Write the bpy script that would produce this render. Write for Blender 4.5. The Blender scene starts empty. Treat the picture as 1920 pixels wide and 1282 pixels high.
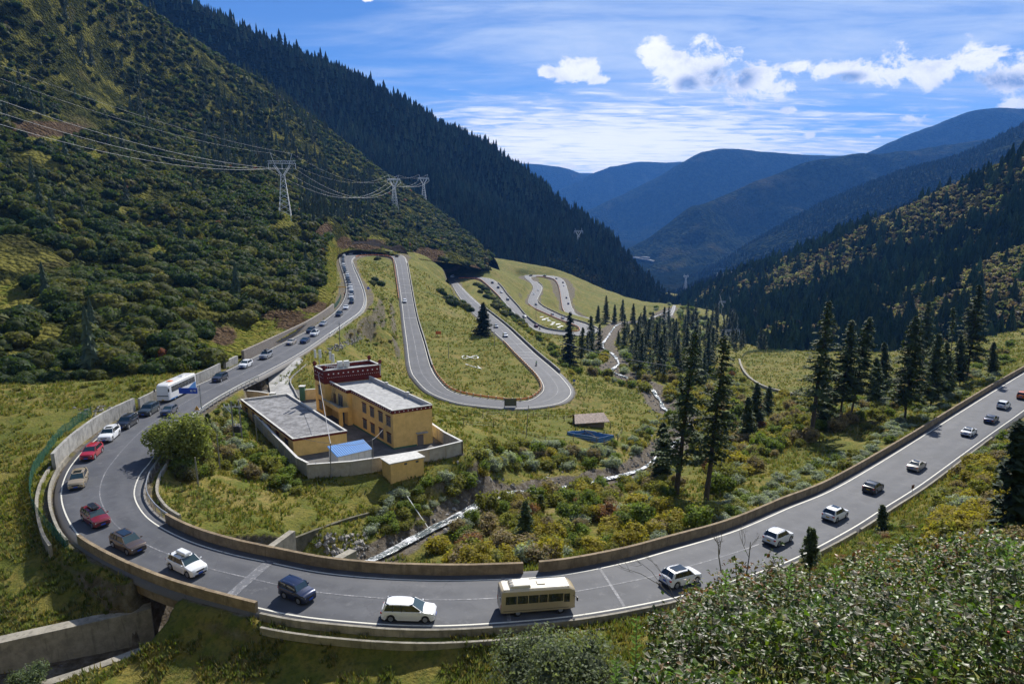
import bpy, math, random
import numpy as np
from mathutils import Vector, Matrix, noise
from mathutils.kdtree import KDTree
R = math.radians
random.seed(7); RNG = np.random.default_rng(11)
SC = bpy.context.scene
COL = SC.collection
CAMZ = 100.0
PITCH = 11.87
# ------------------------------------------------------------------ camera
cam = bpy.data.cameras.new("camera"); camo = bpy.data.objects.new("camera", cam); COL.objects.link(camo)
camo.location = (0, 0, CAMZ); camo.rotation_euler = (R(90 - PITCH), 0, 0)
cam.sensor_width = 36; cam.lens = 24.0; cam.clip_start = 0.3; cam.clip_end = 60000
SC.camera = camo
# ------------------------------------------------------------------ world, sun, exposure
SUN_EL, SUN_AZ = 41.0, 17.0          # azimuth measured clockwise from +Y (the view direction)
W = bpy.data.worlds.new("World"); SC.world = W; W.use_nodes = True
sun = bpy.data.lights.new("sun", 'SUN'); suno = bpy.data.objects.new("sun", sun); COL.objects.link(suno)
sun.energy = 4.3; sun.angle = R(0.5); sun.color = (1.0, 0.955, 0.88)
sd = Vector((math.sin(R(SUN_AZ)) * math.cos(R(SUN_EL)), math.cos(R(SUN_AZ)) * math.cos(R(SUN_EL)), math.sin(R(SUN_EL))))
suno.rotation_euler = sd.to_track_quat('Z', 'Y').to_euler()
SC.view_settings.view_transform = 'Standard'; SC.view_settings.look = 'None'
SC.view_settings.exposure = 0.80; SC.view_settings.gamma = 1.0
SC.cycles.use_denoising = True
SC.cycles.max_bounces = 5; SC.cycles.diffuse_bounces = 2; SC.cycles.glossy_bounces = 2
SC.cycles.transmission_bounces = 4; SC.cycles.volume_bounces = 0; SC.cycles.transparent_max_bounces = 6
SC.cycles.use_adaptive_sampling = True; SC.cycles.adaptive_threshold = 0.02

class NT:
    """small node tree helper"""
    def __init__(s, tree): s.t = tree; s.n = tree.nodes; s.l = tree.links
    def new(s, typ, **kw):
        n = s.n.new(typ)
        for k, v in kw.items():
            if k == 'ins':
                for kk, vv in v.items():
                    s.set(n.inputs[kk], vv)
            else: setattr(n, k, v)
        return n
    def set(s, inp, v):
        if hasattr(v, 'is_output') or isinstance(v, bpy.types.NodeSocket): s.l.new(v, inp)
        else:
            if isinstance(v, (tuple, list)) and len(v) == 3 and inp.type == 'RGBA': v = (*v, 1)
            inp.default_value = v
    def math(s, op, a, b=0.0, c=None, clamp=False):
        n = s.new('ShaderNodeMath', operation=op, use_clamp=clamp); s.set(n.inputs[0], a); s.set(n.inputs[1], b)
        if c is not None: s.set(n.inputs[2], c)
        return n.outputs[0]
    def mix(s, f, a, b, blend='MIX'):
        n = s.new('ShaderNodeMix', data_type='RGBA', blend_type=blend)
        s.set(n.inputs[0], f); s.set(n.inputs[6], a); s.set(n.inputs[7], b); return n.outputs[2]
    def noise(s, vec, scale, detail=4, rough=0.55, dist=0.0, dim='3D'):
        n = s.new('ShaderNodeTexNoise', noise_dimensions=dim)
        if vec is not None: s.l.new(vec, n.inputs['Vector'])
        n.inputs['Scale'].default_value = scale; n.inputs['Detail'].default_value = detail
        n.inputs['Roughness'].default_value = rough; n.inputs['Distortion'].default_value = dist
        return n.outputs[0]
    def ramp(s, f, pts, interp='LINEAR'):
        n = s.new('ShaderNodeValToRGB'); n.color_ramp.interpolation = interp; e = n.color_ramp.elements
        while len(e) < len(pts): e.new(0.5)
        for q, (p, c) in zip(e, pts):
            q.position = p; q.color = (c, c, c, 1) if isinstance(c, (int, float)) else (*c, 1)
        s.l.new(f, n.inputs[0]); return n.outputs[0]
    def smooth(s, v, a, b):
        n = s.new('ShaderNodeMapRange', interpolation_type='SMOOTHSTEP'); s.set(n.inputs[0], v)
        n.inputs[1].default_value = a; n.inputs[2].default_value = b; return n.outputs[0]

def dir_of(px, py):
    u = (px - 960) / 1280; v = (641 - py) / 1280; p = R(PITCH)
    return np.array([u, math.cos(p) + v * math.sin(p), -math.sin(p) + v * math.cos(p)])
def P(px, py, H):                     # a point of the photograph that lies H metres below the camera
    d = dir_of(px, py); t = H / -d[2]; return np.array([d[0] * t, d[1] * t, CAMZ - H])
def PZ(px, py, Z):                    # a point of the photograph Z metres in front of the camera
    d = dir_of(px, py); t = Z / d[1]; return np.array([d[0] * t, Z, CAMZ + d[2] * t])

def build_world():
    t = NT(W.node_tree); t.n.clear()
    out = t.new('ShaderNodeOutputWorld'); bg = t.new('ShaderNodeBackground')
    sky = t.new('ShaderNodeTexSky', sky_type='NISHITA', sun_disc=False, sun_elevation=R(SUN_EL), sun_rotation=R(SUN_AZ))
    sky.altitude = 3500; sky.air_density = 1.0; sky.dust_density = 0.25; sky.ozone_density = 2.5
    geo = t.new('ShaderNodeTexCoord'); D = geo.outputs['Generated']
    sep = t.new('ShaderNodeSeparateXYZ'); t.l.new(D, sep.inputs[0]); x, y, z = sep.outputs
    zc = t.math('MAXIMUM', z, 0.03)
    # cirrus sheet: project the direction on a high layer
    px = t.math('DIVIDE', x, t.math('ADD', zc, 0.06)); py = t.math('DIVIDE', y, t.math('ADD', zc, 0.06))
    cv = t.new('ShaderNodeCombineXYZ'); t.l.new(px, cv.inputs[0]); t.l.new(t.math('MULTIPLY', py, 2.2), cv.inputs[1])
    n1 = t.noise(cv.outputs[0], 0.55, 7, 0.62, 0.9); n2 = t.noise(cv.outputs[0], 2.6, 6, 0.6, 0.5)
    n0 = t.noise(cv.outputs[0], 0.16, 2, 0.5)
    cir = t.math('ADD', t.math('MULTIPLY', n1, 0.62), t.math('MULTIPLY', n2, 0.19))
    cir = t.math('ADD', cir, t.math('MULTIPLY', n0, 0.25))
    az = t.math('ARCTAN2', x, y)
    # big bright band low over the valley
    def blob(cx, cy, rx, ry):
        d = dir_of(cx, cy); a0 = math.atan2(d[0], d[1]); e0 = d[2] / np.linalg.norm(d)
        dx = t.math('DIVIDE', t.math('SUBTRACT', az, a0), rx / 1280); dz = t.math('DIVIDE', t.math('SUBTRACT', z, e0), ry / 1280)
        return t.math('SQRT', t.math('ADD', t.math('MULTIPLY', dx, dx), t.math('MULTIPLY', dz, dz)))
    band = t.smooth(t.math('ADD', blob(1140, 268, 520, 78), t.math('MULTIPLY', t.math('SUBTRACT', 0.5, n2), 2.2)), 1.15, 0.1)
    left = t.smooth(az, -0.40, 0.12)
    cirm = t.math('ADD', cir, t.math('MULTIPLY', band, 0.24))
    cirm = t.math('ADD', cirm, t.math('MULTIPLY', t.math('SUBTRACT', left, 1.0), 0.20))
    cirm = t.smooth(cirm, 0.32, 0.72)
    cirm = t.math('MULTIPLY', cirm, 0.9)
    base = t.new('ShaderNodeHueSaturation', ins={'Saturation': 1.08, 'Value': 0.46}); t.l.new(sky.outputs[0], base.inputs['Color'])
    tint = t.mix(1.0, base.outputs[0], (0.72, 0.90, 1.12), 'MULTIPLY')
    veilc = t.mix(band, (3.6, 4.1, 4.8), (8.7, 8.1, 6.7))
    c = t.mix(cirm, tint, veilc)
    # cumulus
    s3 = t.new('ShaderNodeVectorMath', operation='MULTIPLY'); t.l.new(D, s3.inputs[0]); s3.inputs[1].default_value = (1, 1, 1.35)
    nb = t.noise(s3.outputs[0], 21, 12, 0.70, 0.3); nl = t.noise(s3.outputs[0], 9, 3, 0.5)
    off = t.new('ShaderNodeVectorMath', operation='ADD'); t.l.new(s3.outputs[0], off.inputs[0]); off.inputs[1].default_value = (0.004, 0, 0.012)
    nb2 = t.noise(off.outputs[0], 21, 12, 0.70, 0.3)
    blobs = [(1085, 132, 70, 24), (1135, 150, 40, 14), (1025, 134, 24, 12), (1228, 104, 44, 34), (1310, 128, 112, 54), (1400, 155, 74, 40), (1268, 160, 34, 26), (1462, 172, 40, 26),
             (1486, 206, 22, 10), (1570, 135, 72, 26), (1500, 125, 30, 16), (1630, 140, 50, 20), (1745, 132, 100, 38), (1830, 116, 70, 36), (1900, 140, 70, 30), (2000, 130, 80, 30), (1690, 140, 50, 22),
             (1710, 224, 34, 11), (1840, 222, 22, 12), (1905, 196, 32, 16), (1520, 254, 16, 8), (1452, 258, 10, 5), (1645, 257, 14, 5), (985, 302, 60, 10), (1130, 322, 44, 9), (1060, 312, 40, 7), (1180, 318, 30, 5), (690, 0, 14, 6)]
    m = None; core = None
    for b in blobs:
        q = t.math('SUBTRACT', 1.0, blob(*b)); m = q if m is None else t.math('SMOOTH_MAX', m, q, 0.25)
    f = t.math('ADD', m, t.math('MULTIPLY', t.math('SUBTRACT', nb, 0.5), 3.3))
    f = t.math('ADD', f, t.math('MULTIPLY', t.math('SUBTRACT', nl, 0.5), 0.5))
    f2 = t.math('ADD', m, t.math('MULTIPLY', t.math('SUBTRACT', nb2, 0.5), 3.3))
    mask = t.smooth(f, 0.22, 0.66)
    # thick middles are darker (the sun stands behind them)
    dk = None
    for b in [(1290, 158, 26, 16), (1345, 142, 44, 20), (1385, 148, 34, 22), (1850, 152, 60, 14), (1590, 145, 30, 10), (1935, 150, 50, 12)]:
        q = t.smooth(blob(*b), 1.3, 0.2); dk = q if dk is None else t.math('MAXIMUM', dk, q)
    thick = t.math('MULTIPLY', dk, t.smooth(nb2, 0.34, 0.54))
    thick = t.math('ADD', thick, t.math('MULTIPLY', t.smooth(t.math('SUBTRACT', f, f2), -0.15, 0.8), 0.38), clamp=True)
    cc = t.mix(thick, (6.4, 6.2, 5.9), (1.5, 1.95, 2.9))
    c = t.mix(mask, c, cc)
    t.l.new(c, bg.inputs[0]); bg.inputs[1].default_value = 0.13
    t.l.new(bg.outputs[0], out.inputs[0])
build_world()

# ------------------------------------------------------------------ helpers
def tag(o, label=None, cat=None, group=None, kind=None):
    if label: o['label'] = label
    if cat: o['category'] = cat
    if group: o['group'] = group
    if kind: o['kind'] = kind
    return o
def empty(name, loc=(0, 0, 0), rz=0.0, parent=None):
    o = bpy.data.objects.new(name, None); COL.objects.link(o); o.location = loc; o.rotation_euler = (0, 0, rz)
    o.empty_display_size = 0.3
    if parent: o.parent = parent
    return o
def mesh_np(name, V, F, smooth=False, attrs=None, uv=None):
    """V (n,3); F list of int arrays (each (m,3) or (m,4))"""
    me = bpy.data.meshes.new(name)
    V = np.asarray(V, np.float32); Fs = [np.asarray(f, np.int32) for f in (F if isinstance(F, list) else [F]) if len(f)]
    me.vertices.add(len(V)); me.vertices.foreach_set('co', V.ravel())
    loops = np.concatenate([f.ravel() for f in Fs]); cnt = np.concatenate([np.full(len(f), f.shape[1], np.int32) for f in Fs])
    me.loops.add(len(loops)); me.loops.foreach_set('vertex_index', loops)
    me.polygons.add(len(cnt)); st = np.zeros(len(cnt), np.int32); st[1:] = np.cumsum(cnt)[:-1]
    me.polygons.foreach_set('loop_start', st)
    me.polygons.foreach_set('use_smooth', np.full(len(cnt), bool(smooth)))
    for k, a in (attrs or {}).items():
        a = np.asarray(a, np.float32)
        if a.ndim == 1:
            at = me.attributes.new(k, 'FLOAT', 'POINT'); at.data.foreach_set('value', a)
        else:
            at = me.attributes.new(k, 'FLOAT_COLOR', 'POINT')
            at.data.foreach_set('color', np.hstack([a, np.ones((len(a), 1), np.float32)]).astype(np.float32).ravel())
    me.update(calc_edges=True)
    return me
def link(name, me, mat=None, parent=None, loc=None, rz=None):
    o = bpy.data.objects.new(name, me); COL.objects.link(o)
    if mat is not None:
        me.materials.clear()
        for m_ in (mat if isinstance(mat, (list, tuple)) else [mat]): me.materials.append(m_)
    if parent: o.parent = parent
    if loc is not None: o.location = loc
    if rz is not None: o.rotation_euler = (0, 0, rz)
    return o
def catmull(pts, n_per):
    """smooth resampling of (n,k) points"""
    p = np.asarray(pts, float); a = np.vstack([2 * p[0] - p[1], p, 2 * p[-1] - p[-2]]); out = []
    for i in range(1, len(a) - 2):
        n = n_per[i - 1] if hasattr(n_per, '__len__') else n_per
        t = np.linspace(0, 1, n, endpoint=False)[:, None]
        p0, p1, p2, p3 = a[i - 1], a[i], a[i + 1], a[i + 2]
        out.append(0.5 * ((2 * p1) + (-p0 + p2) * t + (2 * p0 - 5 * p1 + 4 * p2 - p3) * t * t + (-p0 + 3 * p1 - 3 * p2 + p3) * t ** 3))
    out.append(p[-1:]); return np.vstack(out)
def resample(line, step):
    line = np.asarray(line, float); d = np.r_[0, np.cumsum(np.linalg.norm(np.diff(line[:, :3], axis=0), axis=1))]
    n = max(2, int(round(d[-1] / step)) + 1); s = np.linspace(0, d[-1], n)
    return np.stack([np.interp(s, d, line[:, k]) for k in range(line.shape[1])], 1)
class MB:
    """collects boxes, prisms and tubes into one mesh"""
    def __init__(s): s.V = []; s.F = {3: [], 4: []}; s.n = 0; s.ng = []
    def add(s, V, faces):
        V = np.asarray(V, float); s.V.append(V)
        for f in faces:
            g = [i + s.n for i in f]
            if len(g) in (3, 4): s.F[len(g)].append(g)
            else:
                for k in range(1, len(g) - 1): s.F[3].append([g[0], g[k], g[k + 1]])
        s.n += len(V); return s
    def box(s, c, size, rz=0.0, M=None, taper=1.0):
        x, y, z = [q / 2 for q in size]; V = []
        for zz, k in ((-z, 1.0), (z, taper)):
            for xx, yy in ((-x, -y), (x, -y), (x, y), (-x, y)): V.append((xx * k, yy * k, zz))
        V = np.array(V); ca, sa = math.cos(rz), math.sin(rz)
        V = V @ np.array([[ca, sa, 0], [-sa, ca, 0], [0, 0, 1]])
        if M is not None: V = V @ np.array(M).T
        return s.add(V + np.array(c), [(3, 2, 1, 0), (4, 5, 6, 7), (0, 1, 5, 4), (1, 2, 6, 5), (2, 3, 7, 6), (3, 0, 4, 7)])
    def prism(s, poly, z0, z1):
        n = len(poly); V = [(p[0], p[1], z0) for p in poly] + [(p[0], p[1], z1) for p in poly]
        return s.add(V, [tuple(range(n))[::-1], tuple(range(n, 2 * n))] + [(i, (i + 1) % n, n + (i + 1) % n, n + i) for i in range(n)])
    def tube(s, pts, r, seg=6, r2=None, caps=True):
        pts = np.asarray(pts, float); n = len(pts); rr = np.linspace(r, r if r2 is None else r2, n); V = []
        up0 = None
        for i in range(n):
            d = pts[min(i + 1, n - 1)] - pts[max(i - 1, 0)]; d = d / (np.linalg.norm(d) + 1e-9)
            if up0 is None: up0 = np.array([0, 0, 1.0]) if abs(d[2]) < 0.9 else np.array([1.0, 0, 0])
            a = np.cross(d, up0); a /= np.linalg.norm(a) + 1e-9; b = np.cross(d, a); up0 = -b if False else up0
            for k in range(seg):
                t = 2 * math.pi * k / seg; V.append(pts[i] + rr[i] * (a * math.cos(t) + b * math.sin(t)))
        F = []
        for i in range(n - 1):
            for k in range(seg): F.append((i * seg + k, i * seg + (k + 1) % seg, (i + 1) * seg + (k + 1) % seg, (i + 1) * seg + k))
        if caps: F += [tuple(range(seg))[::-1], tuple(range((n - 1) * seg, n * seg))]
        return s.add(V, F)
    def ribbon(s, line, prof, closed=True):
        """sweep a profile of (side, up) points along a polyline"""
        line = np.asarray(line, float); n = len(line); m = len(prof); V = []
        for i in range(n):
            d = line[min(i + 1, n - 1)] - line[max(i - 1, 0)]; q = np.array([-d[1], d[0], 0]); q /= np.linalg.norm(q) + 1e-9
            for a, b in prof: V.append(line[i] + q * a + np.array([0, 0, b]))
        F = []
        for i in range(n - 1):
            for k in range(m if closed else m - 1): F.append((i * m + k, i * m + (k + 1) % m, (i + 1) * m + (k + 1) % m, (i + 1) * m + k))
        if closed: F += [tuple(range(m)), tuple(range((n - 1) * m, n * m))[::-1]]
        return s.add(V, F)
    def build(s, name, mat, parent=None, loc=None, rz=None, bevel=0.0, smooth=False, fix=True):
        V = np.vstack(s.V); me = mesh_np(name, V, [np.array(s.F[k]) for k in (3, 4) if s.F[k]], smooth)
        if fix:
            import bmesh
            bm = bmesh.new(); bm.from_mesh(me); bmesh.ops.recalc_face_normals(bm, faces=bm.faces)
            if bevel > 0: bmesh.ops.bevel(bm, geom=[e for e in bm.edges if e.calc_face_angle(0) > 0.6], offset=bevel, segments=1, affect='EDGES', clamp_overlap=True)
            bm.to_mesh(me); bm.free()
        return link(name, me, mat, parent, loc, rz)

def fbm2(x, y, oct=4, seed=0, ridged=False):
    """vectorised value noise"""
    out = np.zeros_like(x, float); amp = 1.0; tot = 0.0
    for o in range(oct):
        xi = np.floor(x).astype(np.int64); yi = np.floor(y).astype(np.int64); xf = x - xi; yf = y - yi
        def h(a, b):
            n = (a * 374761393 + b * 668265263 + (seed + o * 17) * 974634777) & 0xffffffff
            n = ((n ^ (n >> 13)) * 1274126177) & 0xffffffff; n = n ^ (n >> 16); return (n & 0xffff) / 65535.0
        u = xf * xf * (3 - 2 * xf); v = yf * yf * (3 - 2 * yf)
        n = (h(xi, yi) * (1 - u) + h(xi + 1, yi) * u) * (1 - v) + (h(xi, yi + 1) * (1 - u) + h(xi + 1, yi + 1) * u) * v
        n = n * 2 - 1
        if ridged: n = 1 - 2 * abs(n)
        out += n * amp; tot += amp; amp *= 0.5; x = x * 2.03 + 7.1; y = y * 2.03 + 3.7
    return out / tot

# ------------------------------------------------------------------ materials
MATS = {}
def mat(name):
    m = bpy.data.materials.new(name); m.use_nodes = True; t = NT(m.node_tree); t.n.clear()
    out = t.new('ShaderNodeOutputMaterial'); MATS[name] = m; return m, t, out
def pbr(name, color, rough=0.6, metal=0.0, spec=0.5, var=0.0, vscale=3.0, bump=0.0, bscale=20.0, coat=0.0):
    m, t, out = mat(name); b = t.new('ShaderNodeBsdfPrincipled')
    b.inputs['Roughness'].default_value = rough; b.inputs['Metallic'].default_value = metal
    b.inputs['Specular IOR Level'].default_value = spec; b.inputs['Coat Weight'].default_value = coat
    if var > 0 or bump > 0: tc = t.new('ShaderNodeTexCoord').outputs['Object']
    if var > 0:
        n = t.noise(tc, vscale, 6, 0.65)
        t.l.new(t.mix(t.smooth(n, 0.3, 0.7), tuple(c * (1 - var) for c in color), tuple(min(1, c * (1 + var)) for c in color)), b.inputs['Base Color'])
    else: b.inputs['Base Color'].default_value = (*color, 1)
    if bump > 0:
        bp = t.new('ShaderNodeBump', ins={'Strength': 1.0, 'Distance': bump}); t.l.new(t.noise(tc, bscale, 4, 0.6), bp.inputs['Height']); t.l.new(bp.outputs[0], b.inputs['Normal'])
    t.l.new(b.outputs[0], out.inputs[0]); return m

def ground_mat():
    m, t, out = mat('meadow'); b = t.new('ShaderNodeBsdfPrincipled', ins={'Roughness': 0.95, 'Specular IOR Level': 0.1})
    pos = t.new('ShaderNodeNewGeometry'); V = pos.outputs['Position']
    a = t.noise(V, 0.045, 5, 0.6); bb = t.noise(V, 0.35, 6, 0.65); c = t.noise(V, 2.2, 5, 0.7)
    col = t.ramp(a, [(0.30, (0.105, 0.115, 0.022)), (0.44, (0.165, 0.150, 0.032)), (0.56, (0.225, 0.180, 0.045)), (0.72, (0.25, 0.185, 0.08))])
    col = t.mix(t.smooth(bb, 0.42, 0.62), col, (0.115, 0.13, 0.022))
    col = t.mix(t.math('MULTIPLY', t.smooth(bb, 0.40, 0.22), 0.8), col, (0.24, 0.20, 0.085))
    col = t.mix(t.math('MULTIPLY', t.smooth(c, 0.42, 0.68), 0.7), col, (0.05, 0.065, 0.018))
    col = t.mix(t.math('MULTIPLY', t.smooth(c, 0.35, 0.2), 0.5), col, (0.30, 0.27, 0.12))
    at = t.new('ShaderNodeAttribute', attribute_name='dirt')
    dirt = t.ramp(t.noise(V, 0.9, 7, 0.7), [(0.3, (0.05, 0.04, 0.028)), (0.5, (0.12, 0.10, 0.075)), (0.7, (0.22, 0.20, 0.17))])
    k = t.math('ADD', at.outputs['Fac'], t.math('MULTIPLY', t.math('SUBTRACT', bb, 0.5), 0.9))
    # steep ground is bare
    sepn = t.new('ShaderNodeSeparateXYZ'); t.l.new(pos.outputs['Normal'], sepn.inputs[0])
    st = t.smooth(t.math('ADD', sepn.outputs[2], t.math('MULTIPLY', t.math('SUBTRACT', bb, 0.5), 0.3)), 0.68, 0.50)
    col = t.mix(t.math('MAXIMUM', t.smooth(k, 0.35, 0.65), t.math('MULTIPLY', st, 0.85)), col, dirt)
    t.l.new(col, b.inputs['Base Color'])
    bp = t.new('ShaderNodeBump', ins={'Strength': 0.9, 'Distance': 0.35}); t.l.new(t.math('ADD', c, t.math('MULTIPLY', bb, 1.5)), bp.inputs['Height']); t.l.new(bp.outputs[0], b.inputs['Normal'])
    t.l.new(b.outputs[0], out.inputs[0]); return m
M_GROUND = ground_mat()
def hill_mat(name, dark, mid, light, scale, thr=(0.45, 0.6)):
    m, t, out = mat(name); b = t.new('ShaderNodeBsdfPrincipled', ins={'Roughness': 1.0, 'Specular IOR Level': 0.0})
    V = t.new('ShaderNodeNewGeometry').outputs['Position']
    a = t.noise(V, scale * 0.12, 5, 0.6); c = t.noise(V, scale, 6, 0.75); op = t.new('ShaderNodeAttribute', attribute_name='open'); ba = t.new('ShaderNodeAttribute', attribute_name='bare')
    vor = t.new('ShaderNodeTexVoronoi', feature='F1'); t.l.new(V, vor.inputs['Vector']); vor.inputs['Scale'].default_value = scale * 2.2
    col = t.mix(t.smooth(c, *thr), dark, mid); col = t.mix(t.math('MULTIPLY', t.smooth(a, 0.55, 0.72), 0.7), col, light)
    jit = t.math('MULTIPLY', t.math('SUBTRACT', c, 0.5), 1.4)
    col = t.mix(t.smooth(t.math('ADD', op.outputs['Fac'], jit), 0.25, 0.6), col, t.mix(t.smooth(c, 0.4, 0.65), (0.115, 0.14, 0.024), (0.235, 0.205, 0.05)))
    if scale == 0.25: col = t.mix(t.math('MULTIPLY', t.smooth(t.noise(V, 0.045, 4, 0.6), 0.50, 0.62), 0.8), col, (0.21, 0.195, 0.05))
    col = t.mix(t.smooth(t.math('ADD', ba.outputs['Fac'], jit), 0.3, 0.6), col, t.mix(t.smooth(c, 0.4, 0.65), (0.075, 0.05, 0.03), (0.17, 0.12, 0.075)))
    t.l.new(col, b.inputs['Base Color'])
    bp = t.new('ShaderNodeBump', ins={'Strength': 1.0, 'Distance': (0.9 if scale > 0.05 else 0.5) / scale}); t.l.new(t.math('SUBTRACT', c, vor.outputs[0]), bp.inputs['Height']); t.l.new(bp.outputs[0], b.inputs['Normal'])
    t.l.new(b.outputs[0], out.inputs[0]); return m
M_HILLA = hill_mat('scrub_slope', (0.032, 0.038, 0.013), (0.085, 0.090, 0.028), (0.15, 0.13, 0.055), 0.25)
M_HILLC = hill_mat('forest_slope', (0.012, 0.02, 0.012), (0.032, 0.036, 0.018), (0.055, 0.045, 0.022), 0.08)
M_HILLR = hill_mat('right_slope', (0.030, 0.034, 0.014), (0.06, 0.055, 0.026), (0.10, 0.075, 0.04), 0.12)
M_FAR = hill_mat('far_slope', (0.006, 0.012, 0.010), (0.032, 0.040, 0.020), (0.09, 0.078, 0.036), 0.03, (0.46, 0.56))
M_FLOOR = hill_mat('far_ground', (0.006, 0.011, 0.009), (0.014, 0.02, 0.012), (0.03, 0.03, 0.016), 0.02)

def asphalt():
    m, t, out = mat('asphalt'); b = t.new('ShaderNodeBsdfPrincipled', ins={'Roughness': 0.7, 'Specular IOR Level': 0.3})
    V = t.new('ShaderNodeNewGeometry').outputs['Position']
    a = t.noise(V, 0.12, 5, 0.6); c = t.noise(V, 6.0, 4, 0.8); at = t.new('ShaderNodeAttribute', attribute_name='lane')
    col = t.ramp(a, [(0.3, (0.060, 0.064, 0.074)), (0.5, (0.078, 0.082, 0.093)), (0.72, (0.098, 0.101, 0.112))])
    # wheel tracks are polished slightly darker, dust lies along the edges
    lane = at.outputs['Fac']
    w = t.new('ShaderNodeTexWave') if False else None
    tr = t.math('ABSOLUTE', t.math('SINE', t.math('MULTIPLY', lane, math.pi * 4)))
    col = t.mix(t.math('MULTIPLY', t.math('MULTIPLY', tr, 0.62), t.smooth(t.noise(V, 0.5, 4), 0.3, 0.65)), col, (0.045, 0.048, 0.058))
    edge = t.smooth(t.math('ABSOLUTE', t.math('SUBTRACT', lane, 0.5)), 0.43, 0.5)
    col = t.mix(t.math('MULTIPLY', edge, 0.6), col, (0.15, 0.135, 0.115))
    pt = t.noise(V, 0.9, 6, 0.7); col = t.mix(t.math('MULTIPLY', t.smooth(pt, 0.56, 0.68), 0.35), col, (0.15, 0.15, 0.155)); col = t.mix(t.math('MULTIPLY', t.smooth(c, 0.55, 0.8), 0.3), col, (0.17, 0.17, 0.18))
    # patched cracks
    vor = t.new('ShaderNodeTexVoronoi', feature='DISTANCE_TO_EDGE'); vor.inputs['Scale'].default_value = 0.10; vor.inputs['Randomness'].default_value = 1
    vd = t.new('ShaderNodeVectorMath', operation='ADD'); t.l.new(V, vd.inputs[0]); 
    nn = t.new('ShaderNodeTexNoise'); nn.inputs['Scale'].default_value = 0.3; nn.inputs['Detail'].default_value = 5; t.l.new(V, nn.inputs['Vector'])
    sc = t.new('ShaderNodeVectorMath', operation='SCALE'); t.l.new(nn.outputs[1], sc.inputs[0]); sc.inputs[3].default_value = 6.0
    t.l.new(sc.outputs[0], vd.inputs[1]); t.l.new(vd.outputs[0], vor.inputs['Vector'])
    col = t.mix(t.math('MULTIPLY', t.smooth(vor.outputs[0], 0.006, 0.0), 0.55), col, (0.05, 0.052, 0.062))
    t.l.new(col, b.inputs['Base Color'])
    bp = t.new('ShaderNodeBump', ins={'Strength': 0.3, 'Distance': 0.02}); t.l.new(c, bp.inputs['Height']); t.l.new(bp.outputs[0], b.inputs['Normal'])
    t.l.new(b.outputs[0], out.inputs[0]); return m
M_ASPH = asphalt()
def worn_paint(name, col, thr=0.42):
    m, t, out = mat(name); b = t.new('ShaderNodeBsdfPrincipled', ins={'Roughness': 0.7})
    V = t.new('ShaderNodeNewGeometry').outputs['Position']
    n = t.noise(V, 3.0, 6, 0.75); n2 = t.noise(V, 0.25, 3, 0.6)
    k = t.smooth(t.math('ADD', n, t.math('MULTIPLY', n2, 0.6)), thr + 0.25, thr + 0.50)
    t.l.new(t.mix(k, (0.10, 0.104, 0.118), col), b.inputs['Base Color']); t.l.new(b.outputs[0], out.inputs[0]); return m
M_LINE = worn_paint('road_paint', (0.62, 0.60, 0.52), 0.25); M_LINE2 = worn_paint('faded_road_paint', (0.30, 0.30, 0.31), 0.5)
def concrete(name, c0, c1, streak=0.5, joint=0.0):
    m, t, out = mat(name); b = t.new('ShaderNodeBsdfPrincipled', ins={'Roughness': 0.9, 'Specular IOR Level': 0.2})
    V = t.new('ShaderNodeNewGeometry').outputs['Position']
    a = t.noise(V, 0.8, 7, 0.7)
    st = t.new('ShaderNodeVectorMath', operation='MULTIPLY'); t.l.new(V, st.inputs[0]); st.inputs[1].default_value = (2.2, 2.2, 0.25)
    s = t.noise(st.outputs[0], 1.0, 5, 0.7)
    col = t.mix(t.smooth(a, 0.32, 0.68), c0, c1); col = t.mix(t.math('MULTIPLY', t.smooth(s, 0.5, 0.7), streak), col, tuple(q * 0.35 for q in c0))
    t.l.new(col, b.inputs['Base Color'])
    bp = t.new('ShaderNodeBump', ins={'Strength': 0.5, 'Distance': 0.05}); t.l.new(a, bp.inputs['Height']); t.l.new(bp.outputs[0], b.inputs['Normal'])
    t.l.new(b.outputs[0], out.inputs[0]); return m
M_CONC = concrete('weathered_concrete', (0.20, 0.185, 0.155), (0.34, 0.315, 0.26)); M_CONCG = concrete('grey_concrete', (0.24, 0.235, 0.22), (0.40, 0.39, 0.36), 0.6)
M_CONCB = concrete('brown_concrete', (0.17, 0.13, 0.085), (0.30, 0.235, 0.155), 0.45)

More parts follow.
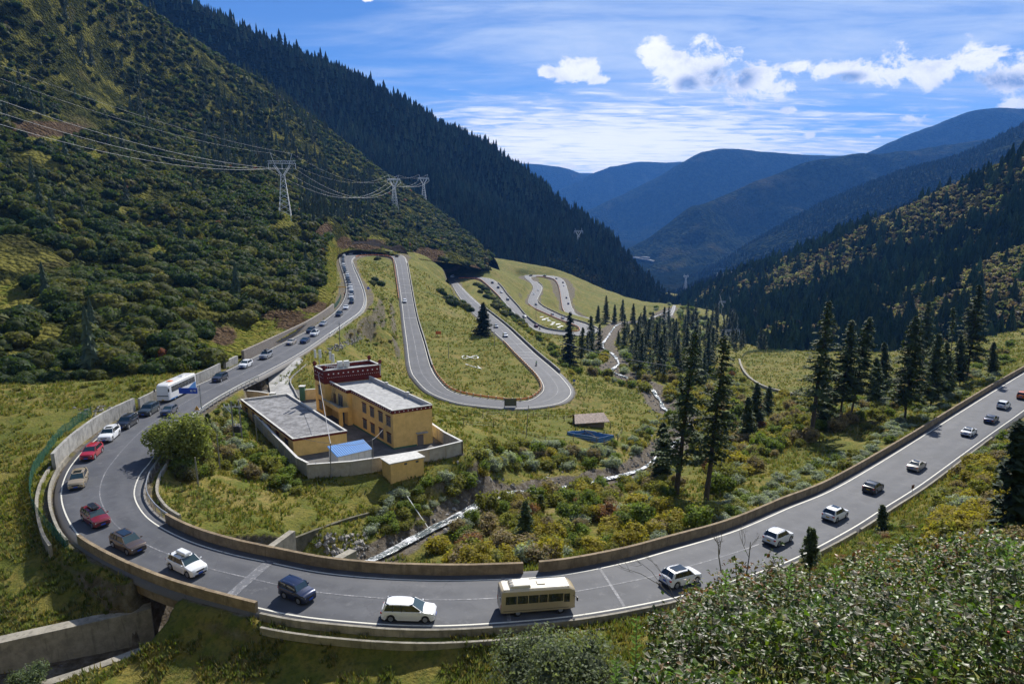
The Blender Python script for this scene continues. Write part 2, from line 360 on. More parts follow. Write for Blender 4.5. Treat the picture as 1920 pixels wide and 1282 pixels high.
# ------------------------------------------------------------------ roads: pairs of edge points read from the photograph with their depth below the eye
ST = [  # A side, B side, H
 ((2060,700),(1960,672),46.5),((1970,740),(1875,721),46),((1897,789),(1790,773),45.5),((1830,837),(1712,822),45),((1735,907),(1620,877),44.3),((1665,952),(1545,918),43),
 ((1594,997),(1470,948),42),((1481,1055),(1370,990),40.5),((1332,1106),(1240,1028),39),((1234,1131),(1165,1048),38.3),((1073,1159),(1040,1071),37.8),((900,1174),(895,1079),37.4),
 ((778,1177),(790,1079),37.2),((659,1170),(690,1074),37),((540,1156),(600,1064),37),((430,1130),(520,1048),37),((318,1098),(440,1031),37),((214,1053),(365,1008),37),((149,1013),(308,980),37),
 ((119,968),(278,955),37),((110,925),(264,925),37),((122,885),(272,893),37),((148,850),(290,868),37),((175,825),(305,845),37.1),((212,797),(325,818),37.3),((260,772),(350,793),37.6),
 ((320,742),(395,757),38),((390,712),(455,722),38.7),((434,690),(505,697),39.2),((511,652),(571,660),40),((575,620),(626,622),40.7),((605,602),(655,602),41),((631,581),(678,584),41),
 ((645,560),(685,566),41.2),((649,541),(682,546),41.2),((645,520),(673,522),41.2),((639,500),(664,502),41),((636,487),(661,489),41),((640,478.5),(665,483),41),((660,474.5),(676,480),41),
 ((700,473.5),(700,479),41),((738,475),(724,480),41.3),((757,481),(736,484.5),42),((763,493),(740,494),43),((768,520),(744,520),46),((775,561),(750,561),51),((783,600),(754,600),55),
 ((795,640),(759,641),57.5),((809,688),(765,690),59),((824,713),(778,714),59.5),((845,732),(803,737),60),((880,742),(850,755),60),((920,748),(905,763),60),((960,752),(965,767),60),
 ((990,750),(1018,763),60),((1008,741),(1058,754),60),((1018,728),(1075,735),60),((1010,708),(1060,711),60.2),((992,688),(1038,690),60.6),((966,662),(1007,664),61),((944,639),(980,639),61.5),
 ((919,617),(951,612),63),((895,595),(925,591),66),((874,574),(900,571),69),((856,549),(876,549),71),((845,530),(860,532),72),((836,521.5),(853,525),72.5),((843,518),(860,522),73),
 ((880,518),(880,522),73),((905,520),(897,523.5),73.3),((925,525),(906,528),74),((940,538),(921,541),75.5),((951,553),(936,556),77),((970,574),(951,574),80),((985,592),(968,592),82),
 ((1004,607),(985,605),84),((1021,616),(1004,619),85),((1045,621),(1035,626),86),((1065,622.5),(1065,628.5),86),((1082,622),(1098,628.5),86),((1088,619),(1118,623),86.3),((1085,614),(1120,617),87),
 ((1072,608),(1098,607),88),((1050,600),(1066,597),89.5),((1025,589),(1040,586),91.5),((1000,577),(1017,574),93.5),((990,566),(1008,563),94.5),((995,551),(1014,549),96),((1000,539),(1017,538),97),
 ((994,529),(1009,530),98),((984,521),(998,525),98.5),((984,516.5),(996,520),99),((1000,515.5),(1005,519),99),((1022,516),(1018,519.5),99.3),((1045,519),(1036,523),100),((1058,527),(1045,531),100.5),
 ((1064,542),(1050,547),102),((1069,564),(1053,567),103.5),((1075,580),(1058,584),105),((1092,591),(1075,597),107),((1120,600),(1112,604),109),((1165,603),(1165,607),112),((1215,602),(1220,606),115),
 ((1245,595),(1252,600),117),((1258,583),(1264,584),119),((1262,572),(1267,573),120)]
EA = catmull([P(*a, h) for a, b, h in ST], 10); EB = catmull([P(*b, h) for a, b, h in ST], 10)
CEN = (EA + EB) / 2; HW = np.linalg.norm(EA - EB, axis=1) / 2
def station(i): return i * 10          # index in EA / EB of the i-th pair
kd = KDTree(len(CEN))
_c = resample(np.hstack([CEN, HW[:, None]]), 1.0)
kd = KDTree(len(_c))
for i, q in enumerate(_c): kd.insert((q[0], q[1], 0), i)
kd.balance()

# ------------------------------------------------------------------ river and canal beds
RIV = catmull([P(*q) for q in [(590,1088,46.0),(650,1066,46.1),(705,1042,46.3),(760,1016,46.5),(815,988,46.8),(862,962,47.3),(905,938,48.2),(960,922,49.8),(1010,918,51.2),(1080,905,52.8),(1150,892,54.4),(1205,875,55.7),(1235,856,56.5),(1262,832,57.5),(1296,802,59),
      (1275,780,61),(1247,764,62.5),(1232,740,64.5),(1212,722,66.5),(1172,705,69.5),(1148,694,72),(1160,680,75),(1150,664,79),(1130,648,83),(1140,630,88),(1150,615,94),(1165,606,100),(1210,600,108),(1262,578,120)]], 6)
RIV_W = np.interp(np.arange(len(RIV)), [0, 20, 60, 90, 170], [2.2, 2.4, 3.2, 4.2, 6.5])
_cf = [P(*q) for q in [(-420,1300,40.6),(-200,1246,40.6),(0,1200,40.6),(194,1157,40.6),(283,1136,40.6)]]; _cnr = [P(*q) for q in [(-420,1420,41.2),(-160,1360,41.2),(83,1281,41.0),(161,1256,41.0),(298,1205,40.8)]]
CANAL = catmull([np.array([*((a + b) / 2)[:2], CAMZ - h]) for a, b, h in zip(_cf, _cnr, (43.2, 43.4, 43.6, 43.9, 44.2))] + [P(400, 1120, 44.2), P(500, 1070, 43.8), P(585, 1056, 44.6)], 8)
CAN_W = np.interp(np.arange(len(CANAL)), np.arange(8) * 8, [np.linalg.norm((a - b)[:2]) / 2 for a, b in zip(_cf, _cnr)] + [2.6, 2.6, 2.6]); CANAL = np.hstack([CANAL, CAN_W[:, None]])

# ------------------------------------------------------------------ terrain: a smooth surface through control points
CP = [ # px, py, H
 # meadow left of the curve
 (-500,760,37),(-300,800,37.5),(-200,1000,38),(0,725,36.2),(0,800,37.2),(20,900,37.7),(0,1000,38.3),(60,1060,38.8),(150,1100,39.3),(30,1150,40.3),(-150,1160,40.5),(120,760,37.2),(200,728,36.6),(60,870,37.6),(250,1130,39.8),
 (300,712,36.8),(-400,1000,38.5),
 # below the canal, bottom edge
 (160,1275,40.8),(300,1225,40.0),(430,1185,38.6),(560,1195,38.0),(700,1212,38.0),(850,1218,38.0),(1000,1208,38.1),(620,1250,38.9),(850,1260,38.9),(560,1282,39.6),(800,1300,39),(300,1300,41),(-200,1300,41.5),(90,1300,41.2),(1000,1290,37.5),
 # inside the loop
 (330,930,38.6),(380,960,39.2),(340,1000,38.2),(420,900,40),(400,1000,39.4),(500,960,41.5),(450,850,41.2),(400,800,40.4),(400,870,40.4),(500,900,42),(520,1010,41.2),(560,900,42.6),(600,960,43),(700,930,43.8),(620,1000,43.2),
 (850,905,44.2),(800,940,44.8),(760,960,44.8),(700,985,45.0),(880,880,45.0),(930,860,46.8),(930,820,48.4),(1000,840,51.6),(1000,800,53.2),(900,790,50.5),(1100,820,54.5),(1060,860,53),(1150,850,55.2),(1190,830,56.6),(1100,780,57.5),(1180,780,60),
 (1000,775,57.5),(1150,740,63.5),(1090,760,61.2),(960,782,56),(860,770,53),(830,760,54),(1200,760,61.5),(900,905,46.6),(960,890,50),(1040,885,52.7),
 # grass between left road and right leg
 (541,680,40.1),(510,700,40.7),(505,720,41.5),(590,690,41.8),(610,705,43.5),(560,700,41.2),(585,718,42),(572,728,42.1),(480,712,40.2),(470,726,40.8),(495,731,41.5),(610,665,42.3),(640,640,45),(431,745,41.0),(700,650,52),(740,700,55),(690,600,47.5),(720,560,47),(700,530,44),(700,500,42),(740,620,54),(740,580,50.5),(720,660,54),(660,620,47.2),(440,770,40.9),(460,718,39.6),(790,740,57),
 (690,640,50.5),
 # grass right of right leg
 (800,560,53),(780,520,49),(800,500,50),(830,600,58),(860,640,59.8),(900,700,60.4),(950,730,60.2),(850,700,59.6),(880,620,61.5),(830,560,60),(860,600,62),(960,700,60.4),(820,530,62),(790,490,46),
 # between legs further down
 (900,545,72.3),(930,570,72.2),(960,610,71.5),(990,640,70.5),(1030,665,71),(1060,690,70),(1080,710,65.5),(1120,720,66),(1060,640,80),(1000,630,75),(1100,650,79.5),(1000,600,86),(1040,612,87),(960,560,82),(975,548,92),(880,530,72.8),
 (1030,560,96),(1035,540,98.3),(1045,580,93.8),(1030,525,99),(1080,560,107),(1110,580,110),(1150,570,116),(1100,545,112),(1200,590,117),(1140,600,113),(1180,630,96),(1220,640,92),
 (1085,535,106),
 # valley floor and right bank of the river
 (900,1010,46.4),(1000,1000,46.0),(1100,1000,45.6),(1200,980,45),(1100,950,48.4),(1200,930,50),(1260,900,53),(1300,870,55),(1320,930,48.5),(1400,930,46),(1350,900,49),(1400,860,52),(1450,900,46.4),(1520,860,47.5),(1600,830,48.2),(1650,810,48.2),(1720,780,48.2),(1000,960,48.0),
 (1800,740,48.6),(1880,700,48.8),(1960,655,49),(1500,820,51.5),(1400,800,58),(1350,780,62),(1330,740,68),(1280,720,69),(1300,680,78),(1250,680,77),(1240,650,84),(1560,780,54),(1660,750,54),(1760,715,54),(1850,680,54),
 (1030,1040,44),(900,1040,45.2),(1150,1020,42.6),(1300,975,43),(1500,900,45),(820,1050,45.4),(1620,850,46.6),
 (1400,700,84),(1490,742,76),(1440,685,88),(1550,700,84),(1550,665,92),(1640,690,80),(1420,665,96),(1700,670,78),(1800,640,78),(1350,690,82),(1900,620,76),(2000,600,76),(1380,640,103),(1340,640,100),(1300,610,108),(1500,660,96),
 # bank on the near side of the road, right
 (1800,905,38.5),(1880,860,39.5),(1950,820,40),(1720,960,38),(1640,1010,36.5),(1560,1060,34),(1480,1100,32),(1380,1160,33),(1250,1190,36),(1150,1215,37.5),(2050,780,42),
 # under the road, outside
 (1270,575,121),(1300,590,114)]
CPZ = [ # px, py, distance
 (0,735,155),(200,728,165),(-300,745,160),(0,760,210),(200,745,210),(-400,790,210),(320,722,200),(420,690,230),(100,760,280),(500,655,300),(600,560,400),(-300,800,320),(560,640,260),(1750,660,460),(1900,640,420),(2100,640,400),(1600,680,520),(1450,680,560),(2300,700,360),
 (-700,700,130),(-300,720,128),(500,620,205),(560,590,235),(610,560,290),(615,500,380),(660,466,500),(700,465,505),(760,470,500),(800,480,560),(860,510,640),(920,500,680),(960,515,760),(980,505,900),(1040,505,930),(1090,525,960),(1150,552,1000),(1230,575,1050),
 (1850,960,60),(1900,940,62),(1950,1000,42),(1800,1020,46),(1700,1110,36),(1600,1180,26),(1500,1250,20),(1400,1280,20),(1900,1150,22),(2000,1170,18),(1200,1300,30),(1300,1275,26),(1900,1270,9),(1700,1280,11),(1500,1290,15),(2300,1100,20),(2400,800,60),(2300,700,120),(2300,650,260)]
# the eye stands on a steep hillside
CPW = [(0,0,CAMZ-1.7),(-30,0,88),(-60,10,74),(-12,14,86),(0,22,80),(12,10,90),(-60,40,64),(-25,38,66),(0,40,68),(15,30,74),(-120,40,60),(-200,60,62),(30,12,92),(60,30,90),(90,60,72),(130,90,60)]
def all_controls():
    C = [P(*c) for c in CP] + [PZ(*c) for c in CPZ] + [np.array(c, float) for c in CPW]
    for i in range(0, len(ST)):
        C += [EA[station(i)], EB[station(i)]]
        if i % 2 == 0: pass
    for i in range(0, len(RIV), 6): C.append(RIV[i] + np.array([0, 0, -0.2]))
    return np.array(C)
_C = all_controls()
def q_of(x, y):
    yy = np.maximum(y + 25.0, 6.0); return np.stack([x / yy * 1.15, np.log(yy)], 1)
_Q = q_of(_C[:, 0], _C[:, 1]); _K = np.linalg.norm(_Q[:, None] - _Q[None], axis=2)
def _phi(r): return r * r * np.log(r + 1e-9)
_A = _phi(_K) + np.eye(len(_Q)) * 2e-4; _Pm = np.hstack([np.ones((len(_Q), 1)), _Q])
_S = np.block([[_A, _Pm], [_Pm.T, np.zeros((3, 3))]])
_w = np.linalg.solve(_S, np.r_[_C[:, 2], 0, 0, 0])
def tps(x, y):
    out = np.empty(len(x)); q = q_of(x, y)
    for i in range(0, len(x), 20000):
        qq = q[i:i + 20000]; d = np.linalg.norm(qq[:, None] - _Q[None], axis=2)
        out[i:i + 20000] = _phi(d) @ _w[:-3] + _w[-3] + qq @ _w[-2:]
    return out
# level pad of the walled yard
YH = 42.4                             # depth of the yard below the eye
def yard_pt(px, py): return P(px, py, YH)
PAD = np.array([yard_pt(*q)[:2] for q in [(436,736),(600,893),(868,852),(745,735),(610,735),(520,728)]])
def pad_dist(x, y):
    """signed distance (negative inside) to the pad polygon"""
    d = np.full(len(x), 1e9); ins = np.zeros(len(x), bool); n = len(PAD)
    for i in range(n):
        a, b = PAD[i], PAD[(i + 1) % n]; e = b - a; w = np.stack([x - a[0], y - a[1]], 1)
        t = np.clip((w @ e) / (e @ e), 0, 1); d = np.minimum(d, np.hypot(w[:, 0] - t * e[0], w[:, 1] - t * e[1]))
        c = ((a[1] > y) != (b[1] > y)) & (x < (b[0] - a[0]) * (y - a[1]) / (b[1] - a[1] + 1e-12) + a[0]); ins ^= c
    return np.where(ins, -d, d)
def sst(a, b, v):
    t = np.clip((v - a) / (b - a), 0, 1); return t * t * (3 - 2 * t)
def make_kd(line):
    k = KDTree(len(line))
    for i, q in enumerate(line): k.insert((q[0], q[1], 0), i)
    k.balance(); return k
_rv = resample(np.hstack([RIV, RIV_W[:, None]]), 1.0); kdr = make_kd(_rv)
_cn = resample(CANAL, 1.0); kdc = make_kd(_cn)
_dl = catmull([P(*p) for p in [(536, 674, 39.8), (520, 687, 40.1), (505, 701, 40.7), (504, 718, 41.5), (507, 736, 42.2), (508, 748, 42.35)]], 6); _dr = catmull([P(*p) for p in [(570, 670, 40.1), (580, 680, 40.6), (566, 694, 41.1), (545, 715, 41.8), (553, 736, 42.25), (560, 750, 42.35)]], 6)
_dw = resample(np.hstack([(_dl + _dr) / 2, np.linalg.norm((_dl - _dr)[:, :2], axis=1)[:, None] / 2]), 0.7); kdd = make_kd(_dw)
def near(k, line, x, y, lim):
    D = np.full(len(x), 1e9); I = np.zeros(len(x), int)
    x0, y0 = line[:, 0].min() - lim, line[:, 1].min() - lim; x1, y1 = line[:, 0].max() + lim, line[:, 1].max() + lim
    for j in np.nonzero((x > x0) & (x < x1) & (y > y0) & (y < y1))[0]:
        _, i, d = k.find((x[j], y[j], 0)); D[j] = d; I[j] = i
    return D, I
def ground_z(x, y, full=False):
    x = np.atleast_1d(np.asarray(x, float)); y = np.atleast_1d(np.asarray(y, float))
    z = tps(x, y); rough = np.clip(y / 300, 0.25, 1.6)
    z = z + fbm2(x / 14, y / 14, 3, 3) * 0.7 * rough + fbm2(x / 3.1, y / 3.1, 3, 5) * 0.22
    dirt = np.zeros(len(x))
    # river
    D, I = near(kdr, _rv, x, y, 40); w = _rv[I, 3]
    k = sst(w * 1.7 + 2.2, w * 0.8, D); z = z * (1 - k) + (_rv[I, 2] + 0.5 - 1.1 * sst(w * 1.3, w * 0.4, D)) * k
    k2 = sst(w * 1.35 + 1.2, w * .7 + 0.3, D + fbm2(x / 4, y / 4, 2, 8) * 1.6); dirt = np.maximum(dirt, k2 * 0.9)
    # canal left of and under the bridge
    D, I = near(kdc, _cn, x, y, 30); cw = _cn[I, 3]; kc = sst(cw + 0.35, cw - 0.35, D)
    z = z * (1 - kc) + np.minimum(z, _cn[I, 2]) * kc; dirt = np.maximum(dirt, kc)
    # road bed
    D, I = near(kd, _c, x, y, 60); s = D - _c[I, 3]; rz = _c[I, 2] - 0.30
    bridge = (np.abs(x - CANB[0]) < 5.5) & (np.abs(y - CANB[1]) < 9) if False else np.zeros(len(x), bool)
    lim = np.clip(y / 60, 1.8, 7)
    k = sst(lim + 0.9, 0.9, s); k = k * (1 - kc)
    z = z * (1 - k) + rz * k
    dirt = np.maximum(dirt, sst(1.6, 0.4, s) * 0.6)
    # yard
    Dd, Id = near(kdd, _dw, x, y, 25); kq = sst(1.6, 0.2, Dd - _dw[Id, 3]); z = z * (1 - kq) + (_dw[Id, 2] - 0.12) * kq
    pd = pad_dist(x, y); k = sst(7.0, 0.3, pd); k = np.where(pd > 0, k * sst(0.5, 8.0, s) * (1 - kq), k); z = z * (1 - k) + (CAMZ - YH - 0.04) * k; dirt = np.maximum(dirt, sst(0.8, 0.0, pd))
    return (z, dirt) if full else z
def build_terrain():
    nu, ny = 620, 760
    ys = np.r_[np.linspace(-30, 28, 30), np.geomspace(30, 1400, ny - 30)]
    us = np.linspace(-1, 1, nu); us = us * 0.75 + us ** 3 * 0.25
    Y, U = np.meshgrid(ys, us, indexing='ij'); X = U * 1.25 * (Y + 60 * np.exp(-np.maximum(Y, 0) / 40) + 20)
    x = X.ravel(); y = Y.ravel(); z, dirt = ground_z(x, y, True)
    idx = np.arange(nu * ny).reshape(ny, nu)
    F = np.stack([idx[:-1, :-1], idx[:-1, 1:], idx[1:, 1:], idx[1:, :-1]], -1).reshape(-1, 4)
    me = mesh_np('ground', np.stack([x, y, z], 1), F, True, {'dirt': dirt})
    o = link('ground', me, M_GROUND); tag(o, kind='structure'); return o
GROUND = build_terrain()

def build_road():
    n = len(CEN); m = 9; t = np.linspace(0, 1, m)
    V = []; L = []
    ext = 0.5
    d = (EB - EA); u = d / np.linalg.norm(d, axis=1)[:, None]
    a = EA - u * ext; b = EB + u * ext
    for k in range(m):
        V.append(a * (1 - t[k]) + b * t[k] + np.array([0, 0, 0.06 * math.sin(t[k] * math.pi)])); L.append(np.full(n, t[k]))
    # shoulders fold down into the ground
    V = [V[0] + np.array([0, 0, -0.7]) - u * 0.25] + V + [V[-1] + np.array([0, 0, -0.7]) + u * 0.25]; L = [L[0]] + L + [L[-1]]; m += 2
    V = np.stack(V, 1).reshape(-1, 3); L = np.stack(L, 1).ravel(); idx = np.arange(n * m).reshape(n, m)
    F = np.stack([idx[:-1, :-1], idx[:-1, 1:], idx[1:, 1:], idx[1:, :-1]], -1).reshape(-1, 4)
    o = link('road', mesh_np('road', V, F[:, ::-1], True, {'lane': L}), M_ASPH); tag(o, kind='structure')
    # markings: thin sheets 6 mm above
    def strip(t0, off0, off1, i0, i1, dash=None):
        """t0: 0 A edge, 1 B edge; offsets in metres inwards"""
        i = np.arange(i0, i1); s = u[i] if t0 == 0 else -u[i]; e = EA[i] if t0 == 0 else EB[i]
        if t0 == 0.5: s = u[i]; e = CEN[i]
        def zz(p, q):
            w = np.linalg.norm(q - EA[i] + 0, axis=1) / (2 * HW[i]); return 0.06 * np.sin(np.clip(w, 0, 1) * math.pi)
        p = e + s * off0; q = e + s * off1; p[:, 2] += zz(p, p) + 0.02; q[:, 2] += zz(q, q) + 0.02
        return p, q
    V = []; F = []; c = 0
    for t0 in (0, 1):
        p, q = strip(t0, 0.25 if t0 == 0 else 0.75, 0.43 if t0 == 0 else 0.93, 0, len(CEN)); V += [np.stack([p, q], 1).reshape(-1, 3)]
        k = np.arange(len(p) - 1) * 2 + c; F.append(np.stack([k, k + 1, k + 3, k + 2], 1)); c += len(p) * 2
    lo = link('road_markings', mesh_np('road_markings', np.vstack(V), np.vstack(F)), M_LINE); tag(lo, kind='structure')
    V = []; F = []; c = 0
    p, q = strip(0.5, -0.08, 0.08, station(7), station(99)); V.append(np.stack([p, q], 1).reshape(-1, 3))
    k = np.arange(len(p) - 1) * 2; F.append(np.stack([k, k + 1, k + 3, k + 2], 1)); c = len(p) * 2
    # faded transverse rumble bands
    C = resample(np.hstack([CEN, EA, EB]), 1.0); seg = []
    def band(px, py, h, w=0.8):
        nonlocal c
        g = P(px, py, h); j = np.argmin(np.hypot(C[:, 0] - g[0], C[:, 1] - g[1])); j2 = min(j + 1, len(C) - 1)
        dd = C[j2, :3] - C[j, :3]; dd = dd / np.linalg.norm(dd) * w / 2; A, B = C[j, 3:6], C[j, 6:9]
        nseg = 5
        for s0 in range(nseg):
            a0 = A + (B - A) * (0.06 + 0.88 * s0 / nseg); b0 = A + (B - A) * (0.06 + 0.88 * (s0 + 1) / nseg)
            hz = [0.06 * math.sin(math.pi * (0.06 + 0.88 * (s0 + q_) / nseg)) + 0.022 for q_ in (0, 1)]
            V.append(np.array([a0 - dd + [0, 0, hz[0]], b0 - dd + [0, 0, hz[1]], b0 + dd + [0, 0, hz[1]], a0 + dd + [0, 0, hz[0]]])); F.append(np.array([[c, c + 1, c + 2, c + 3]])); c += 4
    for px, py, h in [(765, 571, 52), (768, 596, 54.6), (762, 549, 49.5), (757, 533, 47.5), (755, 523, 46.3), (752, 512, 45),
                      (968, 645, 61.4), (980, 660, 61), (984, 666, 60.9), (989, 672, 60.8), (938, 615, 63), (928, 603, 65), (885, 560, 70), (890, 568, 69.5), (866, 549, 71),
                      (652, 512, 41.1), (655, 519, 41.2), (660, 533, 41.2), (651, 503, 41.1), (650, 497, 41), (1052, 540, 101.5), (1060, 558, 103), (1062, 567, 103.5), (960, 583, 81), (945, 565, 79), (1000, 562, 95)]:
        band(px, py, h)
    for px, py, h, w_ in [(466, 1092, 37, 1.1), (955, 1120, 37.4, .35), (1140, 1090, 38, .3)]: band(px, py, h, w_)
    l2 = link('faded_road_markings', mesh_np('faded_road_markings', np.vstack(V), np.vstack(F)), M_LINE2); tag(l2, kind='structure')
build_road()

# ------------------------------------------------------------------ hills: lofts through rows of (px, py, distance)
HILLS = {}
OPEN = [(480,640,85,34),(560,600,55,20),(430,655,40,26),(610,560,24,34),(620,500,12,50),(300,468,20,12),(175,290,18,9),(470,545,16,10),(20,560,60,26),(110,640,30,12),(535,412,14,14),(90,262,50,8),(650,480,14,12),(700,452,20,8),(260,575,14,8),(360,610,16,8)]
BARE = [(80,242,75,13),(530,590,40,9),(605,430,16,12),(420,630,20,16),(560,608,40,10),(690,458,30,9),(645,455,12,10),(800,478,30,14),(590,575,22,10),(880,503,18,6)]
def loft(name, rows, m, nu, nv, amp, nscale, seed=0, ridged=False, back=True, edge_keep=0.35):
    G = np.array([[PZ(*c) for c in r] for r in rows])            # rows x cols x 3
    if back:
        top = G[-1]; b = top.copy(); out = top - G[-2]; out[:, 2] = 0; l = np.linalg.norm(out[:, :2], axis=1)[:, None] + 1e-6
        out = out / l; b = top + out * (np.abs(top[:, 2:3] - G[0][:, 2:3]) * 1.3 + 50); b[:, 2] = G[0][:, 2] - 30; G = np.concatenate([G, b[None]], 0)
    g = np.array([catmull(r, nu) for r in G]); cols = g.shape[1]
    g = np.array([catmull(g[:, j], nv) for j in range(cols)]).transpose(1, 0, 2)
    nr, nc = g.shape[:2]; 
    # displace
    x, y = g[..., 0], g[..., 1]
    d = fbm2(x / nscale, y / nscale, 5, seed, ridged)
    v = np.linspace(0, 1, nr)[:, None]; vr = (nr - 1 - (nv if back else 0)) / (nr - 1)
    k = np.clip(np.abs(v - vr) / (0.12 if edge_keep > .2 else 0.3), edge_keep, 1) * np.clip(v / 0.08, 0.2, 1)
    g = g.copy(); g[..., 2] += d * amp * k
    idx = np.arange(nr * nc).reshape(nr, nc)
    F = np.stack([idx[:-1, :-1], idx[:-1, 1:], idx[1:, 1:], idx[1:, :-1]], -1).reshape(-1, 4)
    att = None
    if name == 'hillside':
        Q = g.reshape(-1, 3) - [0, 0, CAMZ]; cz, sz = math.cos(R(PITCH)), math.sin(R(PITCH)); dep = np.maximum(Q[:, 1] * cz - Q[:, 2] * sz, 1); X = 960 + 1280 * Q[:, 0] / dep; Y = 641 - 1280 * (Q[:, 1] * sz + Q[:, 2] * cz) / dep
        f = lambda L: np.max([np.clip(1.6 - np.sqrt(((X - a) / c) ** 2 + ((Y - b) / d) ** 2), 0, 1) for a, b, c, d in L], axis=0)
        att = {'open': f(OPEN), 'bare': f(BARE)}
    o = link(name, mesh_np(name, g.reshape(-1, 3), F, True, att), m); tag(o, kind='structure')
    HILLS[name] = (g, (len(rows) - 1) * nv)
    return o
loft('hillside', [
 [(-900,900,95),(-420,760,112),(0,728,136),(300,706,146),(410,684,160),(575,610,214),(628,540,300),(645,472,495),(760,480,515),(925,508,680)],
 [(-900,560,170),(-420,560,190),(0,560,200),(250,560,220),(400,540,250),(540,500,320),(600,470,400),(668,440,560),(790,468,600),(915,500,712)],
 [(-900,300,260),(-420,300,290),(0,350,310),(200,400,330),(370,400,390),(520,402,427),(592,415,475),(690,420,640),(805,452,740),(910,490,730)],
 [(-900,0,340),(-420,0,390),(0,120,460),(200,200,540),(350,250,600),(500,300,660),(605,350,720),(705,375,780),(815,425,860),(915,484,765)],
 [(-900,-500,400),(-420,-350,480),(0,-150,560),(230,-5,700),(400,112,800),(540,195,900),(690,305,960),(760,353,975),(832,402,960),(928,486,790)]], M_HILLA, 26, 34, 9, 26, 2)
loft('forest_hill', [
 [(0,500,1000),(300,520,1000),(600,530,980),(800,530,960),(960,528,960),(1090,545,990),(1180,572,1030),(1240,590,1060),(1290,592,1150)],
 [(60,250,1050),(320,300,1060),(600,350,1080),(800,400,1100),(960,450,1120),(1080,480,1120),(1160,525,1120),(1225,560,1130),(1275,580,1190)],
 [(100,100,1150),(330,150,1180),(620,230,1260),(780,300,1300),(930,380,1330),(1050,430,1280),(1140,495,1240),(1210,540,1210),(1268,572,1230)],
 [(150,-80,1200),(270,2,1250),(480,100,1350),(620,150,1420),(760,222,1480),(900,282,1500),(1000,355,1440),(1110,435,1360),(1262,562,1280)]], M_HILLC, 24, 24, 22, 90, 5)
loft('right_hill', [
 [(1262,578,1150),(1300,606,900),(1345,650,610),(1400,680,470),(1550,690,430),(1700,680,390),(1900,670,340),(2300,680,290),(2700,760,230)],
 [(1262,570,1200),(1330,570,1000),(1400,590,760),(1480,600,620),(1600,580,560),(1750,560,500),(1930,530,430),(2300,480,370),(2700,480,300)],
 [(1268,565,1260),(1370,530,1050),(1460,520,900),(1560,510,800),(1690,490,720),(1830,450,640),(2000,400,560),(2300,330,480),(2700,300,400)],
 [(1275,560,1300),(1430,505,1120),(1520,470,1040),(1600,435,960),(1705,390,900),(1815,342,840),(1935,285,780),(2300,110,660),(2700,-60,560)]], M_HILLR, 24, 24, 8, 40, 9)
# ------------------------------------------------------------------ the far valley
def far(name, rows, amp, ns, seed, m=None): loft(name, rows, m or M_FAR, 20, 26, amp, ns, seed, True, True, 0.15)
far('near_ridge', [[(1150,600,1700),(1262,600,1500),(1350,600,1400),(1500,580,1300),(1700,560,1200),(1900,520,1100),(2400,400,950)],
  [(1200,575,1850),(1290,560,1750),(1400,535,1700),(1540,480,1650),(1720,420,1550),(1900,360,1450),(2400,180,1250)],
  [(1240,560,2000),(1330,525,2000),(1450,490,1950),(1600,430,1900),(1760,368,1850),(1930,305,1800),(2400,80,1600)]], 14, 160, 21)
far('middle_ridge', [[(1180,600,2300),(1300,600,2200),(1450,600,2100),(1600,560,2000),(1800,500,1900),(2000,430,1800),(2400,300,1600)],
  [(1210,560,2600),(1320,540,2600),(1460,490,2550),(1620,420,2500),(1800,350,2400),(1960,300,2300),(2400,150,2100)],
  [(1230,548,2900),(1357,490,3000),(1431,445,3000),(1538,387,3000),(1644,343,3000),(1771,303,2900),(1925,230,2800),(2400,60,2600)][:7]], 60, 380, 33)
far('valley_spur', [[(1000,600,2600),(1100,600,2700),(1250,600,2700),(1400,600,2900),(1600,600,3200),(1900,560,3400),(2300,500,3600)],
  [(1060,520,3300),(1150,510,3500),(1280,460,3600),(1400,430,3900),(1560,380,4200),(1800,350,4300),(2300,300,4400)],
  [(1100,490,3700),(1190,464,3900),(1290,405,4100),(1400,350,4400),(1538,312,4700),(1680,300,4900),(2300,200,5000)]], 150, 700, 44)
far('big_mountain', [[(1100,560,5000),(1300,560,5200),(1500,560,5400),(1700,560,5600),(1900,560,5800),(2300,560,6000)],
  [(1300,460,6200),(1450,410,6400),(1580,380,6500),(1720,340,6600),(1880,300,6700),(2300,250,6800)],
  [(1480,395,7000),(1600,330,7200),(1690,280,7400),(1760,252,7500),(1905,218,7600),(2300,230,7800)]], 190, 1100, 51)
far('peaked_ridge', [[(900,560,5200),(1000,560,5300),(1150,560,5400),(1300,560,5600),(1500,560,5800),(1800,500,6000)],
  [(960,480,6200),(1060,450,6300),(1180,430,6400),(1290,390,6600),(1480,380,6800),(1800,360,7000)],
  [(1000,440,6800),(1100,400,7000),(1230,340,7200),(1352,293,7400),(1500,303,7600),(1760,298,7800)]], 230, 1100, 62)
far('rounded_ridge', [[(850,560,7600),(1000,560,7800),(1150,560,8000),(1300,520,8200),(1500,520,8400)],
  [(940,430,8600),(1030,400,8800),(1130,380,9000),(1250,370,9200),(1500,370,9400)],
  [(1000,400,9000),(1120,356,9400),(1200,322,9700),(1270,313,10000),(1500,330,10200)]], 230, 1400, 73)
far('left_far_ridge', [[(600,560,8800),(850,540,8800),(1000,520,8900),(1150,520,9000),(1300,500,9100)],
  [(700,400,9400),(900,390,9500),(1020,370,9600),(1110,380,9700),(1280,400,9800)],
  [(700,300,9900),(900,312,10100),(1050,321,10300),(1120,342,10400),(1280,370,10500)]], 120, 1500, 84)
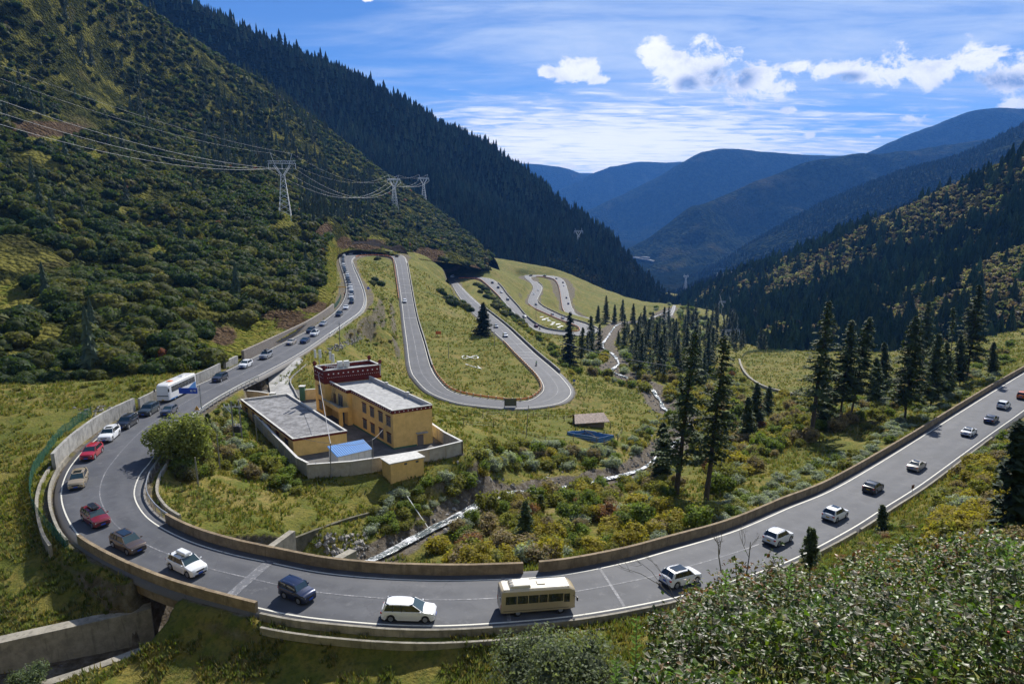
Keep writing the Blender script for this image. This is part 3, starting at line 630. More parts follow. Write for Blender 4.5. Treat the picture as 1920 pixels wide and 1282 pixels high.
far('horizon_range', [[(600,420,11000),(900,400,11100),(1100,380,11200),(1300,380,11300),(1700,400,11400)],
  [(700,330,11600),(950,321,11700),(1060,345,11800),(1135,333,11900),(1260,350,12000)],
  [(700,312,12300),(920,318,12400),(1000,324,12500),(1140,334,12600),(1350,360,12700)]], 80, 2500, 95)
# the ground far below, out to the horizon
def far_floor():
    n = 48; V = [(0, 0, -150)]; F = []
    for k in range(n): a = 2 * math.pi * k / n; V.append((13200 * math.cos(a), 13200 * math.sin(a), -150 - 250))
    F = [(0, 1 + k, 1 + (k + 1) % n) for k in range(n)]
    o = link('valley_ground', mesh_np('valley_ground', V, np.array(F)), M_FLOOR); tag(o, kind='structure')
far_floor()

# ------------------------------------------------------------------ picking points on what is built
bpy.context.view_layer.update()
ROAD = bpy.data.objects['road']
def hit(px, py, objs=None):
    """where the sight line of a pixel first meets the ground, road or a hill"""
    d = Vector(dir_of(px, py)).normalized(); best = None
    for o in objs or [GROUND, ROAD]:
        ok, loc, n, i = o.ray_cast(Vector((0, 0, CAMZ)), d)
        if ok and (best is None or loc.length_squared and (loc - Vector((0, 0, CAMZ))).length < best[0]): best = ((loc - Vector((0, 0, CAMZ))).length, loc)
    return np.array(best[1]) if best else None
def gz(x, y):
    ok, loc, n, i = GROUND.ray_cast(Vector((x, y, 400)), Vector((0, 0, -1))); return loc.z if ok else CAMZ - 60
M_STEEL = pbr('galvanised_steel', (0.55, 0.57, 0.58), 0.38, 0.7, var=0.15)
M_WOODP = pbr('weathered_wood', (0.16, 0.13, 0.10), 0.9, var=0.3, vscale=6)
M_WHITE = pbr('white_paint', (0.75, 0.75, 0.72), 0.6, var=0.12); M_ORANGE = pbr('orange_paint', (0.62, 0.16, 0.035), 0.6, var=0.25)
M_CREAM = pbr('cream_paint', (0.62, 0.50, 0.30), 0.7, var=0.15, vscale=1); M_GREENP = pbr('green_paint', (0.04, 0.13, 0.09), 0.7, var=0.2)
def line_part(i0, i1, side, off, step=1.0, dz=0.0):
    """polyline beside the road between stations; off = metres outside the edge"""
    i = np.arange(int(i0 * 10), int(i1 * 10) + 1) if i1 > i0 else np.arange(int(i1 * 10), int(i0 * 10) + 1)[::-1]
    E = EA if side == 'A' else EB; u = (EA - EB) if side == 'A' else (EB - EA); u = u / np.linalg.norm(u, axis=1)[:, None]
    L = E[i] + u[i] * off; L[:, 2] += dz; return resample(L, step)
def wall(name, label, i0, i1, side, off, h, th, m, depth=0.6, group=None, cap=None, cat='wall', step=1.2, joints=6.0):
    L = line_part(i0, i1, side, off, step); mb = MB()
    # cast in bays, each a hair different in height
    n = max(1, int(round(len(L) * step / joints))); cuts = np.linspace(0, len(L) - 1, n + 1).astype(int)
    for k in range(n):
        s = L[cuts[k]:cuts[k + 1] + 1].copy()
        if len(s) < 2: continue
        s[0] += (s[1] - s[0]) * 0.004; s[-1] += (s[-2] - s[-1]) * 0.004
        hh = h + random.uniform(-.02, .02); q = random.uniform(-.012, .012)
        mb.ribbon(s, [(-th / 2 + q, -depth), (th / 2 + q, -depth), (th / 2 + q, hh), (-th / 2 + q, hh)])
    o = mb.build(name, m, bevel=0.0); tag(o, label, cat, group); return o
# walls and kerbs of the near road
wall('parapet', 'long brown concrete parapet along the inner edge of the curve, left of the narrow gap', 18.05, 10.42, 'B', 0.30, 1.15, 0.34, M_CONCB, 1.2)
wall('parapet', 'brown concrete parapet climbing right along the straight, right of the narrow gap', 10.2, 0, 'B', 0.30, 1.15, 0.34, M_CONCB, 1.2)
wall('bridge_parapet', 'tall concrete parapet of the bridge on the outer side over the canal', 17.95, 14.5, 'A', 0.25, 1.05, 0.36, M_CONCB, 1.9)
wall('kerb_wall', 'low concrete kerb along the outer edge below the minivan and the minibus', 14.45, 6.0, 'A', 0.75, 0.42, 0.26, M_CONC, 0.6)
wall('kerb_wall', 'low concrete kerb on the near side of the straight up to the right corner', 5.9, 2.7, 'A', 0.75, 0.40, 0.26, M_CONC, 0.6)
wall('gutter_wall', 'outer rim of the roadside gutter below the minivan and the minibus', 14.3, 6.3, 'A', 1.9, -0.08, 0.24, M_CONC, 0.8)
wall('gutter_wall', 'outer rim of the roadside gutter along the right straight', 6.2, 2.9, 'A', 1.8, -0.08, 0.22, M_CONC, 0.7)
wall('kerb_wall', 'low concrete kerb round the left end of the big curve', 21.7, 18.0, 'A', 1.15, 0.38, 0.3, M_CONC, 0.7)
wall('gutter_wall', 'outer gutter rim round the left end of the big curve beside the green mesh', 21.2, 18.0, 'A', 2.7, 0.18, 0.32, M_CONC, 1.3)
wall('retaining_wall', 'tall grey concrete wall round the outside of the curve, left of the step', 21.2, 25.15, 'A', 2.1, 2.0, 0.45, M_CONCG, 1.6)
wall('retaining_wall', 'tall grey concrete wall behind the white coach, right of the step', 25.2, 27.8, 'A', 1.5, 1.75, 0.4, M_CONCG, 1.2)
wall('low_wall', 'short concrete block wall by the start of the stone wall', 28.0, 28.35, 'A', 1.9, 1.5, 0.6, M_CONCG, 1.0)
def stone_mat():
    m, t, out = mat('stone_masonry'); b = t.new('ShaderNodeBsdfPrincipled', ins={'Roughness': 0.95})
    V = t.new('ShaderNodeNewGeometry').outputs['Position']
    vor = t.new('ShaderNodeTexVoronoi', feature='DISTANCE_TO_EDGE'); t.l.new(V, vor.inputs['Vector']); vor.inputs['Scale'].default_value = 2.2
    v2 = t.new('ShaderNodeTexVoronoi'); t.l.new(V, v2.inputs['Vector']); v2.inputs['Scale'].default_value = 2.2
    col = t.mix(t.new('ShaderNodeSeparateColor').outputs[0] if False else t.noise(V, 3, 3), (0.12, 0.095, 0.075), (0.27, 0.23, 0.19))
    col = t.mix(t.smooth(vor.outputs[0], 0.07, 0.02), col, (0.30, 0.28, 0.25)); t.l.new(col, b.inputs['Base Color'])
    bp = t.new('ShaderNodeBump', ins={'Strength': 0.8, 'Distance': 0.1}); t.l.new(vor.outputs[0], bp.inputs['Height']); t.l.new(bp.outputs[0], b.inputs['Normal'])
    t.l.new(b.outputs[0], out.inputs[0]); return m
M_STONE = stone_mat()
wall('stone_wall', 'long brown stone retaining wall at the foot of the cut bank', 28.4, 32.0, 'A', 1.4, 2.3, 0.7, M_STONE, 1.0, joints=9)
wall('retaining_wall', 'pale concrete retaining wall holding up the left road above the grass', 29.7, 36.5, 'B', 0.75, 0.0, 0.4, M_CONC, 4.0, joints=12)
# walls farther down
wall('parapet', 'dark concrete parapet on the right side of the second leg', 57.6, 62.6, 'B', 0.4, 1.1, 0.35, M_CONCG, 1.6)
wall('parapet', 'dark concrete parapet on the right side of the steep first leg', 43.0, 48.0, 'A', 0.4, 0.9, 0.35, M_CONCG, 1.6)
wall('parapet', 'dark concrete parapet down the far side of the third leg', 70.5, 78.2, 'A', 0.4, 1.1, 0.35, M_CONCG, 2.0)
wall('parapet', 'dark concrete parapet along the fourth leg above the white lettering', 89.0, 81.5, 'B', 0.4, 1.1, 0.35, M_CONCG, 2.0)
wall('retaining_wall', 'high curved concrete wall under the third hairpin', 79.4, 83.5, 'B', 0.6, 0.8, 0.8, M_CONCG, 10.0, joints=20)
# cliffs cut behind the far hairpins
M_CUT = concrete('cut_rock', (0.13, 0.09, 0.065), (0.27, 0.20, 0.14), 0.25)
def cut_bank(label, pts, h, lean):
    L = resample(catmull([PZ(*p) for p in pts], 8), 3.0); n = len(L); m = 9; V = []
    for i in range(n):
        d = L[min(i + 1, n - 1)] - L[max(i - 1, 0)]; q = np.array([-d[1], d[0], 0]); q /= np.linalg.norm(q)
        e = math.sin(math.pi * i / (n - 1)) ** 0.8 * (0.75 + 0.5 * noise.noise(Vector((i * .35, 1.7, h))))
        for k in range(m):
            t = k / (m - 1); r = noise.noise(Vector(L[i] * 0.11) + Vector((0, 0, t * 3))) * 2.2
            V.append(L[i] + q * (lean * t * h * e + r * math.sin(math.pi * t)) + np.array([0, 0, -3 + t * (h * e + 3)]))
        
    idx = np.arange(n * m).reshape(n, m); F = np.stack([idx[:-1, :-1], idx[1:, :-1], idx[1:, 1:], idx[:-1, 1:]], -1).reshape(-1, 4)
    o = link('cliff', mesh_np('cliff', np.array(V), F, False), M_CUT); tag(o, label, 'cliff', kind='structure'); return o
cut_bank('dark cut rock face behind the first far hairpin', [(634, 478, 492), (655, 472, 515), (700, 471, 530), (745, 473, 535), (772, 484, 525)], 9, 0.55)
cut_bank('dark cut rock face behind the second far hairpin', [(822, 519, 640), (845, 517, 668), (880, 517, 680), (910, 519, 690), (930, 522, 684)], 10, 0.45)

def post_rail(name, label, i0, i1, side, off, postmb, pmat, step, rails, rmat, cat='barrier', group=None, dz=0.0):
    L = line_part(i0, i1, side, off, step, dz); root = empty(name, tuple(L[len(L) // 2])); tag(root, label, cat, group)
    o0 = root.location.copy(); LL = L - np.array(o0)
    for z, w, h in rails:
        MB().ribbon(LL, [(-w / 2, z), (w / 2, z), (w / 2, z + h), (-w / 2, z + h)]).build('rail', rmat, root)
    me = None
    for i in range(len(LL)):
        if me is None: p = postmb.build('post', pmat, root); me = p.data
        else: p = bpy.data.objects.new('post', me); COL.objects.link(p); p.parent = root
        d = LL[min(i + 1, len(LL) - 1)] - LL[max(i - 1, 0)]; p.location = LL[i]; p.rotation_euler = (0, 0, math.atan2(d[1], d[0]))
    return root
def box_post(w, d, h, z=-0.3): return MB().box((0, 0, (h + z) / 2), (w, d, h - z))
post_rail('guard_rail', 'white concrete baluster barrier on the outer edge of the left road', 29.8, 36.6, 'B', 0.42, box_post(0.55, 0.30, 0.72), M_WHITE, 1.75, [(0.10, 0.18, 0.22)], M_CONCG)
post_rail('crash_barrier', 'steel crash barrier on the inside of the big curve below the willow', 18.1, 22.4, 'B', 0.75, box_post(0.14, 0.10, 0.80), M_STEEL, 2.0, [(0.52, 0.08, 0.30)], M_STEEL)
post_rail('crash_barrier', 'steel crash barrier behind the willow and the warning sign', 25.0, 27.5, 'B', 0.85, box_post(0.14, 0.10, 0.80), M_STEEL, 2.0, [(0.52, 0.08, 0.30)], M_STEEL)
wall('gutter_wall', 'concrete gutter rim between the steel barrier and the grass slope', 18.2, 22.6, 'B', 2.1, 0.25, 0.3, M_CONC, 0.8)
G = 'orange barriers inside the hairpins'
post_rail('hairpin_barrier', 'orange and cream barrier round the inside of the bottom hairpin', 47.6, 59.9, 'A', 0.55, box_post(0.34, 0.34, 0.95), M_CREAM, 2.6, [(0.25, 0.12, 0.45)], M_ORANGE, group=G)
post_rail('hairpin_barrier', 'orange barrier round the inside of the first far hairpin', 38.2, 45.0, 'B', 0.55, box_post(0.34, 0.34, 0.95), M_CREAM, 4.0, [(0.2, 0.14, 0.6)], M_ORANGE, group=G)
post_rail('hairpin_barrier', 'orange barrier round the inside of the second far hairpin', 67.0, 72.2, 'B', 0.55, box_post(0.34, 0.34, 0.95), M_CREAM, 5.0, [(0.2, 0.16, 0.7)], M_ORANGE, group=G)
post_rail('hairpin_barrier', 'orange barrier round the inside of the third hairpin below the white lettering', 78.2, 85.6, 'A', 0.55, box_post(0.34, 0.34, 0.95), M_CREAM, 5.0, [(0.2, 0.16, 0.7)], M_ORANGE, group=G)
post_rail('hairpin_barrier', 'orange barrier round the inside of the farthest hairpin', 92.0, 99.5, 'B', 0.55, box_post(0.34, 0.34, 0.95), M_CREAM, 6.0, [(0.2, 0.16, 0.7)], M_ORANGE, group=G)

def mesh_fabric():
    m, t, out = mat('green_mesh'); b = t.new('ShaderNodeBsdfPrincipled', ins={'Base Color': (0.012, 0.095, 0.055, 1), 'Roughness': 0.7}); tr = t.new('ShaderNodeBsdfTransparent')
    V = t.new('ShaderNodeTexCoord').outputs['Object']; n = t.noise(V, 1.3, 4, 0.6); mx = t.new('ShaderNodeMixShader')
    t.l.new(t.math('ADD', 0.05, t.math('MULTIPLY', n, 0.8)), mx.inputs[0]); t.l.new(tr.outputs[0], mx.inputs[1]); t.l.new(b.outputs[0], mx.inputs[2]); t.l.new(mx.outputs[0], out.inputs[0]); return m
M_GMESH = mesh_fabric()
def mesh_fence(label, pts, h):
    L = resample(catmull([hit(*p) for p in pts], 6), 1.0); c = L.mean(0); root = empty('mesh_fence', tuple(c)); tag(root, label, 'fence')
    LL = L - c; wob = np.array([[0, 0, random.uniform(-.18, .12)] for _ in LL]); LL = LL.copy()
    MB().ribbon(LL + wob, [(-0.012, 0.05), (0.012, 0.05), (0.012, h), (-0.012, h)]).build('mesh_panel', M_GMESH, root)
    me = None
    for i in range(0, len(LL), 3):
        if me is None: p = MB().tube([(0, 0, -0.4), (0, 0, h + 0.15)], 0.035, 5).build('post', M_GREENP, root); me = p.data
        else: p = bpy.data.objects.new('post', me); COL.objects.link(p); p.parent = root
        p.location = LL[i]
mesh_fence('torn green mesh fence round the outside of the big curve', [(172, 778), (140, 800), (112, 822), (94, 846), (80, 866), (64, 890), (58, 920), (60, 948), (74, 975), (98, 1006), (130, 1035)], 1.6)
mesh_fence('green mesh fence on the verge under the bushy slope by the left road', [(602, 598), (620, 585), (633, 572), (640, 558)], 1.8)

M_MOSS = concrete('mossy_concrete', (0.075, 0.072, 0.05), (0.16, 0.145, 0.10), 0.6)
# canal walls and the bridge
def canal_wall(label, pts, h, th, below, m=None):
    L = resample(catmull([P(*p) for p in pts], 6), 1.5); mb = MB()
    mb.ribbon(L, [(-th / 2, -below), (th / 2, -below), (th / 2, h), (-th / 2, h)]); o = mb.build('canal_wall', m or M_CONC); tag(o, label, 'wall'); return o
canal_wall('broad concrete wall on the far side of the canal, left of the bridge', [(-420,1300,40.5),(-200,1246,40.5),(0,1200,40.5),(194,1157,40.5),(283,1136,40.5)], 0.1, 1.3, 4.6)
canal_wall('worn concrete coping on the near side of the canal, left of the bridge', [(-420,1420,41.2),(-160,1360,41.2),(83,1281,41.0),(161,1256,41.0),(298,1205,40.8),(345,1180,40.6)], 0.05, 0.9, 4.4)
canal_wall('short concrete wall below the parapet beside the canal mouth', [(362, 1160, 40.0), (420, 1170, 39.6), (480, 1176, 39.3), (540, 1180, 39)], 0.1, 0.5, 3.0)
canal_wall('concrete abutment wall beyond the parapet, on the upstream side', [(505, 1028, 38.6), (548, 997, 39.0)], 0.2, 0.8, 7.0)
canal_wall('low concrete abutment wall at the foot of the stream', [(620, 1052, 38.8), (662, 1030, 39.4)], 0.0, 1.0, 6.5)
canal_wall('grey retaining wall below the grassy terrace beside the stream', [(552, 1003, 41.4), (600, 985, 42.4), (660, 965, 43.4), (720, 950, 44.4)], -.3, 0.4, 2.6, M_MOSS)

# ------------------------------------------------------------------ the walled yard and its buildings
YK = YH / 46.5; ORG = np.array([-20.7, 111.3]); AX = np.array([-.555, .723]); BX = np.array([.812, .414]); GZ = CAMZ - YH
def ZH(h): return GZ + h * YK
def W2(s, t): q = ORG + AX * s + BX * t; return (q[0], q[1])
def yard(mb, s0, s1, t0, t1, z0, z1, c=(0, 0, 0)):
    z0 = ZH(z0 - GZ); z1 = ZH(z1 - GZ); poly = [W2(s0, t0), W2(s1, t0), W2(s1, t1), W2(s0, t1)]; mb.prism([(p[0] - c[0], p[1] - c[1]) for p in poly], z0 - c[2], z1 - c[2]); return mb
M_YEL = concrete('ochre_plaster', (0.66, 0.43, 0.15), (0.80, 0.54, 0.20), 0.12); M_MAR = pbr('maroon_band', (0.13, 0.022, 0.018), 0.85, spec=0.2, var=0.2, vscale=1.5)
M_ROOFC = pbr('roof_screed', (0.34, 0.34, 0.335), 0.9, var=0.22, vscale=1.1, bump=0.02); M_RIM = pbr('parapet_cap', (0.52, 0.51, 0.48), 0.85, var=0.15, vscale=2)
M_ROOFD = pbr('weathered_roof_screed', (0.19, 0.19, 0.195), 0.9, var=0.45, vscale=0.9, bump=0.02)
M_GLASS = pbr('window_glass', (0.09, 0.10, 0.11), 0.12, spec=0.8); M_FRAME = pbr('window_frame_paint', (0.16, 0.13, 0.12), 0.6, var=0.1); M_DOOR = pbr('door_brown', (0.12, 0.055, 0.03), 0.6)
M_FLOORC = pbr('yard_paving', (0.10, 0.098, 0.095), 0.9, var=0.3, vscale=0.6); M_GREY = pbr('balcony_concrete', (0.30, 0.28, 0.22), 0.9, var=0.2)
M_BLUE = pbr('blue_sheet_metal', (0.045, 0.17, 0.42), 0.55, var=0.12, vscale=2); M_PANW = pbr('white_panel', (0.62, 0.63, 0.62), 0.6, var=0.08)
pav = MB(); pts = [(q[0], q[1]) for q in PAD]; pav.prism(pts, GZ - 0.3, GZ + 0.03); o = pav.build('yard_paving', M_FLOORC); tag(o, kind='structure')
def rim(mb, s0, s1, t0, t1, z0, z1, w, c):
    yard(mb, s0, s1, t0, t0 + w, z0, z1, c); yard(mb, s0, s1, t1 - w, t1, z0, z1, c); yard(mb, s0, s0 + w, t0 + w, t1 - w, z0, z1, c); yard(mb, s1 - w, s1, t0 + w, t1 - w, z0, z1, c)
def window(root, c, s, t, z, w, h, face, lab=None, dark=False):
    """face 't-': opening in the wall facing -t ; 's-': facing -s"""
    fr = MB(); gl = MB(); si = MB(); e = 0.07
    def B(mb, a0, a1, z0, z1, d0, d1):
        if face == 't-': yard(mb, s + a0, s + a1, t - d1, t - d0, z + z0, z + z1, c)
        elif face == 't+': yard(mb, s + a0, s + a1, t + d0, t + d1, z + z0, z + z1, c)
        else: yard(mb, s - d1, s - d0, t + a0, t + a1, z + z0, z + z1, c)
    B(fr, -w / 2 - .14, -w / 2, -.1, h + .1, 0.0, 0.10); B(fr, w / 2, w / 2 + .14, -.1, h + .1, 0.0, 0.10); B(fr, -w / 2 - .14, w / 2 + .14, h, h + .12, 0.003, 0.14); B(fr, -w / 2 - .14, w / 2 + .14, -.12, 0, 0.003, 0.12)
    B(fr, -.03, .03, 0, h, 0.02, 0.06); B(fr, -w / 2, w / 2, h * .68, h * .68 + .05, 0.02, 0.057)
    f = fr.build('window', M_FRAME, root)
    B(gl, -w / 2, w / 2, 0, h, 0.008, 0.03); gl.build('pane', M_GLASS, f)
    B(si, -w / 2 - .22, w / 2 + .22, h + .12, h + .22, 0.002, 0.24); si.build('lintel', M_MAR, f)
def dots(mb, c, s0, s1, t, z, r, n, face):
    for k in range(n):
        q = (k + .5) / n
        if face == 't-': s = s0 + (s1 - s0) * q; yard(mb, s - r, s + r, t - .035, t + 0.01, z - r, z + r, c)
        else: tt = s0 + (s1 - s0) * q; yard(mb, t - .035, t + .01, tt - r, tt + r, z - r, z + r, c)
def main_building():
    c = np.array([*W2(14, 4), GZ]); root = empty('yellow_building', tuple(c)); tag(root, 'two storey ochre building with a maroon tower block and flat grey roof', 'building')
    T0 = 0.4; w = MB(); yard(w, 0, 18.2, T0, 8.2, GZ - .3, GZ + 7.0, c); yard(w, 18.2, 26.8, -0.5, 8.2, GZ - .3, GZ + 7.0, c)
    yard(w, 26.8, 32.3, -1.7, 10.8, GZ - .3, GZ + 7.2, c); yard(w, 17.9, 18.6, -2.3, -1.7, GZ, GZ + 3.2, c); w.build('wall', M_YEL, root, fix=True)
    b = MB(); yard(b, -.06, 18.0, T0 - .12, T0 + .15, GZ + 7.0, GZ + 7.62, c); yard(b, -.06, .2, T0 + .15, 8.26, GZ + 7.0, GZ + 7.62, c); yard(b, 18.0, 26.74, -.62, -.36, GZ + 7.003, GZ + 7.623, c); yard(b, 18.0, 18.26, -.36, T0 + .15, GZ + 7.003, GZ + 7.623, c)
    b.build('maroon_band', M_MAR, root)
    r = MB(); yard(r, -.1, 18.0, T0 - .18, T0 + .2, GZ + 7.62, GZ + 7.8, c); yard(r, -.1, .25, T0 + .2, 8.3, GZ + 7.62, GZ + 7.8, c); yard(r, 17.96, 26.7, -.68, -.3, GZ + 7.623, GZ + 7.803, c); yard(r, 17.96, 18.3, -.3, T0 + .2, GZ + 7.623, GZ + 7.803, c)
    yard(r, 0.25, 26.7, 8.0, 8.3, GZ + 7.0, GZ + 7.95, c); yard(r, 9, 9.7, 7.85, 8.4, GZ + 7.0, GZ + 8.2, c); yard(r, 18.2, 18.8, 7.85, 8.4, GZ + 7.0, GZ + 8.25, c); r.build('parapet', M_RIM, root)
    f = MB(); yard(f, .2, 26.75, T0 + .15, 8.0, GZ + 7.0, GZ + 7.12, c); yard(f, 18.26, 26.75, -.36, T0 + .15, GZ + 7.0, GZ + 7.118, c); f.build('roof', M_ROOFC, root)
    # the tower block
    tw = MB(); rim(tw, 26.74, 32.36, -1.76, 10.86, GZ + 7.2, GZ + 10.1, .3, c); tw.build('tower_band', M_MAR, root)
    tr = MB(); yard(tr, 27.04, 32.06, -1.46, 10.56, GZ + 9.2, GZ + 9.35, c); tr.build('tower_roof', M_ROOFC, root)
    tc = MB(); rim(tc, 26.7, 32.4, -1.8, 10.9, GZ + 10.1, GZ + 10.28, .38, c); tc.build('tower_coping', M_RIM, root)
    for s, t in ((26.9, -1.6), (32.2, -1.6), (26.9, 10.7), (32.2, 10.7)):
        q = MB(); p = np.array([*W2(s, t), ZH(10.28)]) - c
        q.box(p + [0, 0, .25], (.42, .42, .5), .9); q.box(p + [0, 0, .56], (.72, .72, .14), .9); q.box(p + [0, 0, .78], (.46, .46, .3), .9, taper=.7); q.build('corner_post', M_MAR, root)
    d = MB(); dots(d, c, 0.2, 18, T0 - .12, GZ + 7.32, .09, 20, 't-'); dots(d, c, T0, 8.2, -.06, GZ + 7.32, .09, 9, 's-'); dots(d, c, 18.2, 26.6, -.62, GZ + 7.32, .09, 9, 't-')
    dots(d, c, -1.3, 10.5, 26.74, GZ + 9.3, .13, 11, 's-'); dots(d, c, -1.2, 10.4, 26.74, GZ + 8.5, .055, 26, 's-'); dots(d, c, 27, 32.2, -1.76, GZ + 9.3, .11, 4, 't-'); dots(d, c, 27, 32.2, -1.76, GZ + 8.5, .055, 11, 't-'); d.build('white_dots', M_WHITE, root)
    for z in (1.0, 4.35):
        for s in (1.4, 4.6, 8.3, 11.8): window(root, c, s + .3, T0, GZ + z, 1.35, 1.75, 't-')
        window(root, c, 29.5, -1.7, GZ + z, 1.3, 1.8, 't-')
    bl = MB(); yard(bl, 17.7, 26.8, -2.4, -.5, GZ + 3.2, GZ + 3.42, c); bl.build('balcony', M_GREY, root)
    pr = MB(); yard(pr, 17.6, 26.75, -2.5, -2.34, GZ + 3.2, GZ + 4.2, c); yard(pr, 17.6, 17.76, -2.34, -.5, GZ + 3.2, GZ + 4.2, c); pr.build('balcony_front', M_YEL, root)
    pc = MB(); yard(pc, 17.5, 26.74, -2.58, -2.27, GZ + 4.2, GZ + 4.3, c); yard(pc, 17.5, 17.84, -2.27, -.5, GZ + 4.2, GZ + 4.3, c); pc.build('balcony_rail', M_GREY, root)
    dr = MB(); yard(dr, 20.6, 22.4, -.56, -.49, GZ + 3.42, GZ + 5.9, c); yard(dr, 20.0, 21.9, -.56, -.49, GZ + .05, GZ + 2.6, c); dr.build('door', M_GLASS, root)
    fr = MB(); yard(fr, 20.45, 20.6, -.62, -.49, GZ + 3.42, GZ + 6.0, c); yard(fr, 22.4, 22.55, -.62, -.49, GZ + 3.42, GZ + 6.0, c); yard(fr, 21.4, 21.55, -.6, -.49, GZ + 3.42, GZ + 5.9, c); yard(fr, 20.6, 22.4, -.62, -.49, GZ + 5.9, GZ + 6.0, c); fr.build('door_frame', M_FRAME, root)
    d2 = MB(); yard(d2, 24.0, 25.2, -.56, -.49, GZ + 3.42, GZ + 5.5, c); d2.build('door', M_DOOR, root)
    # gable door with its little canopy
    g = MB(); yard(g, -.06, .02, 5.1, 6.3, GZ, GZ + 2.1, c); g.build('door', M_FRAME, root); g = MB(); yard(g, -.7, 0, 4.8, 7.0, GZ + 2.5, GZ + 2.66, c); g.build('door_canopy', M_CONCG, root)
    k = MB(); yard(k, -.04, 0, T0, 5.0, GZ - .2, GZ + .35, c); yard(k, 0, 18, T0 - .04, T0, GZ - .2, GZ + .35, c); k.build('plinth', M_GREENP, root)
    dp = MB(); p = np.array([*W2(26.6, 10.6), GZ]) - c; dp.tube([p + [0, 0, 7.1], p + [0, 0, 9.6]], .07, 6); dp.build('downpipe', M_WHITE, root)
    # ladder leaning by the tower
    l = MB(); p0 = np.array([*W2(25.6, -.9), ZH(3.5)]) - c; p1 = np.array([*W2(23.6, -.62), ZH(7.6)]) - c
    for e in (-.2, .2): l.tube([p0 + [e, 0, 0], p1 + [e, 0, 0]], .035, 4)
    for k in range(11): q = p0 + (p1 - p0) * (k + .5) / 11; l.tube([q + [-.2, 0, 0], q + [.2, 0, 0]], .025, 4)
    lo = l.build('ladder', M_WOODP); lo.location = tuple(c); tag(lo, 'wooden ladder leaning between the balcony and the roof edge', 'ladder')
main_building()
def roof_kit():
    c = np.array([*W2(29, 0), ZH(9.35)])
    for k, (s, t) in enumerate(((28.0, 2.3), (27.9, 3.7))):
        q = MB(); q.box((0, 0, 1.05), (1.05, .75, 2.1)); o = q.build('equipment_cabinet', M_PANW, bevel=.03); o.location = (*W2(s, t), ZH(9.35)); o.rotation_euler = (0, 0, .47)
        tag(o, ['white equipment cabinet on the tower roof, nearer the masts', 'white equipment cabinet on the tower roof, nearer the right posts'][k], 'cabinet')
        v = MB(); v.box((0, -.39, 1.2), (.7, .03, .9)); v.build('grille', M_STEEL, o)
    for k, (s, t, h, off) in enumerate(((31.2, -.9, 4.2, ((-.75, 3.4), (.3, 3.4))), (29.4, 1.1, 4.0, ((-.25, 3.1), (.35, 2.6))))):
        root = empty('antenna_mast', (*W2(s, t), ZH(9.35))); tag(root, ['steel mast with two pale panel antennas at the left end of the tower roof', 'steel mast with two long panel antennas beside the roof cabinets'][k], 'antenna')
        MB().tube([(0, 0, 0), (0, 0, h)], .06, 6).build('mast', M_STEEL, root)
        for a, z in off: p = MB(); p.box((a, 0, z), (.38, .22, 1.7)); p.tube([(0, 0, z), (a, 0, z)], .04, 4); p.build('panel_antenna', M_PANW, root, bevel=.03)
    r = MB()
    for k in range(9):
        a = np.array([*W2(31.5 - k * .4, -.6 + k * .35), ZH(9.36)]); r.tube([a, a + [0, 0, .9]], .035, 4); r.tube([a + [0, 0, .85], a + [.9, .4, .85]], .03, 4)
    o = r.build('cable_tray', M_STEEL); tag(o, 'low steel cable frame between the masts and the roof cabinets', 'cable tray')
roof_kit()
def low_building():
    c = np.array([*W2(20, -11), GZ]); root = empty('low_building', tuple(c)); tag(root, 'single storey ochre building with a stained flat roof along the left wall', 'building')
    s0, s1, t0, t1, h = 4.8, 36.4, -16.2, -6.4, 3.05
    w = MB(); yard(w, s0, s1, t0, t1, GZ - .3, GZ + h, c); w.build('wall', M_YEL, root)
    b = MB(); yard(b, s0 - .08, s0 + .2, t0 - .08, t1 + .08, GZ + h, GZ + h + .38, c); yard(b, s0 + .2, s1, t0 - .08, t0 + .2, GZ + h, GZ + h + .38, c); b.build('maroon_band', M_MAR, root)
    r = MB(); rim(r, s0 - .12, s1 + .12, t0 - .12, t1 + .12, GZ + h + .38, GZ + h + .52, .35, c); yard(r, s0 + .2, s1 + .05, t1 - .2, t1 + .05, GZ + h, GZ + h + .38, c); yard(r, s1 - .2, s1 + .04, t0 + .2, t1 - .2, GZ + h, GZ + h + .38, c); r.build('parapet', M_RIM, root)
    f = MB(); yard(f, s0 + .2, s1 - .2, t0 + .2, t1 - .2, GZ + h, GZ + h + .06, c); f.build('roof', M_ROOFD, root)
    for k in range(6): window(root, c, s0 + 3.4 + k * 4.9, t0, GZ + 1.0, 1.3, 1.4, 't-')
low_building()
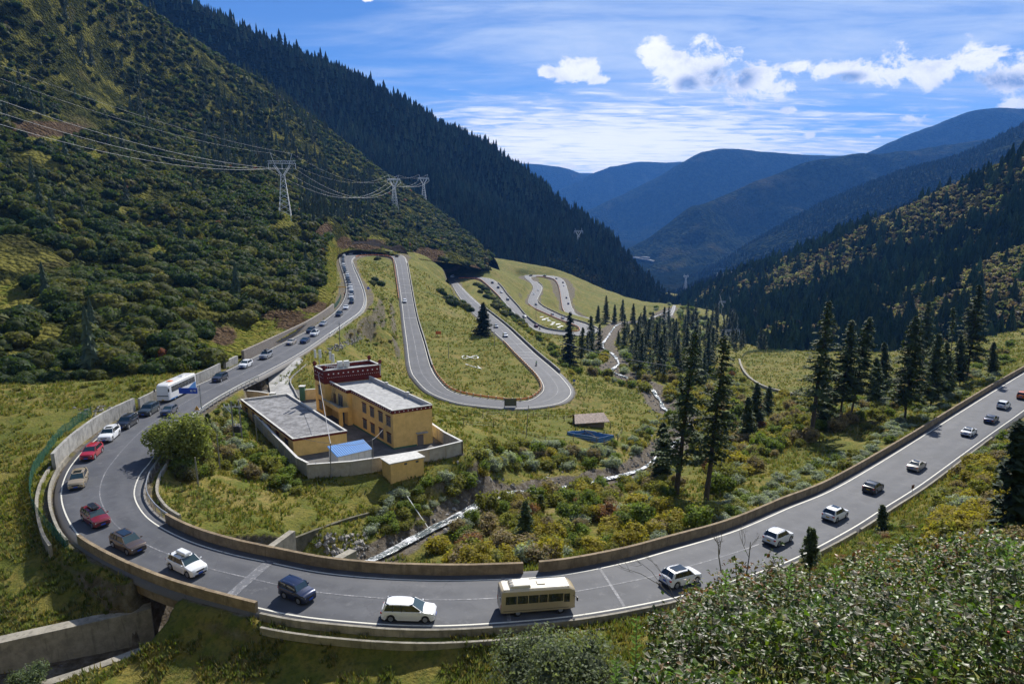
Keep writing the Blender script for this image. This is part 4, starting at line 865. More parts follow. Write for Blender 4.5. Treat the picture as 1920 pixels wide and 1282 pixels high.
def blue_shed():
    A = [P(440 + x / 4, 620 + y / 4, YH - 2.3 * YK)[:2] for x, y in ((693, 885), (965, 832), (1035, 893), (770, 955))]; c = np.array([*np.mean(A, 0), GZ]); root = empty('shed', tuple(c)); tag(root, 'small shed with a bright blue corrugated roof against the front wall', 'shed')
    A = [a - c[:2] for a in A]; n = 34; V = []; F = []
    for k in range(n + 1):
        z = 2.35 + (.05 if k % 2 else 0); p = A[0] + (A[1] - A[0]) * k / n; q = A[3] + (A[2] - A[3]) * k / n; V += [(*p, z + .18), (*q, z - .1)]
    for k in range(n): F.append((2 * k, 2 * k + 1, 2 * k + 3, 2 * k + 2))
    V2 = [(v[0], v[1], v[2] - .04) for v in V]; m = len(V)
    MB().add(V + V2, F + [tuple(i + m for i in f[::-1]) for f in F]).build('roof', M_BLUE, root)
    B = [np.mean(A, 0) + (a - np.mean(A, 0)) * .93 for a in A]; w = MB(); w.prism(B, -.2, 2.22); w.build('wall', M_PANW, root)
    s = MB()
    for k in range(6): p = B[3] + (B[2] - B[3]) * k / 5; s.box((p[0], p[1], 1.05), (.1, .1, 2.3), 0.4)
    s.build('wall_post', M_STEEL, root)
blue_shed()
def yellow_shed():
    A = [P(440 + x / 4, 620 + y / 4, YH - 2.6)[:2] for x, y in ((1090, 960), (1355, 905), (1430, 950), (1160, 1005))]; c = np.array([*np.mean(A, 0), CAMZ - YH - 0.1]); root = empty('shed', tuple(c)); tag(root, 'ochre shed with a flat concrete roof outside the front wall', 'shed')
    A = [a - c[:2] for a in A]; cc = np.mean(A, 0); B = [cc + (a - cc) * .92 for a in A]
    MB().prism(B, -1.5, 2.7).build('wall', M_YEL, root); MB().prism(A, 2.7, 2.86).build('roof', M_RIM, root)
    w = MB()
    for q in (.45, .8): p = B[3] + (B[2] - B[3]) * q; w.box((p[0], p[1] - .03, 2.3), (.45, .1, .28), .42)
    w.build('window', M_GLASS, root)
yellow_shed()
def yard_wall():
    tops = [(430.6, 727), (454, 752), (514, 814.5), (551, 852), (562.5, 863.6), (577, 868)]
    groups = [('pale rendered compound wall along the left side of the yard', tops, M_CREAMW, YH - 2.4 * YK), ('pale rendered compound wall along the front of the yard', [(577.5, 871), (620, 868), (662, 865), (730, 855), (797, 844), (866, 827.5)], M_CREAMW, YH - 2.4 * YK),
              ('pale rendered compound wall along the right end of the yard', [(866, 827.5), (832, 810), (809, 794)], M_CREAMW, YH - 2.4 * YK),
              ('cream compound wall with capped panels left of the gateway', [(437, 733), (472, 732.6), (502, 737.5)], M_CREAM, YH - 2.4 * YK), ('cream compound wall between the gateway and the tower', [(572, 731), (599, 729)], M_CREAM, YH - 2.4 * YK)]
    for lab, pts, m, H in groups:
        L = resample(np.array([P(x, y, H) for x, y in pts]), 3.2); c = L.mean(0); root = empty('compound_wall', (c[0], c[1], GZ)); tag(root, lab, 'wall')
        LL = L - np.array([c[0], c[1], CAMZ - H]); LL[:, 2] = 2.4 * YK
        MB().ribbon(LL, [(-.12, -3.2), (.12, -3.2), (.12, 0), (-.12, 0)]).build('wall', m, root)
        MB().ribbon(LL, [(-.2, 0.002), (.2, 0.002), (.2, .12), (-.2, .12)]).build('coping', M_RIM, root)
        for q in LL: b = MB(); b.box((q[0], q[1], .85), (.36, .36, 2.85)); b.build('pier', m, root)
    for px, py, hh, lab in ((511, 737, 2.0, 'green gate pillar left of the driveway'), (566.5, 724, 3.1, 'tall green gate pillar right of the driveway')):
        p = P(px, py, YH - hh); o = MB().box((0, 0, hh / 2), (1.0, 1.0, hh)).build('gate_pillar', M_GREENP); o.location = (p[0], p[1], GZ); tag(o, lab, 'pillar'); MB().box((0, 0, hh + .06), (1.25, 1.25, .12)).build('cap', M_RIM, o)
M_CREAMW = pbr('pale_render', (0.38, 0.355, 0.31), 0.9, var=0.15, vscale=1.2)
yard_wall()
def driveway():
    Lp = [(536, 674, 39.8), (520, 687, 40.1), (505, 701, 40.7), (504, 718, 41.5), (507, 736, 42.2), (508, 748, 42.35)]; Rp = [(570, 670, 40.1), (580, 680, 40.6), (566, 694, 41.1), (545, 715, 41.8), (553, 736, 42.25), (560, 750, 42.35)]
    A = catmull([P(*p) for p in Lp], 6); B = catmull([P(*p) for p in Rp], 6); n = len(A); m = 5; V = []
    for i in range(n):
        for k in range(m): V.append(A[i] + (B[i] - A[i]) * k / (m - 1) + [0, 0, .10])
    V += [v - [0, 0, 1.2] for v in (np.array(V))]; V = np.array(V); idx = np.arange(n * m).reshape(n, m); F = np.stack([idx[:-1, :-1], idx[:-1, 1:], idx[1:, 1:], idx[1:, :-1]], -1).reshape(-1, 4)
    N = n * m; side = [(idx[i, 0], idx[i + 1, 0], idx[i + 1, 0] + N, idx[i, 0] + N) for i in range(n - 1)] + [(idx[i + 1, -1], idx[i, -1], idx[i, -1] + N, idx[i + 1, -1] + N) for i in range(n - 1)]
    o = link('driveway', mesh_np('driveway', V, np.vstack([F[:, ::-1], np.array(side)])), M_DRIVE); tag(o, kind='structure')
    k = MB(); k.ribbon(resample(B[9:], 1.2), [(-.12, -.8), (.12, -.8), (.12, .55), (-.12, .55)]); o = k.build('kerb_wall', M_CONCG); tag(o, 'low curved kerb wall down the right side of the driveway', 'wall')
M_DRIVE = pbr('driveway_concrete', (0.33, 0.325, 0.31), 0.9, var=0.3, vscale=0.5)
driveway()

# ------------------------------------------------------------------ poles, wires, signs
M_POLE = pbr('concrete_pole', (0.22, 0.21, 0.19), 0.85, var=0.15); M_WIRE = pbr('wire', (0.3, 0.3, 0.3), 0.7, 0.0); M_DARK = pbr('dark_fitting', (0.03, 0.03, 0.035), 0.5)
M_WIREW = pbr('bright_wire', (0.5, 0.5, 0.5), 0.7, 0.0)
def hgt(b, py):
    lo, hi = 0., 80.
    for _ in range(40):
        m_ = (lo + hi) / 2; q = b - np.array([0, 0, CAMZ]); cz = math.cos(R(PITCH)); sz = math.sin(R(PITCH)); z = q[2] + m_
        y = 641 - 1280 * (q[1] * sz + z * cz) / (q[1] * cz - z * sz)
        if y > py: lo = m_
        else: hi = m_
    return lo
def pole(px, pyb, pxt, pyt, label, r=0.14, arm=False, H=None, group=None):
    b = P(px, pyb, H) if H else hit(px, pyb); h = hgt(b, pyt); o = empty('utility_pole', tuple(b)); tag(o, label, 'pole', group)
    lean = (pxt - px) / 1280 * b[1] * 0.6; MB().tube([(0, 0, -.5), (lean, 0, h)], r, 8, r * .7).build('pole', M_POLE, o)
    if arm: MB().box((lean, 0, h - .5), (1.6, .1, .12)).build('crossarm', M_STEEL, o); i = MB(); [i.tube([(lean + q, 0, h - .44), (lean + q, 0, h - .2)], .05, 5) for q in (-.7, 0, .7)]; i.build('insulator', M_WHITE, o)
    return b + np.array([lean, 0, h])
top_a = pole(620, 897, 626, 831, 'thin dark pole in the grass in front of the blue shed', 0.10)
top_b = pole(701, 884, 700, 824, 'thin pole by the front wall left of the ochre shed', 0.10)
pole(412.5, 881, 412.5, 815, 'grey pole in the bushes left of the yard', 0.13); pole(372, 911, 370, 857, 'pale pole on the grass right of the willow', 0.13)
pole(637, 648, 639, 604, 'dark pole beyond the building below the left road', 0.14, True); pole(665.5, 652, 665, 617, 'thin pole on the stony slope beyond the building', 0.11)
pole(841, 672, 841, 643, 'lone pole on the meadow by the infinity mark', 0.13); pole(927, 651, 927, 626, 'lone pole by the dark tree on the meadow', 0.13); pole(986, 820, 994, 760, 'leaning wooden pole in the pasture', 0.10)
pole(482, 822, 481, 778, 'lamp pole behind the left compound wall', 0.10, H=41.6); pole(1005, 600, 1005, 574, 'pole between the third and fourth legs', 0.18)
def transformer():
    b0 = hit(439.5, 829); b1 = b0 + np.array([1.15, 0.6, 0]); h = hgt(b0, 752); root = empty('transformer_poles', tuple(b0)); tag(root, 'pair of concrete poles with crossarm and transformer left of the yard', 'pole')
    for k, d in enumerate(((0, 0), (b1 - b0)[:2])): MB().tube([(d[0], d[1], -.5), (d[0] * .9, d[1], h)], .15, 8, .11).build('pole', M_POLE, root)
    MB().box((.2, 0, h - 1.0), (3.0, .12, .14)).build('crossarm', M_STEEL, root); b = MB(); b.tube([(0, 0, h - 2.2), (-1.0, 0, h - 1.0)], .05, 4); b.tube([(1.1, 0, h - 2.2), (1.7, 0, h - 1.0)], .05, 4); b.build('brace', M_STEEL, root)
    i = MB(); [i.tube([(q, 0, h - .93), (q, 0, h - .55)], .07, 6) for q in (-1.2, -.4, .7, 1.6)]; i.build('insulator', M_WHITE, root)
    t = MB(); t.box((.75, 0, 2.4), (1.1, .8, 1.1)); t.build('transformer', M_DARK, root, bevel=.05); t = MB(); [t.tube([(.45 + .3 * q, 0, 2.95), (.45 + .3 * q, 0, 3.4)], .07, 6) for q in range(3)]; t.build('bushing', M_WHITE, root)
    return b0 + np.array([0, 0, h])
top_t = transformer()
def cable(name, label, a, b, sag, r=0.03, m=None, group=None, n=24):
    a = np.array(a, float); b = np.array(b, float); t = np.linspace(0, 1, n)[:, None]; L = a + (b - a) * t; L[:, 2] -= (4 * sag * t * (1 - t))[:, 0]
    o = MB().tube(L, r, 4).build(name, m or M_WIRE); tag(o, label, 'cable', group); return o
mast_top = np.array([*W2(31.2, -.9), ZH(9.35 + 3.0)])
cable('cable', 'white cable slung from the tower roof to the thin pole in front', mast_top + [0, -1.2, -2.8], top_a, .5, .045, M_WIREW); cable('cable', 'cable slung across the yard between the two thin front poles', top_a, top_b, .6, .03)
cable('cable', 'cable running from the transformer poles to the front pole', top_t, top_a, 1.5, .025); cable('cable', 'cable looping from the pole by the ochre shed to the gable', top_b, np.array([*W2(2, .3), ZH(5)]), .4, .03)
pA = pole(1100, 735, 1100, 712, 'thin pole by the bend of the stream', .1)
cable('cable', 'long thin cable across the valley behind the two tall spruces', PZ(1050, 640, 240), PZ(1262, 686, 190), 1.0, .05, M_WIREW); cable('cable', 'thin cable crossing in front of the curved field wall', PZ(1262, 686, 190), PZ(1600, 730, 150), 2.5, .035)
cable('cable', 'pair of wires over the meadow by the dark tree', PZ(690, 515, 330), PZ(960, 590, 330), 1, .035, M_WIRE); cable('cable', 'wire crossing the cut bank above the stone wall', PZ(300, 600, 190), PZ(560, 605, 230), 1.5, .05, M_WIREW)
def leaning_post():
    a = hit(762, 938); b = hit(806, 994); a = a + np.array([0, 0, .9]); o = MB().tube([a, b], .09, 6).build('fallen_pole', M_WHITE); tag(o, 'white pole lying slanted down the bank to the stream', 'pole')
leaning_post()

M_SIGNB = pbr('sign_blue', (0.01, 0.06, 0.42), 0.4); M_SIGNY = pbr('sign_yellow', (0.65, 0.33, 0.03), 0.5); M_SIGNO = pbr('sign_rust_orange', (0.55, 0.13, 0.03), 0.6); M_SIGNBR = pbr('sign_brown', (0.12, 0.045, 0.03), 0.6)
def glyph(mb, x, z, s, kind, y=-0.04):
    st = {0: [(-.4, .35, .4, .35), (-.4, .1, .4, .1), (-.4, -.15, .4, -.15), (-.4, .45, -.4, -.4), (.4, .45, .4, -.4), (0, .45, 0, -.4), (-.45, -.4, .45, -.4)],
          1: [(-.45, .4, -.1, .4), (-.28, .45, -.28, -.4), (-.45, 0, -.1, 0), (.05, .4, .45, .4), (.05, .15, .45, .15), (.05, -.1, .45, -.1), (.25, .4, .25, -.4), (.05, -.4, .45, -.4)]}[kind]
    for a, b, c, d in st:
        cx, cz, lx, lz = (a + c) / 2 * s + x, (b + d) / 2 * s + z, abs(c - a) * s + .05, abs(d - b) * s + .05; mb.box((cx, y, cz), (lx, .02, lz))
def road_sign():
    b = P(380, 788, 39.4); h = hgt(b, 722); root = empty('direction_sign', tuple(b)); tag(root, 'blue direction sign with two white characters on a cantilever pole by the coach', 'road sign')
    MB().tube([(0, 0, -.5), (0, 0, h)], .13, 8, .1).build('pole', M_STEEL, root); z = h - 1.0
    a = MB(); a.tube([(0, 0, z + .1), (-2.2, -.05, z + .1)], .06, 6); a.build('arm', M_STEEL, root); p = MB(); p.box((-2.05, -.12, z), (3.3, .06, 1.05)); pn = p.build('sign_panel', M_SIGNB, root)
    g = MB(); glyph(g, -1.45, z + .02, .38, 0, -.165); glyph(g, -.85, z + .02, .38, 1, -.165); g.build('characters', M_WHITE, pn)
    b = P(371, 782, 39.0); root = empty('warning_sign', tuple(b)); tag(root, 'yellow triangular warning sign with a white plate under it', 'road sign')
    MB().tube([(0, 0, -.3), (0, 0, 2.0)], .04, 6).build('pole', M_STEEL, root); t = MB(); t.add([(-.5, -.05, 1.35), (.5, -.05, 1.35), (0, -.05, 2.2), (-.5, -.09, 1.35), (.5, -.09, 1.35), (0, -.09, 2.2)], [(0, 1, 2), (5, 4, 3), (0, 3, 4, 1), (1, 4, 5, 2), (2, 5, 3, 0)]); tt = t.build('triangle', M_SIGNY, root)
    g = MB(); g.box((0, -.1, 1.65), (.1, .02, .28)); g.box((0, -.1, 1.45), (.1, .02, .07)); g.build('mark', M_DARK, tt); MB().box((0, -.07, 1.15), (.95, .04, .25)).build('plate', M_WHITE, root)
    b = hit(1709, 931); b = b if b is not None else P(1709, 931, 41); root = empty('marker_sign', tuple(b)); tag(root, 'small square brown sign on the outer kerb of the right straight', 'road sign')
    MB().tube([(0, 0, -.3), (0, 0, 1.9)], .035, 6).build('pole', M_STEEL, root); MB().box((0, -.05, 1.65), (.62, .04, .62), .5).build('sign_panel', M_SIGNBR, root)
    b = hit(822, 631); root = empty('notice_board', tuple(b)); tag(root, 'orange notice board on two legs in the meadow', 'sign')
    for s in (-1.1, 1.1): MB().box((s, 0, .9), (.14, .14, 2.4)).build('leg', M_SIGNO, root)
    MB().box((0, 0, 1.7), (2.3, .1, 1.35)).build('sign_panel', M_SIGNO, root)
    b = hit(957, 763); root = empty('billboard', tuple(b)); tag(root, 'dark square board standing by the barrier of the bottom hairpin', 'sign')
    for s in (-1.7, 1.7): MB().box((s, 0, 1.1), (.16, .16, 3.2)).build('leg', M_DARK, root)
    MB().box((0, 0, 1.5), (3.4, .16, 2.3)).build('sign_panel', pbr('board_back', (0.10, 0.10, 0.06), 0.7, var=.3), root)
    b = P(691, 552, 43); root = empty('round_sign', tuple(b)); tag(root, 'round dark traffic sign on the outer edge of the left road', 'road sign'); MB().tube([(0, 0, -.3), (0, 0, 3.2)], .06, 6).build('pole', M_STEEL, root)
    MB().tube([(0, -.03, 2.9), (0, .03, 2.9)], .6, 16).build('disc', M_SIGNB, root)
    b = P(1076, 742, 59.8); root = empty('round_sign', tuple(b)); tag(root, 'small blue round sign at the outside of the bottom hairpin', 'road sign'); MB().tube([(0, 0, -.3), (0, 0, 5)], .07, 6).build('pole', M_STEEL, root)
    MB().tube([(0, -.03, 4.9), (0, .03, 4.9)], .4, 16).build('disc', M_SIGNB, root)
    a = P(637, 545, 40.2); o = empty('height_limit_arm', tuple(a)); tag(o, 'yellow horizontal beam on a post beside the queue on the left road', 'barrier'); MB().tube([(0, 0, -1), (0, 0, 1.6)], .1, 6).build('post', M_STEEL, o); MB().box((1.0, 0, 1.6), (4.0, .2, .42)).build('beam', M_SIGNY, o)
road_sign()

# stone marks laid out on the meadows
def stone_marks():
    def stroke(mb, pts, w=.5):
        for i in range(len(pts) - 1):
            a, b = np.array(pts[i]), np.array(pts[i + 1]); n = max(1, int(np.linalg.norm(b - a) / (w * .55)))
            for k in range(n):
                q = a + (b - a) * (k + .5) / n; mb.box((q[0] + random.uniform(-.05, .05), q[1] + random.uniform(-.05, .05), gz(*q[:2]) + .08), (w * random.uniform(.7, 1.1), w * random.uniform(.7, 1.1), .22), random.uniform(0, 3))
    def on(px, py): h_ = hit(px, py); return h_[:2]
    m = MB(); pts = []
    for k in range(41):
        t = 2 * math.pi * k / 40; pts.append(on(881.5 + 15 * math.cos(t), 670 + 2.6 * math.sin(2 * t) * (1 if True else 0)))
    stroke(m, pts, .5); o = m.build('stone_mark', M_WHITE); tag(o, 'white infinity sign laid in stones on the meadow', 'stone mark')
    m = MB(); stroke(m, [on(873, 683), on(888, 688), on(901, 691)], .4); stroke(m, [on(896, 687), on(902, 692)], .4); o = m.build('stone_mark', M_WHITE); tag(o, 'white stone arrow on the meadow below the infinity sign', 'stone mark')
    root = empty('stone_lettering', tuple(hit(1035, 604))); tag(root, 'rows of white stone characters on the slope inside the third hairpin', 'stone mark'); o0 = root.location.copy()
    for i, (x, y) in enumerate([(1017, 594), (1024, 597.5), (1031, 601), (1039, 604.5), (1047, 608), (1053, 611.5), (1021, 599), (1036, 608), (1049, 614)]):
        m = MB(); p0 = (x - 4, y + 1)
        for k in range(5): p1 = (x + random.uniform(-4.5, 4.5), y + random.uniform(-1, 1)); stroke(m, [on(*p0), on(*p1)], 1.0); p0 = p1
        o = m.build('character', M_WHITE, root); o.location = tuple(-o0)
stone_marks()

def hut():
    b = hit(1103, 797); root = empty('hut', tuple(b), .25); tag(root, 'low hut with a patched weathered roof in the pasture', 'hut')
    m = pbr('old_boards', (0.42, 0.33, 0.27), 0.9, var=.35, vscale=2.5)
    MB().box((0, 0, .9), (7, 4, 2.0)).build('wall', M_WOODP, root); r = MB(); L = 4.6
    r.add([(-L, -2.8, 1.7), (L, -2.8, 1.5), (L * .9, .2, 3.0), (-L * .8, .2, 3.1), (-L, 2.8, 1.8), (L, 2.8, 1.7)] + [(-L, -2.8, 1.55), (L, -2.8, 1.35), (L * .9, .2, 2.85), (-L * .8, .2, 2.95), (-L, 2.8, 1.65), (L, 2.8, 1.55)],
          [(0, 1, 2, 3), (3, 2, 5, 4), (6, 9, 8, 7), (9, 10, 11, 8), (0, 6, 7, 1), (1, 7, 8, 2), (2, 8, 11, 5), (5, 11, 10, 4), (4, 10, 9, 3), (3, 9, 6, 0)]); r.build('roof', m, root)
    b = hit(1106, 822); root = empty('livestock_pen', tuple(b)); tag(root, 'open pen fenced with blue sheeting in the pasture below the hut', 'pen')
    C = [(-5.2, 1.2), (-1.0, 2.4), (5.4, -1.0), (1.5, -3.0)]
    for i in range(4):
        a, c2 = np.array(C[i]), np.array(C[(i + 1) % 4]); q = MB(); q.ribbon(np.array([[*a, 0], [*((a * 2 + c2) / 3), .1], [*((a + c2 * 2) / 3), -.08], [*c2, 0]]), [(-.03, 0), (.03, 0), (.03, 1.25), (-.03, 1.25)]); q.build('side_panel', M_BLUE, root)
        MB().tube([(*a, -.3), (*a, 1.6)], .07, 5).build('post', M_WOODP, root)
    p = MB(); p.tube([(-3, 0, 1.2), (3.5, .6, 1.5)], .07, 5); p.tube([(-1, 2, 1.3), (1, -2, 1.3)], .07, 5); p.build('top_pole', M_WOODP, root)
hut()
def wire_fence():
    for lab, pts in (('wooden post and wire fence along the top of the pasture', [(905, 783), (915, 781), (970, 779), (1000, 782), (1029, 786), (1058, 790), (1075, 788)]), ('wooden post and wire fence between the pasture and the gully', [(870, 800), (926, 802), (1022, 830), (1075, 828), (1118, 832), (1133, 836), (1158, 826), (1166, 812), (1145, 803)])):
        L = [hit(*p) for p in pts]; c = L[len(L) // 2]; root = empty('wire_fence', tuple(c)); tag(root, lab, 'fence'); w = MB()
        for i, q in enumerate(L):
            MB().tube([(0, 0, -.4), (random.uniform(-.1, .1), 0, 1.7)], .09, 5).build('post', M_WOODP, root).location = tuple(q - c)
            if i: [w.tube([L[i - 1] - c + [0, 0, z], q - c + [0, 0, z]], .015, 3, caps=False) for z in (.6, 1.2)]
        w.build('wire', M_WIRE, root)
wire_fence()
def field_wall():
    pts = [(1386, 676), (1390, 690), (1402, 708), (1424, 724), (1452, 734), (1492, 743)]; L = resample(catmull([hit(*p) + np.array([0, 0, .3]) for p in pts], 6), 3)
    o = MB().ribbon(L, [(-.5, -3.5), (.5, -3.5), (.5, .9), (-.5, .9)]).build('field_wall', M_CONC); tag(o, 'curved pale concrete wall round the near edge of the field on the right', 'wall')
    L = resample(catmull([hit(*p) for p in [(1392, 672), (1400, 664), (1425, 661), (1480, 660), (1550, 660)]], 6), 2.5); root = empty('mesh_fence', tuple(L[5])); tag(root, 'dark green wire mesh fence along the far edge of the right field', 'fence')
    MB().ribbon(L - L[5], [(-.02, 0), (.02, 0), (.02, 2.0), (-.02, 2.0)]).build('mesh_panel', M_GMESH, root)
field_wall()

def far_road():
    hl = [bpy.data.objects[k] for k in HILLS]
    mb = MB()
    for pts in ([(1188, 483), (1200, 485.5), (1214, 487.5), (1226, 490.5)], [(1190, 483), (1205, 482.6), (1218, 484)], [(1352, 521), (1362, 520), (1374, 516), (1380, 511)], [(1328, 508), (1345, 506), (1366, 505)]):
        L = [hit(*p, hl) for p in pts]; L = np.array([q for q in L if q is not None])
        if len(L) > 2:
            L = L[np.abs(L[:, 1] - np.median(L[:, 1])) < 500]
            if len(L) > 1: mb.ribbon(resample(L, 20) + [0, 0, 4], [(-7, -6), (7, -6), (7, 0), (-7, 0)])
    if mb.n: o = mb.build('valley_road', M_CONCG); tag(o, kind='structure')
far_road()
# ------------------------------------------------------------------ power line
def pylon(px, py, Z, label, h=35.0, rz=0.0, thick=0.16):
    b = PZ(px, py, Z); root = empty('transmission_pylon', tuple(b), rz); tag(root, label, 'pylon', 'pylons of the power line')
    r = thick; wz = h * .70; bw, ww = 3.6, 1.15; T = MB()
    cs = [(-1, -1), (1, -1), (1, 1), (-1, 1)]
    for a, c in cs: T.tube([(a * bw, c * bw, -4), (a * ww, c * ww, wz)], r, 4)
    n = 8; lev = [wz * (1 - (1 - k / n) ** 1.15) for k in range(n + 1)]
    for k in range(n):
        z0, z1 = lev[k], lev[k + 1]; w0 = bw + (ww - bw) * z0 / wz; w1 = bw + (ww - bw) * z1 / wz
        for i in range(4):
            a, c = cs[i], cs[(i + 1) % 4]; T.tube([(a[0] * w0, a[1] * w0, z0), (c[0] * w1, c[1] * w1, z1)], r * .6, 3); T.tube([(c[0] * w0, c[1] * w0, z0), (a[0] * w1, a[1] * w1, z1)], r * .6, 3)
    T.build('lattice_body', M_PYL, root)
    hz = h * .93
    for s in (-1, 1):
        A = MB()
        for c in (-1, 1):
            for dx in (0, 1.0): A.tube([(s * (.3 + dx * .85), c * ww, wz), (s * (4.0 + dx), c * .5, hz - 2)], r * .9, 4)
            A.tube([(s * 4.0, c * .5, hz - 2), (s * 6.2, 0, h + 2.6)], r * .8, 4)
        for k in range(6):
            q0, q1 = k / 6, (k + 1) / 6; A.tube([(s * (.3 + 3.7 * q0), -ww + q0 * .5, wz + (hz - 2 - wz) * q0), (s * (1.15 + 3.85 * q1), ww - q1 * .5, wz + (hz - 2 - wz) * q1)], r * .6, 3)
        A.build('fork_arm', M_PYL, root)
    X = MB()
    for z in (hz - 1, hz + .6):
        for c in (-.5, .5): X.tube([(-8, c * (.3 if z > hz else 1), z), (8, c * (.3 if z > hz else 1), z)], r * .8, 4)
    for k in range(12): x0 = -8 + k * 16 / 12; X.tube([(x0, -.5, hz - 1), (x0 + 16 / 12, .2, hz + .6)], r * .6, 3); X.tube([(x0, .5, hz + .6), (x0 + 16 / 12, -.3, hz - 1)], r * .6, 3)
    X.build('crossbeam', M_PYL, root)
    for x in (-7.8, 0, 7.8): MB().tube([(x, 0, hz - 1), (x, 0, hz - 4.2)], r * 1.3, 6).build('insulator', M_WHITE, root)
    ca, sa = math.cos(rz), math.sin(rz)
    return [b + np.array([x * ca, x * sa, hz - 4.2]) for x in (-7.8, 0, 7.8)] + [b + np.array([x * ca, x * sa, h + 2.6]) for x in (-6.2, 6.2)]
M_PYL = pbr('pylon_steel', (0.62, 0.63, 0.65), 0.6, 0.0)
p1 = pylon(535, 404, 424, 'large lattice pylon standing clear on the bushy slope', 34, 0.25, .12)
p2 = pylon(740, 390, 815, 'second lattice pylon on the ridge, left of the distant one', 35, 0.5, .24)
p3 = pylon(795, 378, 1000, 'third lattice pylon partly hidden behind the ridge', 35, 0.3, .27)
p4 = pylon(1084, 466, 1180, 'small distant pylon low on the dark forested spur', 32, 0.2, .22)
p5 = pylon(1366, 680, 560, 'lattice pylon rising behind the two tall spruces', 30, 0.1, .11)
p6 = pylon(1357, 606, 860, 'pylon standing in the forest below the valley road', 30, 0.1, .14)
p7 = pylon(1349, 545, 1300, 'distant pylon at the mouth of the valley, right one', 32, 0.2, .28); p8 = pylon(1285, 540, 1750, 'farthest pylon at the mouth of the valley, left one', 34, 0.4, .34)
off = [PZ(-330, 60, 215), PZ(-330, 92, 208), PZ(-330, 122, 200), PZ(-330, 14, 222), PZ(-330, -16, 230)]
wn = ['left phase conductor', 'middle phase conductor', 'right phase conductor', 'upper left earth wire', 'upper right earth wire']
off = [off[2], off[1], off[0], off[3], off[4]]
for a, b, s, r, txt in ((off, p1, 9, .09, 'sweeping in from the top left'), (p1, p2, 17, .11, 'hanging between the large pylon and the ridge'), (p2, p3, 6, .14, 'between the two ridge pylons'), (p5, p6, 6, .11, 'above the forest beyond the tall spruces'), (p6, p7, 9, .16, 'running away down the valley')):
    for k in range(5): cable('power_line', wn[k] + ' ' + txt, a[k], b[k], s * (1 if k < 3 else .75), r * (.62 if k < 3 else .34), M_WIREW, 'wires of the power line')
# ------------------------------------------------------------------ vegetation
def foliage_mat(name, rough=0.55, trans=0.35, gloss=0.25):
    m, t, out = mat(name); at = t.new('ShaderNodeAttribute', attribute_name='tint'); oi = t.new('ShaderNodeObjectInfo')
    rnd = t.math('ADD', 0.82, t.math('MULTIPLY', oi.outputs['Random'], 0.36))
    V = t.new('ShaderNodeNewGeometry').outputs['Position']
    n = t.noise(V, 1.7, 2, 0.6); br = t.math('MULTIPLY', rnd, t.math('ADD', 0.72, t.math('MULTIPLY', n, 0.56)))
    col = t.new('ShaderNodeVectorMath', operation='SCALE'); t.l.new(at.outputs['Color'], col.inputs[0]); t.l.new(br, col.inputs[3])
    b = t.new('ShaderNodeBsdfPrincipled', ins={'Roughness': rough, 'Specular IOR Level': gloss}); t.l.new(col.outputs[0], b.inputs['Base Color'])
    tr = t.new('ShaderNodeBsdfTranslucent'); hs = t.new('ShaderNodeMix', data_type='RGBA', blend_type='MULTIPLY'); hs.inputs[0].default_value = 1
    t.l.new(col.outputs[0], hs.inputs[6]); hs.inputs[7].default_value = (1.5, 1.6, 0.7, 1); t.l.new(hs.outputs[2], tr.inputs[0])
    mx = t.new('ShaderNodeMixShader'); mx.inputs[0].default_value = trans; t.l.new(b.outputs[0], mx.inputs[1]); t.l.new(tr.outputs[0], mx.inputs[2]); t.l.new(mx.outputs[0], out.inputs[0]); return m
M_LEAF = foliage_mat('foliage', 0.7, 0.38, 0.12); M_NEEDLE = foliage_mat('needles', 0.7, 0.15, 0.15); M_GLOSSY = foliage_mat('glossy_leaves', 0.42, 0.35, 0.3)
M_BARK = pbr('bark', (0.075, 0.06, 0.048), 0.95, var=0.3, vscale=4); M_BARKG = pbr('grey_bark', (0.20, 0.18, 0.16), 0.9, var=0.2)

def cards(c, nrm, size, rng, aspect=1.6, spread=0.7, quad=False):
    """leaf cards: c (n,3) centres, nrm (n,3) preferred facing, size (n,)"""
    n = len(c); d = nrm + rng.normal(0, spread, (n, 3)); d /= np.linalg.norm(d, axis=1)[:, None] + 1e-9
    r = rng.normal(0, 1, (n, 3)); a = np.cross(d, r); a /= np.linalg.norm(a, axis=1)[:, None] + 1e-9; b = np.cross(d, a)
    s = size[:, None]
    if quad:
        V = np.stack([c - a * s * aspect * .5, c - b * s * .5, c + a * s * aspect * .5, c + b * s * .5], 1).reshape(-1, 3)
        return V, np.arange(4 * n).reshape(n, 4)
    V = np.stack([c - a * s * aspect * .5 - b * s * .3, c + a * s * aspect * .5 - b * s * .2, c + b * s * .75], 1).reshape(-1, 3)
    return V, np.arange(3 * n).reshape(n, 3)
def ico(sub):
    import bmesh
    bm = bmesh.new(); bmesh.ops.create_icosphere(bm, subdivisions=sub, radius=1.0); bm.verts.ensure_lookup_table()
    V = np.array([v.co[:] for v in bm.verts]); F = np.array([[v.index for v in f.verts] for f in bm.faces]); bm.free(); return V, F
ICO1, ICO2 = ico(1), ico(2)
def shade(tint, k):  # per-vertex tints around a leaf colour: tone varies with k, inner cores are set darker than leaves
    return np.clip(np.array(tint)[None] * k[:, None], 0, 1)
